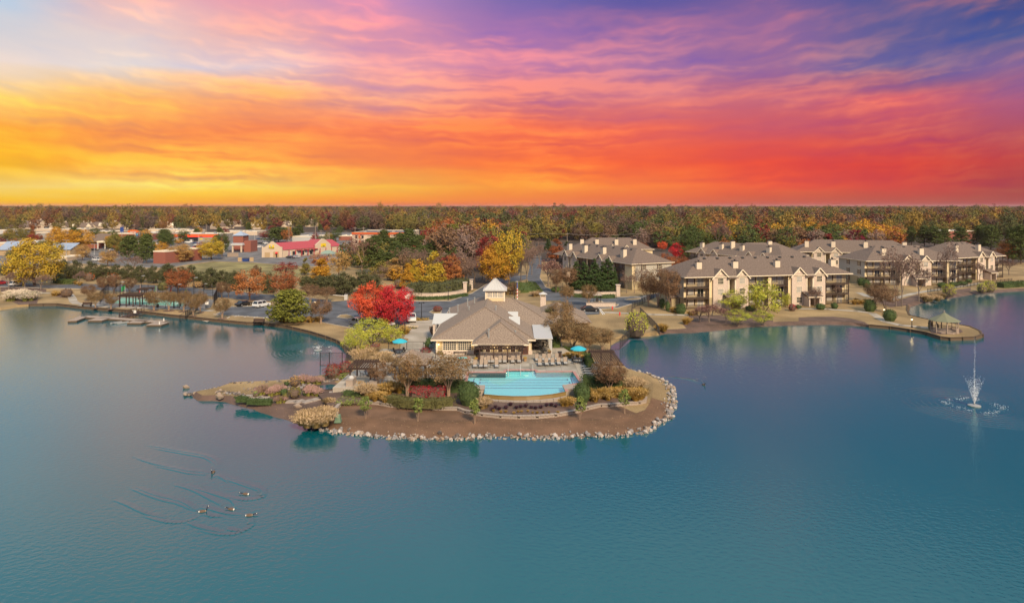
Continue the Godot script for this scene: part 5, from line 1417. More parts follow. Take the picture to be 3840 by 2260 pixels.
func apartment(label: String, at: Vector3, turn: float, bays: Array, depth: float, rise: float, eave := 8.4, detail := true, floors := 3) -> Node3D:
	var t := thing("apartment_building", label, "apartments", at, turn)
	var L := 0.0
	for b in bays: L += b[1]
	var fh := eave / floors
	var zr := -1.3
	var up := MB.new(); up.span(Vector3(0, fh, -depth), Vector3(L, eave, zr))
	part(t, "upper_wall", up, M.cream_siding)
	var lo := MB.new(); lo.span(Vector3(0, -0.3, -depth), Vector3(L, fh, zr))
	part(t, "lower_wall", lo, M.olive_siding)
	for x in [-0.04, L]:
		var ends := MB.new(); ends.span(Vector3(x, fh + 0.06, -depth), Vector3(x + 0.04, eave, zr)); part(t, "end_siding", ends, M.grey_siding)
		var band := MB.new(); band.span(Vector3(x - 0.02, fh - 0.1, -depth), Vector3(x + 0.06, fh + 0.055, zr)); part(t, "trim_band", band, M.trim)
	var ov := 0.7
	var rf := MB.new(); hip(rf, -ov, L + ov, -depth - ov, ov, eave, rise, true)
	part(t, "roof", rf, M.grey_shingle)
	var fs := MB.new(); fascia(fs, -ov, L + ov, -depth - ov, ov, eave, 0.2)
	part(t, "fascia", fs, M.trim)
	var slope := rise / (depth * 0.5 + ov)
	var x := 0.0
	var side := 0
	for b in bays:
		var x1: float = x + b[1]
		var xm := (x + x1) * 0.5
		match b[0]:
			"P":
				var m := MB.new(); m.span(Vector3(x, -0.3, zr), Vector3(x1, fh, 0.0)); part(t, "lower_pier", m, M.olive_siding)
				var m2 := MB.new(); m2.span(Vector3(x, fh, zr), Vector3(x1, eave, 0.0)); part(t, "upper_pier", m2, M.cream_siding)
			"G":
				side += 1
				var pk: float = eave + b[1] * 0.42
				var m := MB.new(); m.span(Vector3(x, -0.3, zr), Vector3(x1, eave - 0.4, 0.5))
				m.tri(Vector3(x, eave - 0.4, 0.5), Vector3(x1, eave - 0.4, 0.5), Vector3(xm, pk, 0.5))
				part(t, "brick_bay", m, M.pale_brick)
				var back := -(pk + 0.1 - eave) / slope
				var g := MB.new()
				var e0 := Vector3(x - 0.5, eave - 0.75, 0.9); var e1 := Vector3(x1 + 0.5, eave - 0.75, 0.9); var pt := Vector3(xm, pk + 0.12, 0.9)
				g.quad(e0, pt, Vector3(xm, pk + 0.12, back), Vector3(x - 0.5, eave - 0.75, 0.2)); g.quad(e1, pt, Vector3(xm, pk + 0.12, back), Vector3(x1 + 0.5, eave - 0.75, 0.2))
				part(t, "gable_roof", g, M.grey_shingle)
				var v := MB.new(); v.bar(e0, pt, 0.1, 0.26); v.bar(e1, pt, 0.1, 0.26)
				part(t, "gable_trim", v, M.trim)
				var vt := MB.new(); vt.span(Vector3(xm - 0.2, pk - 1.3, 0.5), Vector3(xm + 0.2, pk - 0.7, 0.56)); part(t, "gable_vent", vt, M.trim)
				for f in floors: window(t, Vector3(xm + (0.0 if detail else 0.0), fh * f + 1.55, 0.5), 0.0, 1.5, 1.5, 4, 2, "glass_blind" if (f + side) % 3 else "glass_dark", "trim")
			"S":
				var m := MB.new()
				for xx in [[x, x + 0.3], [x1 - 0.3, x1]]: m.span(Vector3(xx[0], fh, -3.5), Vector3(xx[1], eave, 0.62))
				m.span(Vector3(x + 0.3, fh, 0.4), Vector3(x1 - 0.3, fh + 1.0, 0.6)); m.span(Vector3(x + 0.3, eave - 0.7, 0.4), Vector3(x1 - 0.3, eave - 0.2, 0.6))
				part(t, "stair_frame", m, M.trim)
				var k := MB.new(); k.span(Vector3(x + 0.3, 0, zr), Vector3(x1 - 0.3, eave - 0.3, zr + 0.05)); part(t, "stairwell", k, M.olive_siding)
				var st := MB.new()
				for s in 9: st.span(Vector3(x + 0.35, fh + s * 0.25, zr + 0.1 + s * 0.14), Vector3(x1 - 0.35, fh + 0.12 + s * 0.25, zr + 0.35 + s * 0.14))
				part(t, "stairs", st, M.dark_metal)
				var r := MB.new(); r.hexa([Vector3(x - 0.3, eave - 0.5, 1.3), Vector3(x1 + 0.3, eave - 0.5, 1.3), Vector3(x1 + 0.3, eave + 0.5, -1.0), Vector3(x - 0.3, eave + 0.5, -1.0), Vector3(x - 0.3, eave - 0.35, 1.3), Vector3(x1 + 0.3, eave - 0.35, 1.3), Vector3(x1 + 0.3, eave + 0.65, -1.0), Vector3(x - 0.3, eave + 0.65, -1.0)]); part(t, "stair_roof", r, M.grey_shingle)
				# ground floor porch in front of the stair
				var p := MB.new()
				for xx in [[x - 0.9, x - 0.6], [x1 + 0.0, x1 + 0.3]]: p.span(Vector3(xx[0], -0.3, 0.5), Vector3(xx[1], fh - 0.2, 3.0))
				p.span(Vector3(x - 0.6, fh - 0.6, 2.7), Vector3(x1, fh - 0.2, 2.95)); part(t, "porch_wall", p, M.pale_brick)
				var pr := MB.new(); pr.hexa([Vector3(x - 1.5, fh - 0.2, 3.5), Vector3(x1 + 0.9, fh - 0.2, 3.5), Vector3(x1 + 0.9, fh + 0.9, 0.6), Vector3(x - 1.5, fh + 0.9, 0.6), Vector3(x - 1.5, fh - 0.05, 3.5), Vector3(x1 + 0.9, fh - 0.05, 3.5), Vector3(x1 + 0.9, fh + 1.05, 0.6), Vector3(x - 1.5, fh + 1.05, 0.6)]); part(t, "porch_roof", pr, M.grey_shingle)
				var pf := MB.new(); pf.span(Vector3(x - 1.52, fh - 0.32, 3.46), Vector3(x1 + 0.92, fh - 0.12, 3.54)); part(t, "porch_trim", pf, M.trim)
			"B":
				for f in floors:
					var y := fh * f
					if f > 0:
						var m := MB.new(); m.span(Vector3(x + 0.02, y - 0.3, zr), Vector3(x1 - 0.02, y, 0.1)); part(t, "balcony", m, M.rail_brown)
					if detail:
						railing(t, x + 0.05, x1 - 0.05, y, zr, 0.04)
						window(t, Vector3(x + b[1] * 0.3, y + 1.45, zr), 0.0, 1.4, 1.5, 4, 2, "glass_blind", "trim", true)
						window(t, Vector3(x + b[1] * 0.72, y + 1.15, zr), 0.0, 1.7, 2.1, 2, 1, "glass_blind" if f != 1 else "glass_dark", "trim", false, "sliding_door")
					else:
						railing(t, x + 0.05, x1 - 0.05, y, zr, 0.04)
						window(t, Vector3(xm, y + 1.4, zr), 0.0, 1.8, 1.7, 2, 1, "glass_dark", "trim")
				for xx in [x + 0.1, x1 - 0.1]:
					var m := MB.new(); m.span(Vector3(xx - 0.09, -0.3, -0.09), Vector3(xx + 0.09, eave, 0.09)); part(t, "balcony_post", m, M.rail_brown)
		x = x1
	# end wall windows
	for f in floors:
		for zz in [-4.5, -11.0]:
			if -zz < depth - 2.0:
				window(t, Vector3(-0.04, fh * f + 1.5, zz), -PI / 2, 1.0, 1.5, 2, 2, "glass_dark", "trim", true)
				window(t, Vector3(L + 0.04, fh * f + 1.5, zz), PI / 2, 1.0, 1.5, 2, 2, "glass_dark", "trim", true)
	return t

func chimney(t: Node3D, x: float, z: float, y0: float, y1: float, w := 1.5, d := 1.1) -> void:
	var m := MB.new(); m.span(Vector3(x - w / 2, y0, z - d / 2), Vector3(x + w / 2, y1, z + d / 2))
	var c := part(t, "chimney", m, M.chimney_cream)
	var k := MB.new(); k.span(Vector3(x - w / 2 - 0.1, y1, z - d / 2 - 0.1), Vector3(x + w / 2 + 0.1, y1 + 0.1, z + d / 2 + 0.1)); k.tube(Vector3(x, y1, z), Vector3(x, y1 + 0.45, z), 0.22, 0.22, 8); k.tube(Vector3(x, y1 + 0.45, z), Vector3(x, y1 + 0.6, z), 0.36, 0.3, 8)
	part(c, "chimney_cap", k, M.dark_metal)

func roof_vents(t: Node3D, x0: float, x1: float, y: float, z: float, n: int) -> void:
	for i in n:
		var m := MB.new(); var x := lerpf(x0, x1, float(i) / maxi(1, n - 1))
		m.box(Vector3(x, y, z), Vector3(0.7, 0.2, 0.5), Basis(Vector3.RIGHT, 0.5)); part(t, "roof_vent", m, M.dark_metal)

func make_apartments() -> void:
	mat("rail_brown", lin(0.055, 0.035, 0.026), 0.7)
	mat("chimney_cream", lin(0.66, 0.56, 0.43), 0.8)
	var unit := [["B", 6.6], ["P", 0.9], ["G", 4.3], ["S", 2.2], ["G", 3.7], ["P", 0.4], ["B", 5.8], ["P", 1.0]]
	var mirror := [["B", 5.0], ["P", 0.9], ["G", 4.3], ["S", 2.2], ["G", 3.7], ["P", 0.4], ["B", 7.4]]
	var front := unit + mirror
	var a := apartment("long cream and brick apartment block above the lake bank", W(45.6, 167.5), 0.0, front, 16.5, 4.6)
	var pa := W(45.6, 167.5); var pb := W(97.0, 178.0)
	a.rotation.y = atan2(pb.z - pa.z, pb.x - pa.x) * -1.0
	for x in [5.2, 15.9, 28.6, 46.0]: chimney(a, x, -3.2, 8.6, 12.0)
	roof_vents(a, 9, 40, 12.6, -7.0, 9)
	var far_unit := [["B", 5.4], ["P", 0.6], ["G", 4.2], ["S", 2.2], ["G", 3.8], ["P", 0.5], ["B", 5.4]]
	# right-hand pair beyond the inlet
	var d2 := apartment("cream apartment block with white end wall behind tall bare trees", W(120.5, 217), 0.0, [["B", 6.0]] + far_unit + [["P", 0.8], ["B", 3.5]], 17.0, 4.7)
	for x in [7.6, 21.0]: chimney(d2, x, -3.0, 8.6, 12.4)
	roof_vents(d2, 6, 26, 12.7, -7.5, 6)
	d2.rotation.y = 0.05
	var d3 := apartment("farthest cream apartment block along the lake inlet", W(158.5, 229), 0.0, [["P", 1.2], ["B", 5.6]] + far_unit, 17.0, 4.9)
	for x in [5.6, 19.0]: chimney(d3, x, -3.0, 8.6, 12.6)
	roof_vents(d3, 8, 20, 12.8, -7.5, 5)
	d3.rotation.y = 0.42
	var d1 := apartment("apartment block behind the white end wall, with dark balconies", W(117.0, 262), -0.25, far_unit + [["P", 1.0]] + far_unit, 16.0, 4.6)
	for x in [4.0, 14.0, 26.0, 40.0]: chimney(d1, x, -3.0, 8.6, 12.6)
	# behind the long block
	var c1 := apartment("apartment block behind the long one, gables towards the drive", W(72.0, 262), -1.05, far_unit + [["P", 1.0]] + far_unit, 15.0, 4.2)
	for x in [5.0, 15.0, 25.0, 37.0]: chimney(c1, x, -3.0, 8.6, 12.2)
	var c2 := apartment("hip roofed apartment block between the long one and the red tree", W(84.0, 240), 0.1, far_unit + [["P", 0.8], ["B", 5.0]], 16.0, 4.4)
	for x in [2.0, 17.0]: chimney(c2, x, -7.0, 9.0, 13.4)
	# left group by the drive
	var b1 := apartment("apartment block end-on behind the green cypresses", W(21.0, 262), 1.18, far_unit + [["P", 1.0]] + far_unit + [["P", 4.0]], 16.0, 4.4)
	b1.position = q(4, 880, 900); b1.rotation.y = -1.12
	for x in [6.0, 17.0, 29.0, 41.0]: chimney(b1, x, -2.6, 8.6, 12.6, 1.7, 1.4)
	roof_vents(b1, 14, 40, 12.4, -6.5, 6)
	var b2 := apartment("apartment block facing the lake behind the cypress screen", W(34.0, 271), 0.0, [["P", 1.5], ["B", 6.0]] + far_unit + [["P", 3.5]], 16.0, 4.6)
	b2.position = W(27.5, 275); b2.rotation.y = 0.02
	for x in [3.0, 9.5, 18.0, 26.0]: chimney(b2, x, -3.0, 8.6, 12.6)
	# small outbuildings by the apartments
	var sb := thing("garage", "small hip-roofed garage behind the bank of apartments", "garage", q(6, 600, 745))
	var w := MB.new(); w.span(Vector3(-3.5, 0, -3), Vector3(3.5, 2.6, 3)); part(sb, "wall", w, M.cream_siding)
	var r := MB.new(); hip(r, -5.5, 5.0, -4, 4, 2.6, 1.6, true); part(sb, "roof", r, M.grey_shingle)
	var sh := thing("storage_shed", "small tan shed with brown door at the block's end wall", "shed", q(5, 415, 1255))
	var w2 := MB.new(); w2.span(Vector3(-1.4, 0, -2), Vector3(1.4, 2.6, 1.2)); part(sh, "wall", w2, M.olive_siding)
	var r2 := MB.new(); r2.hexa([Vector3(-1.8, 2.4, 1.6), Vector3(1.6, 2.4, 1.6), Vector3(1.6, 3.4, -2.2), Vector3(-1.8, 3.4, -2.2), Vector3(-1.8, 2.6, 1.6), Vector3(1.6, 2.6, 1.6), Vector3(1.6, 3.6, -2.2), Vector3(-1.8, 3.6, -2.2)]); part(sh, "roof", r2, M.grey_shingle)
	var dr := MB.new(); dr.span(Vector3(-1.45, 0, -0.6), Vector3(-1.4, 2.0, 0.4)); part(sh, "door", dr, M.door_red)

# ------------------------------------------------------------------ shops and houses
func lettering(parent: Node, text: String, at: Vector3, size: float, m: Material, turn := 0.0, depth := 0.06) -> void:
	var tm := TextMesh.new()
	var f := SystemFont.new(); f.font_names = PackedStringArray(["Droid Sans"]); f.font_weight = 700
	tm.font = f
	tm.text = text
	tm.font_size = 32
	tm.pixel_size = size / 24.0
	tm.depth = depth
	var o := MeshInstance3D.new()
	o.name = "lettering"
	o.mesh = tm
	o.material_override = m
	parent.add_child(o, true)
	o.position = at
	o.rotation.y = turn

func box_shop(label: String, k: int, x0: float, x1: float, yb: float, yt: float, deep: float, wall: String, roof: String, turn := 0.0, hmax := 99.0) -> Node3D:
	# a flat-roofed shop: front foot line at yb, parapet at yt, between x0 and x1 of view k
	var a := q(k, x0, yb); var b := q(k, x1, yb)
	var h := minf((yb - yt) * mpp(k, a), hmax)
	var t := thing("shop_building", label, "shop", (a + b) * 0.5, turn)
	var w := a.distance_to(b)
	var m := MB.new(); m.span(Vector3(-w / 2, 0, -deep), Vector3(w / 2, h - 0.3, 0)); part(t, "wall", m, M[wall])
	var p := MB.new()
	p.span(Vector3(-w / 2 - 0.1, h - 0.3, -0.3), Vector3(w / 2 + 0.1, h + 0.3, 0.1)); p.span(Vector3(-w / 2 - 0.1, h - 0.3, -deep - 0.1), Vector3(w / 2 + 0.1, h + 0.3, -deep + 0.2))
	p.span(Vector3(-w / 2 - 0.1, h - 0.3, -deep + 0.2), Vector3(-w / 2 + 0.2, h + 0.3, -0.3)); p.span(Vector3(w / 2 - 0.2, h - 0.3, -deep + 0.2), Vector3(w / 2 + 0.1, h + 0.3, -0.3)); part(t, "parapet", p, M.trim)
	var r := MB.new(); r.span(Vector3(-w / 2 + 0.2, h - 0.3, -deep + 0.2), Vector3(w / 2 - 0.2, h - 0.1, -0.3)); part(t, "roof", r, M[roof])
	for i in int(w / 9):
		var u := MB.new(); u.box(Vector3(-w / 2 + 5 + i * 9.0 + rng.randf() * 2, h + 0.45, -deep * rng.randf_range(0.3, 0.7)), Vector3(2.0, 1.1, 1.6)); part(t, "roof_unit", u, M.grey_metal)
	if not G.has("shops"): G.shops = [[q(23, 900, 985), 28.0, 45.0], [q(22, 1990, 830), 10.0, 24.0], [q(21, 380, 800), 13.0, 15.0]]
	G.shops.append([t.position, w / 2, deep])
	t.set_meta("w", w); t.set_meta("h", h)
	return t

func make_shops() -> void:
	mat("flat_roof", lin(0.50, 0.49, 0.47), 0.9); mat("dark_roof", lin(0.12, 0.125, 0.14), 0.8); mat("orange_band", lin(0.60, 0.14, 0.03), 0.6); mat("sign_red", lin(0.65, 0.03, 0.03), 0.6)
	mat("sign_yellow", lin(0.72, 0.52, 0.02), 0.6); mat("sign_blue", lin(0.02, 0.06, 0.25), 0.6); mat("stucco", lin(0.56, 0.45, 0.34), 0.85); mat("blue_metal", lin(0.33, 0.40, 0.52), 0.5)
	grain_mat("red_metal", 68, lin(0.36, 0.055, 0.07), lin(0.43, 0.075, 0.09), Vector3(2.0, 0.2, 2.0), 0.5); mat("red_paint", lin(0.38, 0.02, 0.035), 0.5); mat("black_print", lin(0.02, 0.02, 0.02), 0.7); mat("tan_wall", lin(0.42, 0.30, 0.17), 0.85); mat("grey_wall", lin(0.32, 0.30, 0.28), 0.85)
	var glow := mat("sign_glow", lin(0.75, 0.05, 0.03), 0.5); glow.emission_enabled = true; glow.emission = Color(1.0, 0.22, 0.12); glow.emission_energy_multiplier = 0.5
	# red-roofed car wash with two yellow signs
	var p := q(23, 620, 985)
	var t := thing("car_wash", "cream car wash with red metal roof and yellow signs", "car wash", p)
	t.rotation.y = 0.0
	var w := 600.0 * mpp(23, p); var s := mpp(23, p)
	var hw := w / 2; var eh := 310.0 * s; var pk := 475.0 * s
	var fr := MB.new()
	fr.span(Vector3(-hw, 0, -0.8), Vector3(hw, eh, 0)); fr.hexa([Vector3(-hw * 0.72, eh, -0.8), Vector3(hw * 0.8, eh, -0.8), Vector3(hw * 0.8, eh, 0), Vector3(-hw * 0.72, eh, 0), Vector3(-0.3, pk, -0.8), Vector3(0.3, pk, -0.8), Vector3(0.3, pk, 0), Vector3(-0.3, pk, 0)])
	part(t, "front_gable", fr, M.stucco)
	var LW := 42.0
	var dir := Vector3(0.50, 0, -0.866)   # the long side runs back and to the right
	var bs := Basis(Vector3(0.866, 0, 0.5), Vector3.UP, -dir)
	var sideb := MB.new(); var rt := MB.new()
	var o0 := Vector3(-hw * 0.9, 0, -0.8); var o1 := Vector3(hw, 0, -0.8)
	sideb.hexa([o0, o1, o1 + dir * LW, o0 + dir * LW, o0 + Vector3(0, eh * 0.72, 0), o1 + Vector3(0, eh * 0.72, 0), o1 + dir * LW + Vector3(0, eh * 0.72, 0), o0 + dir * LW + Vector3(0, eh * 0.72, 0)])
	part(t, "wall", sideb, M.stucco)
	var rm := Vector3(0.0, pk * 0.9, -0.8); var ev0 := o0 + Vector3(-0.4, eh * 0.7, 0); var ev1 := o1 + Vector3(0.4, eh * 0.7, 0)
	rt.quad(ev1, ev1 + dir * LW, rm + dir * LW, rm); rt.quad(ev0, ev0 + dir * LW, rm + dir * LW, rm)
	part(t, "roof", rt, M.red_metal)
	for i in 22:
		var m := MB.new(); var f := dir * (LW * (i + 0.5) / 22)
		m.bar(ev1 + f + Vector3(0, 0.04, 0), rm + f + Vector3(0, 0.04, 0), 0.06, 0.08); part(t, "roof_seam", m, M.red_metal)
	# cross gable half way along, facing right
	var cg := MB.new(); var c0 := o1 + dir * 22.0; var c1 := o1 + dir * 33.0; var cm := o1 + dir * 27.5; var nrm := Vector3(0.866, 0, 0.5)
	cg.hexa([c0, c1, c1 + nrm * 0.9, c0 + nrm * 0.9, c0 + Vector3(0, eh * 0.98, 0), c1 + Vector3(0, eh * 0.98, 0), c1 + nrm * 0.9 + Vector3(0, eh * 0.98, 0), c0 + nrm * 0.9 + Vector3(0, eh * 0.98, 0)])
	cg.hexa([c0 + Vector3(0, eh * 0.98, 0), c1 + Vector3(0, eh * 0.98, 0), c1 + nrm * 0.9 + Vector3(0, eh * 0.98, 0), c0 + nrm * 0.9 + Vector3(0, eh * 0.98, 0), cm - dir * 0.6 + Vector3(0, pk * 1.02, 0), cm + dir * 0.6 + Vector3(0, pk * 1.02, 0), cm + dir * 0.6 + nrm * 0.9 + Vector3(0, pk * 1.02, 0), cm - dir * 0.6 + nrm * 0.9 + Vector3(0, pk * 1.02, 0)])
	part(t, "side_gable", cg, M.stucco)
	var cr := MB.new(); var back := -nrm * hw * 1.7
	cr.quad(c0 + Vector3(0, eh * 0.9, 0), cm + Vector3(0, pk * 0.98, 0), cm + back + Vector3(0, pk * 0.98, 0), c0 + back + Vector3(0, eh * 0.9, 0)); cr.quad(c1 + Vector3(0, eh * 0.9, 0), cm + Vector3(0, pk * 0.98, 0), cm + back + Vector3(0, pk * 0.98, 0), c1 + back + Vector3(0, eh * 0.9, 0))
	part(t, "cross_roof", cr, M.red_metal)
	var sg := MB.new(); sg.span(Vector3(-80 * s, 262 * s, 0), Vector3(64 * s, 368 * s, 0.25)); var sn := part(t, "sign", sg, M.sign_yellow)
	lettering(sn, "CAR WASH", Vector3(-8 * s, 284 * s, 0.28), 26 * s, M.black_print)
	var lo := MB.new(); lo.lathe(Vector3.ZERO, [[0.02, 0.0], [0.45, 0.05], [0.5, 0.2], [0.3, 0.5], [0.02, 0.6]], 10); var lgm := part(sn, "emblem", lo, M.white_metal, Vector3(-8 * s, 318 * s, 0.3))
	lgm.rotation.x = 0.3; lgm.scale = Vector3(1.2, 1.3, 0.25)
	var sg2 := MB.new(); sg2.box(cm + nrm * 1.0 + Vector3(0, eh * 0.92, 0), Vector3(0.25, 105 * s, 3.6), Basis(nrm, Vector3.UP, -dir)); var sn2 := part(t, "sign", sg2, M.sign_yellow)
	lettering(sn2, "WASH", cm + nrm * 1.16 + Vector3(0, eh * 0.82, 0), 22 * s, M.black_print, PI / 2 - atan2(0.5, 0.866))
	for a in [[-215, -60, 0, 150], [40, 210, 10, 170]]:
		var m := MB.new(); m.span(Vector3(a[0] * s, a[2] * s, 0), Vector3(a[1] * s, a[3] * s, 0.06)); part(t, "panel", m, M.tan_wall)
	var aw := MB.new(); aw.hexa([Vector3(105 * s, 115 * s, 0.9), Vector3(175 * s, 115 * s, 0.9), Vector3(175 * s, 115 * s, 0.07), Vector3(105 * s, 115 * s, 0.07), Vector3(118 * s, 165 * s, 0.4), Vector3(162 * s, 165 * s, 0.4), Vector3(162 * s, 165 * s, 0.07), Vector3(118 * s, 165 * s, 0.07)]); part(t, "awning", aw, M.sign_red)
	var dd := MB.new(); dd.span(Vector3(120 * s, 0, 0.06), Vector3(160 * s, 115 * s, 0.12)); part(t, "door", dd, M.dark_wood)
	for i in 11:
		var f: Vector3 = o1 + nrm * 2.6 + dir * (2.0 + i * 4.3); var m := MB.new(); m.bar(f, f + Vector3(0, 3.6, 0), 0.35, 0.35)
		part(t, "canopy_post", m, M.red_paint)
	for i in 7:
		var f: Vector3 = o1 + nrm * 0.06 + dir * (3.5 + i * 3.0); var m := MB.new(); m.bar(f + Vector3(0, 1.6, 0), f + dir * 1.9 + Vector3(0, 1.6, 0), 0.1, 2.4)
		part(t, "bay_door", m, M.glass_dark if i % 2 else M.white_metal)
	for i in 3:
		var f: Vector3 = o1 + nrm * 0.9 + dir * (9.0 + i * 5.0); var m := MB.new(); m.bar(f + Vector3(0, 3.3, 0), f + dir * 4.0 + Vector3(0, 3.3, 0), 1.8, 0.25); part(t, "canopy", m, M.red_paint)
	# storage building with orange band
	var st := box_shop("cream storage building with orange roof band behind the pines", 24, 312, 1990, 690, 262, 46.0, "stucco", "dark_roof", 0.0)
	var sw: float = st.get_meta("w"); var shh: float = st.get_meta("h")
	var ob := MB.new(); ob.span(Vector3(-sw / 2 - 0.2, shh - 0.6, 0.1), Vector3(sw / 2 + 0.2, shh + 0.45, 0.3)); part(st, "orange_band", ob, M.orange_band)
	var bb := MB.new(); bb.span(Vector3(-sw / 2 - 0.2, shh - 1.0, 0.1), Vector3(sw / 2 + 0.2, shh - 0.62, 0.26)); part(st, "brown_band", bb, M.red_paint)
	var k := sw / 1678.0
	lettering(st, "Climate Controlled", Vector3((968 - 1151) * k, shh - 68 * k * 1.3, 0.05), 24 * k * 1.4, M.black_print)
	lettering(st, "Self Storage", Vector3((968 - 1151) * k, shh - 105 * k * 1.3, 0.05), 24 * k * 1.4, M.black_print)
	lettering(st, "Boxes", Vector3((1535 - 1151) * k, shh - 68 * k * 1.3, 0.05), 24 * k * 1.4, M.black_print)
	lettering(st, "Truck Rental", Vector3((1535 - 1151) * k, shh - 105 * k * 1.3, 0.05), 24 * k * 1.4, M.black_print)
	var og := MB.new(); og.span(Vector3((1118 - 1151) * k, shh - 120 * k, 0.0), Vector3((1436 - 1151) * k, shh - 48 * k, 0.2)); var osn := part(st, "sign", og, M.orange_band)
	lettering(osn, "U-HAUL", Vector3((1277 - 1151) * k, shh - 100 * k, 0.22), 44 * k, M.white_metal)
	for row in 2:
		for c in 3:
			var m := MB.new(); var x := (410 + c * 90 - 1151) * k; var y := shh - (160 + row * 150) * k
			m.span(Vector3(x, y, 0.0), Vector3(x + 62 * k, y + 95 * k, 0.06)); part(st, "window", m, M.orange_band if c == 1 else M.glass_dark)
	# parts store with orange band and lit red letters
	var az := box_shop("grey parts store with orange band and glowing red lettering", 22, 240, 1560, 520, 300, 26.0, "grey_wall", "flat_roof")
	var aw2: float = az.get_meta("w"); var ah: float = az.get_meta("h"); var z := aw2 / 1320.0
	var b1 := MB.new(); b1.span(Vector3(-aw2 / 2 - 0.1, ah - 1.5, 0.1), Vector3(aw2 / 2 + 0.1, ah + 0.2, 0.35)); part(az, "orange_band", b1, M.orange_band)
	var b2 := MB.new(); b2.span(Vector3(-aw2 / 2 - 0.1, ah - 2.0, 0.1), Vector3(aw2 / 2 + 0.1, ah - 1.72, 0.33)); part(az, "red_stripe", b2, M.sign_red)
	var b3 := MB.new(); b3.span(Vector3(-aw2 / 2 - 0.1, ah + 0.21, 0.1), Vector3(aw2 / 2 + 0.1, ah + 0.4, 0.36)); part(az, "white_stripe", b3, M.white_metal)
	lettering(az, "AutoZone", Vector3((830 - 900) * z, ah - 1.35, 0.36), 1.5, M.sign_glow)
	lettering(az, "AutoZone", Vector3((1255 - 900) * z, ah - 1.35, 0.36), 1.3, M.sign_glow)
	var gl := MB.new(); gl.span(Vector3((485 - 900) * z, 0.3, 0), Vector3((970 - 900) * z, ah - 2.2, 0.06)); part(az, "shop_window", gl, M.glass_dark)
	var ssn := MB.new(); ssn.span(Vector3((1000 - 900) * z, 1.6, 0), Vector3((1095 - 900) * z, 2.4, 0.06)); part(az, "side_sign", ssn, M.sign_yellow)
	# other shops
	box_shop("long white flat roofed shop behind the yellow-green tree", 20, -300, 1620, 800, 640, 30.0, "stucco", "flat_roof", 0.0, 6.5)
	box_shop("tan roofed shop with grey walls beside the olive trees", 20, 1010, 1450, 470, 330, 20.0, "grey_wall", "flat_roof", 0.0, 7.0)
	box_shop("long low pale shop row below the pines", 20, 990, 2500, 290, 225, 22.0, "stucco", "flat_roof", 0.0, 6.5)
	box_shop("white walled shop with small dark windows", 20, -200, 150, 380, 255, 24.0, "white_metal", "flat_roof", 0.0, 7.0)
	box_shop("long tan shop with white base and flat roof", 21, -60, 790, 460, 300, 25.0, "tan_wall", "flat_roof", 0.0, 7.0)
	var al := box_shop("brick supermarket with pale roof and blue sign", 21, 790, 1850, 560, 360, 40.0, "red_brick", "flat_roof", 0.0, 7.5)
	box_shop("long low cream shop behind the supermarket", 21, 1850, 2700, 330, 240, 25.0, "stucco", "flat_roof", 0.0, 6.5)
	box_shop("red brick shop beside the green pine", 21, 1920, 2560, 510, 345, 30.0, "red_brick", "flat_roof", 0.0, 7.0)
	box_shop("red brick side wall of a shop by the hollies", 21, 1960, 2385, 1245, 885, 24.0, "red_brick", "flat_roof", -0.25, 7.5)
	box_shop("long cream shop with dark windows behind the parts store", 22, 330, 880, 300, 185, 20.0, "stucco", "flat_roof", 0.0, 6.5)
	box_shop("long pale shop row with flagged roof line", 22, 1580, 2700, 330, 215, 22.0, "stucco", "flat_roof", 0.0, 6.5)
	box_shop("white walled shop behind the red-roofed car wash", 23, 1180, 1900, 540, 370, 26.0, "white_metal", "flat_roof", -0.2, 7.0)
	box_shop("low maroon shop left of the storage building", 24, -80, 300, 480, 350, 20.0, "red_brick", "flat_roof", 0.0, 7.0)
	box_shop("brick school behind the far pines", 27, 700, 1380, 620, 455, 25.0, "red_brick", "flat_roof", 0.0, 8.0)
	var sn3 := MB.new(); var aw4: float = al.get_meta("w"); var ah4: float = al.get_meta("h")
	var tw := MB.new(); tw.span(Vector3(aw4 * 0.14, ah4 - 3.5, 0), Vector3(aw4 * 0.30, ah4 + 1.2, 0.8)); part(al, "sign_tower", tw, M.grey_metal)
	sn3.span(Vector3(aw4 * 0.18, ah4 - 2.6, 0.8), Vector3(aw4 * 0.245, ah4 + 0.8, 0.95)); var sb3 := part(al, "sign", sn3, M.sign_blue)
	lettering(sb3, "ALDI", Vector3(aw4 * 0.2125, ah4 - 2.2, 0.97), 0.9, M.white_metal)
	var em := MB.new(); em.span(Vector3(aw4 * 0.195, ah4 - 1.0, 0.95), Vector3(aw4 * 0.23, ah4 + 0.4, 1.0)); part(sb3, "emblem", em, M.turquoise)
	# pole signs
	var ps := thing("pole_sign", "tall blue pole sign beside the supermarket", "sign", q(21, 1068, 560))
	var m1 := MB.new(); m1.tube(Vector3.ZERO, Vector3(0, 6, 0), 0.2, 0.2, 6); part(ps, "pole", m1, M.grey_metal)
	var m2 := MB.new(); m2.span(Vector3(-1.3, 6, -0.2), Vector3(1.3, 10.5, 0.2)); var m2p := part(ps, "sign_panel", m2, M.sign_blue)
	lettering(m2p, "ALDI", Vector3(0, 6.4, 0.22), 0.9, M.white_metal)
	var os := thing("oval_sign", "orange oval sign with white letters by the parking lot", "sign", q(21, 1400, 640))
	var m3 := MB.new(); m3.tube(Vector3.ZERO, Vector3(0, 7.5, 0), 0.15, 0.15, 6); part(os, "pole", m3, M.grey_metal)
	var m4 := MB.new(); m4.rings([[Vector3(0, 8.5, -0.2), Vector3(4.2, 0, 0), Vector3(0, 1.3, 0)], [Vector3(0, 8.5, 0.2), Vector3(4.2, 0, 0), Vector3(0, 1.3, 0)]], 20); var m4p := part(os, "sign_panel", m4, M.orange_band)
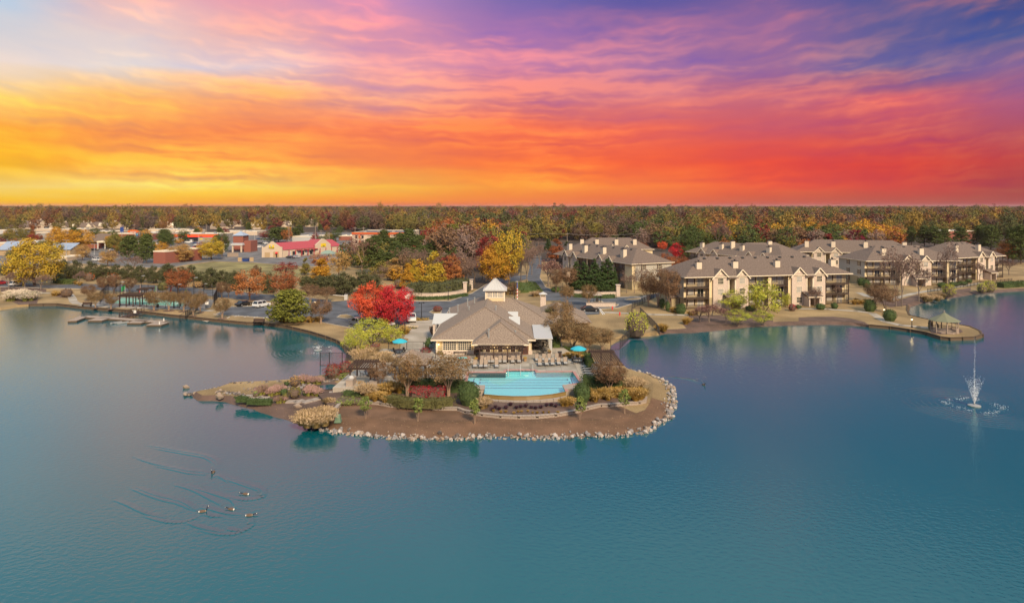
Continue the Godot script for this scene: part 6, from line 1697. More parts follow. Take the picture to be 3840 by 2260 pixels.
	lettering(m4p, "MFM", Vector3(0, 7.9, 0.22), 1.4, M.white_metal)
	# drive-through bank canopy and kiosks
	var bk := thing("bank_building", "brick bank with white flat canopy over the drive lanes", "bank", q(22, 1990, 830))
	var c3 := MB.new(); c3.span(Vector3(-6, 4.0, -9), Vector3(6, 4.9, 1)); part(bk, "canopy", c3, M.white_metal)
	for x in [-5.2, 0.0, 5.0]:
		var m := MB.new(); m.span(Vector3(x - 0.4, 0, -0.2), Vector3(x + 0.4, 4, 0.6)); part(bk, "column", m, M.stucco)
	var bw := MB.new(); bw.span(Vector3(5.5, 0, -12), Vector3(9.5, 6.5, -2)); part(bk, "wall", bw, M.red_brick)
	var bt := MB.new(); bt.span(Vector3(-6, 0, -22), Vector3(0, 9.0, -14)); part(bk, "tower", bt, M.red_brick)
	var br := MB.new(); hip(br, -6.6, 0.6, -22.6, -13.4, 9.0, 2.6, true); part(bk, "tower_roof", br, M.blue_metal)
	var ba := thing("bank_building", "low bank with grey hip roof and white porch columns", "bank", q(21, 380, 800))
	var q1 := MB.new(); q1.span(Vector3(-10, 0, -12), Vector3(10, 4.2, 0)); part(ba, "wall", q1, M.red_brick)
	var q2 := MB.new(); hip(q2, -11.5, 11.5, -13.5, 1.5, 4.2, 5.0, true); part(ba, "roof", q2, M.grey_shingle)
	var q3 := MB.new(); q3.span(Vector3(2, 4.0, 0.2), Vector3(12, 5.0, 5)); part(ba, "porch_roof", q3, M.trim)
	for x in [2.5, 7.0, 11.5]:
		var m := MB.new(); m.tube(Vector3(x, 0, 4.6), Vector3(x, 4.0, 4.6), 0.35, 0.3, 8); part(ba, "column", m, M.white_paint)
	# blue-roofed sheds by the big yellow-green tree
	for a in [[20, 1690, 1000, 6.5, 6.0, "blue-grey ribbed metal roofed shed right of the yellow-green tree"], [20, 200, 1010, 5.5, 7.0, "blue-grey ribbed metal roofed shed left of the yellow-green tree"]]:
		var o := thing("metal_shed", a[5], "shed", q(a[0], a[1], a[2]))
		var m := MB.new(); m.span(Vector3(-a[3], 0, -9), Vector3(a[3], 3.2, -0.5)); part(o, "wall", m, M.tan_wall)
		var r := MB.new(); r.hexa([Vector3(-a[3] - 0.5, 3.0, 0), Vector3(a[3] + 0.5, 3.0, 0), Vector3(a[3] - 0.5, a[4], -9), Vector3(-a[3] - 1.5, a[4], -9), Vector3(-a[3] - 0.5, 3.3, 0), Vector3(a[3] + 0.5, 3.3, 0), Vector3(a[3] - 0.5, a[4] + 0.3, -9), Vector3(-a[3] - 1.5, a[4] + 0.3, -9)]); part(o, "roof", r, M.blue_metal)
		for i in 14:
			var x: float = lerpf(-a[3] - 0.4, a[3] + 0.4, i / 13.0); var b := MB.new(); b.bar(Vector3(x, 3.36, 0), Vector3(x - 0.95, a[4] + 0.36, -9), 0.06, 0.1); part(o, "roof_rib", b, M.blue_metal)
	box_shop("low cream store house with slanted roof beside the blue-grey shed", 20, 1560, 1970, 1170, 1060, 12.0, "stucco", "flat_roof", 0.0, 4.5)
	# kiosk canopies
	var gk := thing("vacuum_canopy", "pale green canopy on a white post by the car wash", "canopy", q(23, 2300, 1070))
	var g1 := MB.new(); g1.tube(Vector3.ZERO, Vector3(0, 3.4, 0), 0.25, 0.25, 8); part(gk, "post", g1, M.white_metal)
	var g2 := MB.new(); hip(g2, -4.2, 3.6, -2.6, 2.6, 3.4, 1.6, true); part(gk, "roof", g2, M.unit_green)
	var fe := thing("timber_screen", "brown timber screen round the bins behind the bank", "fence", q(22, 1985, 965))
	for i in 14:
		var m := MB.new(); m.span(Vector3(-2.9 + i * 0.42, 0, -0.05), Vector3(-2.9 + i * 0.42 + 0.38, 2.1, 0.05)); part(fe, "board", m, M.weathered)
	var du := thing("dumpster", "blue dumpster between brown screens on the shop drive", "dumpster", q(22, 2365, 1100))
	var u1 := MB.new(); u1.hexa([Vector3(-1.3, 0.15, -0.8), Vector3(1.3, 0.15, -0.8), Vector3(1.2, 0.15, 0.6), Vector3(-1.2, 0.15, 0.6), Vector3(-1.4, 1.6, -0.9), Vector3(1.4, 1.6, -0.9), Vector3(1.4, 1.3, 0.8), Vector3(-1.4, 1.3, 0.8)]); part(du, "bin_body", u1, M.sign_blue)
	var u2 := MB.new(); u2.hexa([Vector3(-1.42, 1.62, -0.92), Vector3(1.42, 1.62, -0.92), Vector3(1.42, 1.32, 0.85), Vector3(-1.42, 1.32, 0.85), Vector3(-1.42, 1.7, -0.92), Vector3(1.42, 1.7, -0.92), Vector3(1.42, 1.4, 0.85), Vector3(-1.42, 1.4, 0.85)]); part(du, "lid", u2, M.dark_metal)
	for x in [-2.9, 2.9]:
		var o := thing("bin_screen", "brown gate screen beside the blue dumpster", "screen", q(22, 2365, 1104) + Vector3(x, 0, 0), 0.0, "screens by the dumpster")
		var m := MB.new(); m.span(Vector3(-0.9, 0, -0.08), Vector3(0.9, 2.0, 0.08)); part(o, "panel", m, M.tan_wall)
	# houses
	var hs := thing("house", "grey gabled house among the trees behind the shops", "house", Vector3.ZERO, 0.0, "houses behind the shops")
	var hwm := MB.new(); hwm.span(Vector3(-8, 0, -5), Vector3(8, 3.2, 5)); hwm.tri(Vector3(-8, 3.2, -5), Vector3(-8, 3.2, 5), Vector3(-8, 7.2, 0)); hwm.tri(Vector3(8, 3.2, -5), Vector3(8, 3.2, 5), Vector3(8, 7.2, 0)); part(hs, "wall", hwm, M.stucco)
	var hr := MB.new(); hr.quad(Vector3(-8.6, 2.9, 5.6), Vector3(8.6, 2.9, 5.6), Vector3(8.6, 7.4, 0), Vector3(-8.6, 7.4, 0)); hr.quad(Vector3(-8.6, 2.9, -5.6), Vector3(8.6, 2.9, -5.6), Vector3(8.6, 7.4, 0), Vector3(-8.6, 7.4, 0)); part(hs, "roof", hr, M.grey_shingle)
	var hg := MB.new(); hg.tri(Vector3(1, 3.0, 5.9), Vector3(7, 3.0, 5.9), Vector3(4, 6.6, 5.9)); hg.quad(Vector3(0.6, 2.8, 6), Vector3(4, 6.8, 6), Vector3(4, 6.8, 0), Vector3(0.6, 2.8, 4)); hg.quad(Vector3(7.4, 2.8, 6), Vector3(4, 6.8, 6), Vector3(4, 6.8, 0), Vector3(7.4, 2.8, 4)); part(hs, "gable", hg, M.trim)
	var hc := MB.new(); hc.span(Vector3(-5, 5, -0.6), Vector3(-4, 8.6, 0.6)); part(hs, "chimney", hc, M.stucco)
	hs.position = q(1, 790, 362); hs.rotation.y = 0.4
	for i in 44:
		var x := rng.randf_range(0, 1290); var y := rng.randf_range(843, 862)
		if i < 16: x = 240 + i * 23.0; y = 857 + rng.randf_range(-4, 3)
		var d := copy(hs, q(30, x, y), rng.randf() * TAU, Vector3.ONE * rng.randf_range(0.9, 1.25))
	for i in 14:
		var d := copy(hs, q(6, rng.randf_range(1880, 2300), rng.randf_range(205, 320)), rng.randf() * TAU, Vector3.ONE * rng.randf_range(0.9, 1.3))
		tag(d, "grey roofed house beyond the far pines", "house", "houses beyond the far pines")
	for i in 5:
		var d := copy(hs, q(6, 880 + i * 65, rng.randf_range(172, 180)), rng.randf_range(-0.3, 0.3), Vector3(2.4, 1.5, 1.6))
		tag(d, "long pale roofed house on the horizon woods", "house", "pale roofs on the horizon")

# ------------------------------------------------------------------ vehicles
func car(kind: String, paint: String, k: int, x: float, y: float, turn: float, label: String, group := "") -> void:
	if not G.has("car_" + kind):
		# kind: length, bonnet height, roof height, cabin from, cabin to, roof from, roof to, half width
		var d: Array = {"sedan": [2.35, 0.92, 1.42, -1.75, 1.0, -1.05, 0.2, 0.9], "wagon": [2.35, 1.02, 1.72, -2.25, 1.1, -1.9, 0.4, 0.94], "pickup": [2.8, 1.12, 1.85, -0.5, 1.5, -0.3, 0.8, 0.98], "van": [2.7, 1.3, 2.5, -2.6, 2.1, -2.55, 1.2, 1.0]}[kind]
		var L: float = d[0]; var hw: float = d[7]; var bh: float = d[1]; var rh: float = d[2]
		var b := MB.new()
		var prof := [Vector2(-L, 0.4), Vector2(-L - 0.04, 0.7), Vector2(-L + 0.12, bh), Vector2(d[3], bh + 0.04), Vector2(d[4], bh), Vector2(L - 0.25, bh - 0.14), Vector2(L, bh - 0.34), Vector2(L, 0.4), Vector2(L - 0.3, 0.26), Vector2(-L + 0.3, 0.26)]
		for i in prof.size():
			var p: Vector2 = prof[i]; var r: Vector2 = prof[(i + 1) % prof.size()]
			b.quad(Vector3(p.x, p.y, -hw), Vector3(r.x, r.y, -hw), Vector3(r.x, r.y, hw), Vector3(p.x, p.y, hw))
		var tri := Geometry2D.triangulate_polygon(PackedVector2Array(prof))
		for z in [-hw, hw]:
			for i in range(0, tri.size(), 3): b.tri(Vector3(prof[tri[i]].x, prof[tri[i]].y, z), Vector3(prof[tri[i + 1]].x, prof[tri[i + 1]].y, z), Vector3(prof[tri[i + 2]].x, prof[tri[i + 2]].y, z))
		var g := MB.new(); var c := hw - 0.05; var tz := hw - 0.2
		var lo := [Vector3(d[3], bh, -c), Vector3(d[4], bh, -c), Vector3(d[4], bh, c), Vector3(d[3], bh, c)]
		var hi := [Vector3(d[5], rh - 0.05, -tz), Vector3(d[6], rh - 0.05, -tz), Vector3(d[6], rh - 0.05, tz), Vector3(d[5], rh - 0.05, tz)]
		g.hexa(lo + hi)
		var r := MB.new()
		r.hexa([hi[0] + Vector3(-0.03, 0, -0.03), hi[1] + Vector3(0.03, 0, -0.03), hi[2] + Vector3(0.03, 0, 0.03), hi[3] + Vector3(-0.03, 0, 0.03), hi[0] + Vector3(0.12, 0.06, 0.1), hi[1] + Vector3(-0.12, 0.06, 0.1), hi[2] + Vector3(-0.12, 0.06, -0.1), hi[3] + Vector3(0.12, 0.06, -0.1)])
		for i in 4: r.bar(lo[i] * 1.005, hi[i] * 1.005, 0.09, 0.09)
		for s in [0, 2]:
			r.bar(lo[s].lerp(lo[s + 1], 0.45) * 1.005, hi[s].lerp(hi[s + 1], 0.45) * 1.005, 0.07, 0.07)
			if kind == "van": r.bar(lo[s].lerp(hi[s], 0.5).lerp(lo[s + 1].lerp(hi[s + 1], 0.5), 0.3), lo[s].lerp(hi[s], 0.5), 0.1, 1.0)
		var w := MB.new(); w.tube(Vector3(0, 0, -0.11), Vector3(0, 0, 0.11), 0.33, 0.33, 12)
		var rim := MB.new(); rim.tube(Vector3(0, 0, -0.12), Vector3(0, 0, 0.12), 0.2, 0.2, 8)
		var hl := MB.new(); hl.box(Vector3.ZERO, Vector3(0.08, 0.14, 0.36))
		G["car_" + kind] = [b.mesh(), g.mesh(), r.mesh(), w.mesh(), rim.mesh(), hl.mesh(), d]
	if not M.has("tyre"):
		mat("tyre", lin(0.015, 0.015, 0.016), 0.9); mat("rim_metal", lin(0.5, 0.5, 0.5), 0.35, 0.6); mat("headlight", lin(0.7, 0.7, 0.68), 0.2); mat("taillight", lin(0.4, 0.02, 0.02), 0.3)
		for a in [["car_white", 0.72, 0.72, 0.71], ["car_black", 0.012, 0.013, 0.015], ["car_silver", 0.45, 0.46, 0.48], ["car_red", 0.4, 0.02, 0.025], ["car_blue", 0.03, 0.07, 0.17], ["car_yellow", 0.6, 0.42, 0.02], ["car_grey", 0.14, 0.15, 0.17]]:
			var m := mat(a[0], lin(a[1], a[2], a[3]), 0.3); m.clearcoat_enabled = true; m.clearcoat = 1.0; m.clearcoat_roughness = 0.08
	var l: Array = G["car_" + kind]; var d: Array = l[6]
	var t := thing("parked_car" if kind != "pickup" else "pickup_truck", label, "car" if kind != "pickup" else "truck", q(k, x, y) + Vector3(0, 0.055, 0), turn, group)
	part(t, "body", l[0], M[paint]); part(t, "side_glass", l[1], M.glass_car); part(t, "roof", l[2], M[paint])
	for sx in [-1, 1]:
		for sz in [-1, 1]:
			var w := part(t, "wheel", l[3], M.tyre, Vector3(sx * (d[0] - 0.85), 0.33, sz * (d[7] - 0.1)))
			part(w, "rim", l[4], M.rim_metal)
			part(t, "headlight" if sx > 0 else "taillight", l[5], M.headlight if sx > 0 else M.taillight, Vector3(sx * (d[0] - 0.02) + (0.0 if sx > 0 else 0.03), 0.68 + (d[1] - 0.92) * 0.6, sz * (d[7] - 0.25)))

func make_cars() -> void:
	car("sedan", "car_black", 2, 968, 1255, 1.15, "black sedan in a parking bay under the copper orange tree")
	car("wagon", "car_white", 2, 1172, 1268, 1.15, "white sport utility car in the bay beside the black sedan")
	car("sedan", "car_black", 2, 1370, 1392, 0.7, "dark car half hidden by the broad bright pine")
	car("wagon", "car_grey", 3, 425, 1478, 2.3, "dark grey car below the red maples")
	car("pickup", "car_white", 3, 1060, 1430, -1.4, "white pickup beside the crimson maple")
	car("sedan", "car_white", 3, 800, 1478, -1.2, "white car under the crimson maple")
	car("sedan", "car_black", 4, 1275, 1320, 0.0, "black sedan parked side-on by the gate court")
	car("wagon", "car_grey", 4, 650, 700, 0.15, "grey car far up the boulevard")
	car("wagon", "car_white", 1, 190, 1022, 1.35, "white car on the street beside the yellow-green tree")
	car("sedan", "car_red", 1, -5, 1010, 1.3, "red car at the street edge")
	car("wagon", "car_blue", 6, 625, 795, 0.2, "blue car between the apartment blocks")
	car("van", "car_white", 22, 690, 560, PI, "white van before the parts store")
	car("sedan", "car_blue", 22, 872, 578, 0.1, "dark blue car beside the white van")
	for a in [["sedan", "car_white", 22, 950, 635], ["sedan", "car_red", 22, 915, 712], ["wagon", "car_black", 22, 985, 715], ["sedan", "car_yellow", 22, 825, 790], ["sedan", "car_white", 22, 845, 842], ["wagon", "car_silver", 22, 2130, 525], ["sedan", "car_grey", 22, 2290, 520], ["wagon", "car_white", 22, 2470, 605], ["wagon", "car_grey", 22, 560, 510], ["sedan", "car_red", 22, 640, 500], ["sedan", "car_silver", 22, 1000, 515]]:
		car(a[0], a[1], a[2], a[3], a[4], rng.randf_range(-0.3, 0.3), "%s car in the lot before the parts store" % a[1].substr(4), "cars before the parts store, " + a[1].substr(4))
	for a in [["sedan", "car_black", 23, 1170, 1015, -0.3], ["sedan", "car_silver", 23, 1320, 995, -0.3], ["wagon", "car_white", 23, 2350, 735, 0.1], ["sedan", "car_blue", 23, 2395, 800, 0.2], ["wagon", "car_white", 23, 1745, 655, 0.2], ["wagon", "car_silver", 23, 30, 610, 0.1], ["sedan", "car_silver", 23, 90, 672, 0.1], ["sedan", "car_white", 23, 240, 690, 0.2], ["sedan", "car_black", 23, 285, 595, 0.1], ["wagon", "car_white", 23, 410, 588, 0.1], ["sedan", "car_blue", 23, 250, 460, 0.1]]:
		car(a[0], a[1], a[2], a[3], a[4], a[5], "%s car parked round the red-roofed car wash" % a[1].substr(4), "cars round the car wash, " + a[1].substr(4))
	for a in [["wagon", "car_white", 24, 258, 630], ["sedan", "car_white", 24, 10, 705], ["sedan", "car_white", 24, 850, 810]]:
		car(a[0], a[1], a[2], a[3], a[4], 0.0, "white car on the street before the storage building", "cars before the storage building")
	for a in [["sedan", "car_blue", 21, 600, 800], ["sedan", "car_black", 21, 250, 865], ["wagon", "car_white", 21, 330, 1165], ["sedan", "car_black", 21, 95, 1075], ["sedan", "car_white", 21, 2000, 690], ["sedan", "car_silver", 21, 2105, 665], ["sedan", "car_white", 21, 820, 860], ["sedan", "car_silver", 21, 970, 850], ["wagon", "car_white", 21, 1230, 880], ["sedan", "car_white", 21, 1480, 680], ["sedan", "car_silver", 21, 1610, 640], ["sedan", "car_white", 21, 1600, 880], ["sedan", "car_grey", 21, 1750, 700]]:
		car(a[0], a[1], a[2], a[3], a[4], rng.randf_range(-0.4, 0.4), "%s car in the supermarket lot" % a[1].substr(4), "cars in the supermarket lot, " + a[1].substr(4))
	for a in [["sedan", "car_black", 20, 2050, 955], ["sedan", "car_blue", 20, 2190, 925], ["wagon", "car_white", 20, 2115, 870]]:
		car(a[0], a[1], a[2], a[3], a[4], 0.1, "%s car beside the tall white lamp post" % a[1].substr(4), "cars by the white lamp post, " + a[1].substr(4))

# ------------------------------------------------------------------ lamps, poles, flags, fences
func lamp(kind: String, k: int, x: float, yb: float, yt: float, label: String, lit := false, y := 0.0, group := "") -> void:
	var p := q(k, x, yb, y); var h := (yb - yt) * mpp(k, p)
	var t := thing("lamp_post", label, "lamp post", p, 0.0, group)
	var pole := MB.new(); pole.tube(Vector3.ZERO, Vector3(0, h - 0.15, 0), 0.1, 0.07, 8); pole.lathe(Vector3.ZERO, [[0.22, 0.0], [0.2, 0.25], [0.1, 0.35]], 8)
	part(t, "pole", pole, M.white_metal if kind == "tall" else M.black_metal)
	var hd := MB.new()
	match kind:
		"box": hd.bar(Vector3(0, h - 0.1, 0), Vector3(0.5, h, 0), 0.08, 0.08); hd.span(Vector3(0.35, h - 0.1, -0.22), Vector3(1.1, h + 0.08, 0.22))
		"tall": hd.bar(Vector3(-1.2, h - 0.1, 0), Vector3(1.2, h - 0.1, 0), 0.1, 0.1); hd.span(Vector3(-1.7, h - 0.2, -0.25), Vector3(-0.9, h, 0.25)); hd.span(Vector3(0.9, h - 0.2, -0.25), Vector3(1.7, h, 0.25))
		"double":
			hd.bar(Vector3(-0.5, h - 0.1, 0), Vector3(0.5, h - 0.1, 0), 0.06, 0.06)
			for s in [-0.5, 0.5]: hd.lathe(Vector3(s, h - 0.25, 0), [[0.2, 0.0], [0.22, 0.12], [0.08, 0.3]], 8)
		_: hd.lathe(Vector3(0, h - 0.05, 0), [[0.12, -0.12], [0.05, -0.1], [0.2, 0.25], [0.14, 0.36], [0.02, 0.42]], 8)
	part(t, "lamp_head", hd, M.grey_metal if kind in ["box", "tall"] else M.black_metal)
	if lit: bulb(t, Vector3(0.72 if kind == "box" else 0.0, h - 0.22 if kind == "box" else h + 0.02, 0), 0.2, 0.6)

func fence(n: String, pts: Array, h: float, label: String, m := "black_metal", gap := 2.4, mesh_like := false) -> void:
	var t := thing(n, label, "fence", pts[0])
	var off: Vector3 = -pts[0]
	var r := MB.new(); var pk := MB.new()
	for i in pts.size() - 1:
		var a: Vector3 = pts[i]; var b: Vector3 = pts[i + 1]
		var c := maxi(1, int(round(a.distance_to(b) / gap)))
		for s in c + (1 if i == pts.size() - 2 else 0):
			var p := a.lerp(b, float(s) / c); var po := MB.new(); po.bar(p, p + Vector3(0, h + 0.1, 0), 0.09, 0.09); part(t, "post", po, M[m], off)
		for y in ([0.1, h] if not mesh_like else [h]): r.bar(a + Vector3(0, y, 0), b + Vector3(0, y, 0), 0.05, 0.05)
		var np := int(a.distance_to(b) / (0.22 if not mesh_like else 0.5))
		for s in np:
			var p := a.lerp(b, (s + 0.5) / np); pk.bar(p + Vector3(0, 0.1, 0), p + Vector3(0, h, 0), 0.024, 0.024)
	part(t, "rail", r, M[m], off)
	part(t, "pickets", pk, M[m], off).set_meta("kind", "stuff")

func line(k: int, l: Array, y := 0.0) -> Array:
	var o := []
	for i in range(0, l.size(), 2): o.append(q(k, l[i], l[i + 1], y))
	return o

func make_street() -> void:
	for a in [[25, 670, 555, 165, "tall floodlight at the tennis court's lake side"], [25, 1025, 365, 60, "tall floodlight behind the tennis court pergola"], [25, 1640, 430, 205, "floodlight behind the rust red tree"], [25, 1913, 450, 92, "tall floodlight at the far end of the tennis court"], [25, 2087, 290, 195, "floodlight on the street beyond the court"]]: lamp("box", a[0], a[1], a[2], a[3], a[4])
	lamp("box", 2, 1762, 1372, 1205, "lit lamp post between the bright pine and the myrtle", true)
	lamp("tall", 20, 1945, 1000, 548, "tall white lamp post by the blue-grey shed"); lamp("tall", 20, 225, 545, 185, "tall lamp post behind the white shop roof"); lamp("tall", 21, 250, 985, 660, "tall lamp post before the bank"); lamp("tall", 22, 960, 650, 240, "tall lamp post before the parts store"); lamp("tall", 23, 105, 510, 110, "tall lamp post behind the car wash")
	lamp("double", 3, 1175, 1400, 1215, "black twin lamp on the flower island"); lamp("double", 3, 1485, 1195, 1035, "twin lamp before the brick entrance wall"); lamp("box", 4, 400, 1175, 972, "dark lamp post beside the flag pole")
	lamp("globe", 8, 1318, 500, 330, "dark lantern among the patio crape myrtles"); lamp("globe", 6, 1115, 1292, 1212, "lit lamp on the gazebo path", true); lamp("globe", 6, 840, 1195, 1115, "lit lamp beside the path crape myrtles", true); lamp("globe", 5, 120, 1180, 1050, "lamp post at the gate road", false); lamp("globe", 7, 925, 300, 175, "dark lamp post by the clubhouse walk")
	lamp("box", 7, 1158, 840, 640, "slim dark light pole at the pool corner", false, TD)
	# utility poles and wires
	var tops := []
	for a in [[20, 1035, 560, 400], [20, 1330, 640, 470], [21, 860, 420, 140], [21, 1430, 430, 70], [21, 1930, 600, 370], [22, 285, 320, 70], [22, 1205, 420, 0], [22, 1795, 360, 100], [22, 2355, 480, 180], [23, 1125, 560, 30], [23, 1905, 720, 25], [23, 2072, 640, 165], [23, 2315, 740, 255], [24, 400, 640, 72], [24, 650, 640, 75], [24, 1200, 600, 105], [24, 2240, 560, 130], [4, 1010, 560, 408], [4, 1835, 560, 405], [6, 1097, 360, 278], [6, 1840, 360, 265]]:
		var p := q(a[0], a[1], a[2]); var h: float = minf((a[2] - a[3]) * mpp(a[0], p), 19.0)
		var t := thing("utility_pole", "timber utility pole with crossarm carrying the wires", "utility pole", p, 0.0, "utility poles along the far street")
		var m := MB.new(); m.tube(Vector3.ZERO, Vector3(0, h, 0), 0.2, 0.13, 6); part(t, "pole", m, M.weathered)
		var c := MB.new(); c.span(Vector3(-1.2, h - 1.0, -0.08), Vector3(1.2, h - 0.82, 0.08)); part(t, "crossarm", c, M.weathered)
		tops.append(p + Vector3(0, h - 0.8, 0))
	tops.sort_custom(func(a, b): return a.x / -a.z < b.x / -b.z)
	var pw := thing("power_line", "power lines strung between the utility poles", "wires", tops[0])
	for i in tops.size() - 1:
		if tops[i].distance_to(tops[i + 1]) > 260: continue
		for o in [-1.0, 1.0]:
			var m := MB.new(); var prev: Vector3 = tops[i] + Vector3(o, 0, 0)
			for s in 6:
				var f := (s + 1) / 6.0; var nx: Vector3 = tops[i].lerp(tops[i + 1], f) + Vector3(o, -4.0 * f * (1.0 - f), 0)
				m.bar(prev, nx, 0.05, 0.05); prev = nx
			part(pw, "wire", m, M.grey_metal, -pw.position)
	# flags
	mat("flag_green", lin(0.02, 0.30, 0.10), 0.8); mat("flag_red", lin(0.5, 0.03, 0.03), 0.8)
	for a in [[755, 378, 205, "flag_green", 1.0, "spread green flag beside the tennis court"], [1012, 365, 210, "flag_red", 0.25, "hanging red flag beside the tennis court"], [1277, 345, 220, "flag_green", 0.35, "hanging green flag above the crape myrtles"], [1540, 345, 235, "flag_red", 0.5, "half furled red flag beside the rust red tree"], [1797, 345, 240, "flag_green", 0.5, "half furled green flag beside the rust red tree"]]:
		var p := q(25, a[0], a[1]); var s := mpp(25, p); var h: float = (a[1] - a[2]) * s
		var t := thing("flag_pole", a[5], "flag", p)
		var m := MB.new(); m.tube(Vector3.ZERO, Vector3(0, h, 0), 0.07, 0.05, 6); part(t, "pole", m, M.white_metal)
		var f := MB.new(); var fw: float = 60 * s * a[4]
		for i in 5:
			var x0 := -fw * i / 5; var x1 := -fw * (i + 1) / 5; var z0 := sin(i * 1.4) * 0.15; var z1 := sin((i + 1) * 1.4) * 0.15; var dr: float = (1.0 - a[4]) * 0.25 + 0.16
			f.quad(Vector3(x0, h - 0.05 - i * dr, z0), Vector3(x1, h - 0.05 - (i + 1) * dr, z1), Vector3(x1, h - 1.5 - (i + 1) * dr * 0.9, z1), Vector3(x0, h - 1.5 - i * dr * 0.9, z0))
		part(t, "flag", f, M[a[3]])
	var up := q(4, 437, 1178); var us := thing("flag_pole", "white pole with hanging striped national flag by the drive", "flag", up)
	var uh := 210.0 * mpp(4, up)
	var um := MB.new(); um.tube(Vector3.ZERO, Vector3(0, uh, 0), 0.07, 0.04, 6); part(us, "pole", um, M.white_metal)
	for i in 7:
		var st := MB.new(); var y := uh - 2.2 - i * 0.5
		st.hexa([Vector3(-0.26, y - 0.3, 0), Vector3(0.0, y, 0), Vector3(0.0, y, 0.12), Vector3(-0.26, y - 0.3, 0.12), Vector3(-0.26, y + 0.2, 0), Vector3(0.0, y + 0.5, 0), Vector3(0.0, y + 0.5, 0.12), Vector3(-0.26, y + 0.2, 0.12)]); part(us, "flag_stripe", st, M.flag_red if i % 2 else M.white_paint)
	var ca := MB.new(); ca.span(Vector3(-0.28, uh - 2.1, -0.02), Vector3(0.0, uh - 0.4, 0.14)); part(us, "flag_canton", ca, M.sign_blue)
	# fences
	fence("metal_fence", line(12, [910, 70, 615, 205, 612, 285, 725, 275, 850, 405, 895, 450, 940, 500, 985, 565]), 1.6, "black metal fence running down to the lake past the big green bush")
	fence("metal_fence", line(12, [1385, 305, 1700, 305, 2100, 285, 2290, 285]), 1.2, "black railing along the apartment terrace wall")
	fence("metal_fence", line(6, [1270, 945, 1400, 925, 1560, 900, 1800, 870, 2110, 838]), 1.2, "dark railing along the far apartments' walk")
	fence("metal_fence", [q(7, 0, 640, WL), q(7, 100, 640, WL), q(7, 240, 640, WL), q(7, 305, 640, WL)], 2.2, "black metal fence standing in the lake by the willow")
	fence("metal_fence", [q(12, 325, 765, WL), q(12, 452, 755, WL), q(12, 580, 610, -0.3)], 2.0, "black metal fence standing in the lake by the long pergola")
	fence("metal_fence", line(7, [745, 470, 945, 470, 1125, 470], TD), 1.4, "black metal fence and gate across the walk behind the umbrella")
	fence("metal_fence", line(7, [1095, 560, 1260, 560], TD), 1.4, "short black fence before the red shrub")
	fence("court_fence", line(25, [330, 520, 420, 420, 480, 370, 720, 380, 1020, 385, 1640, 425, 2235, 455]), 3.2, "tall thin black fence behind the tennis court", "black_metal", 3.2, true)
	fence("court_fence", line(25, [2115, 610, 2250, 592, 2310, 450, 2360, 400]), 3.2, "tall thin black fence at the end of the tennis court", "black_metal", 2.6, true)
	fence("court_fence", line(25, [330, 540, 665, 560, 1000, 580, 1240, 600, 1640, 610]), 1.0, "low black fence along the lake side of the tennis court", "black_metal", 3.0, true)
	fence("metal_fence", [q(25, 1985, 640), q(25, 1775, 772), q(25, 1680, 840, WL)], 1.6, "dark mesh fence running from the court into the lake", "black_metal", 2.0)
	fence("metal_fence", line(3, [1710, 1100, 1745, 1075, 1765, 1060]), 1.8, "dark gate between the brick piers")
	fence("metal_fence", line(4, [815, 1035, 880, 1040, 960, 1050]), 1.6, "dark red fence beside the pinkish bare trees", "rail_brown")
	# brick entrance walls
	for a in [[3, [1030, 1150, 1150, 1158, 1300, 1162, 1450, 1152, 1580, 1135, 1680, 1108], "long curved brick entrance wall before the tall tan-yellow tree"], [4, [1085, 1128, 1250, 1140, 1400, 1145, 1600, 1142], "low brick wall before the green cypresses"]]:
		var l := line(a[0], a[1]); var t := thing("brick_wall", a[2], "wall", l[0])
		for i in l.size() - 1:
			var m := MB.new(); m.bar(l[i] + Vector3(0, 0.5, 0), l[i + 1] + Vector3(0, 0.5, 0), 0.35, 1.5); part(t, "wall_section", m, M.pale_brick, -t.position)
			var c := MB.new(); c.bar(l[i] + Vector3(0, 1.3, 0), l[i + 1] + Vector3(0, 1.3, 0), 0.45, 0.12); part(t, "wall_cap", c, M.stone_cap, -t.position)
		var pr := MB.new(); var e: Vector3 = l[l.size() - 1]; pr.span(e + Vector3(-0.55, 0, -0.55), e + Vector3(0.55, 3.2, 0.55)); pr.span(e + Vector3(-0.7, 3.2, -0.7), e + Vector3(0.7, 3.45, 0.7)); part(t, "pier", pr, M.pale_brick, -t.position)
	var pi := thing("brick_pier", "brick gate pier at the far side of the dark gate", "pier", q(3, 1752, 1068)); var pm := MB.new(); pm.span(Vector3(-0.55, 0, -0.55), Vector3(0.55, 3.2, 0.55)); part(pi, "shaft", pm, M.pale_brick); var pc := MB.new(); pc.span(Vector3(-0.7, 3.2, -0.7), Vector3(0.7, 3.45, 0.7)); part(pi, "cap", pc, M.stone_cap)
	# gate court: kiosk, walls, hydrants, barriers
	var ks := thing("gate_kiosk", "small call box canopy on the gate island", "kiosk", q(4, 1358, 1228))
	for x in [-0.9, 0.9]:
		var m := MB.new(); m.bar(Vector3(x, 0, 0), Vector3(x, 2.3, 0), 0.15, 0.15); part(ks, "post", m, M.black_metal)
	var kr := MB.new(); hip(kr, -1.4, 1.4, -0.9, 0.9, 2.3, 0.5, true); part(ks, "roof", kr, M.stone_cap)
	var kb := MB.new(); kb.span(Vector3(-0.35, 0.17, -0.3), Vector3(0.35, 1.7, 0.3)); part(ks, "call_box", kb, M.dark_metal)
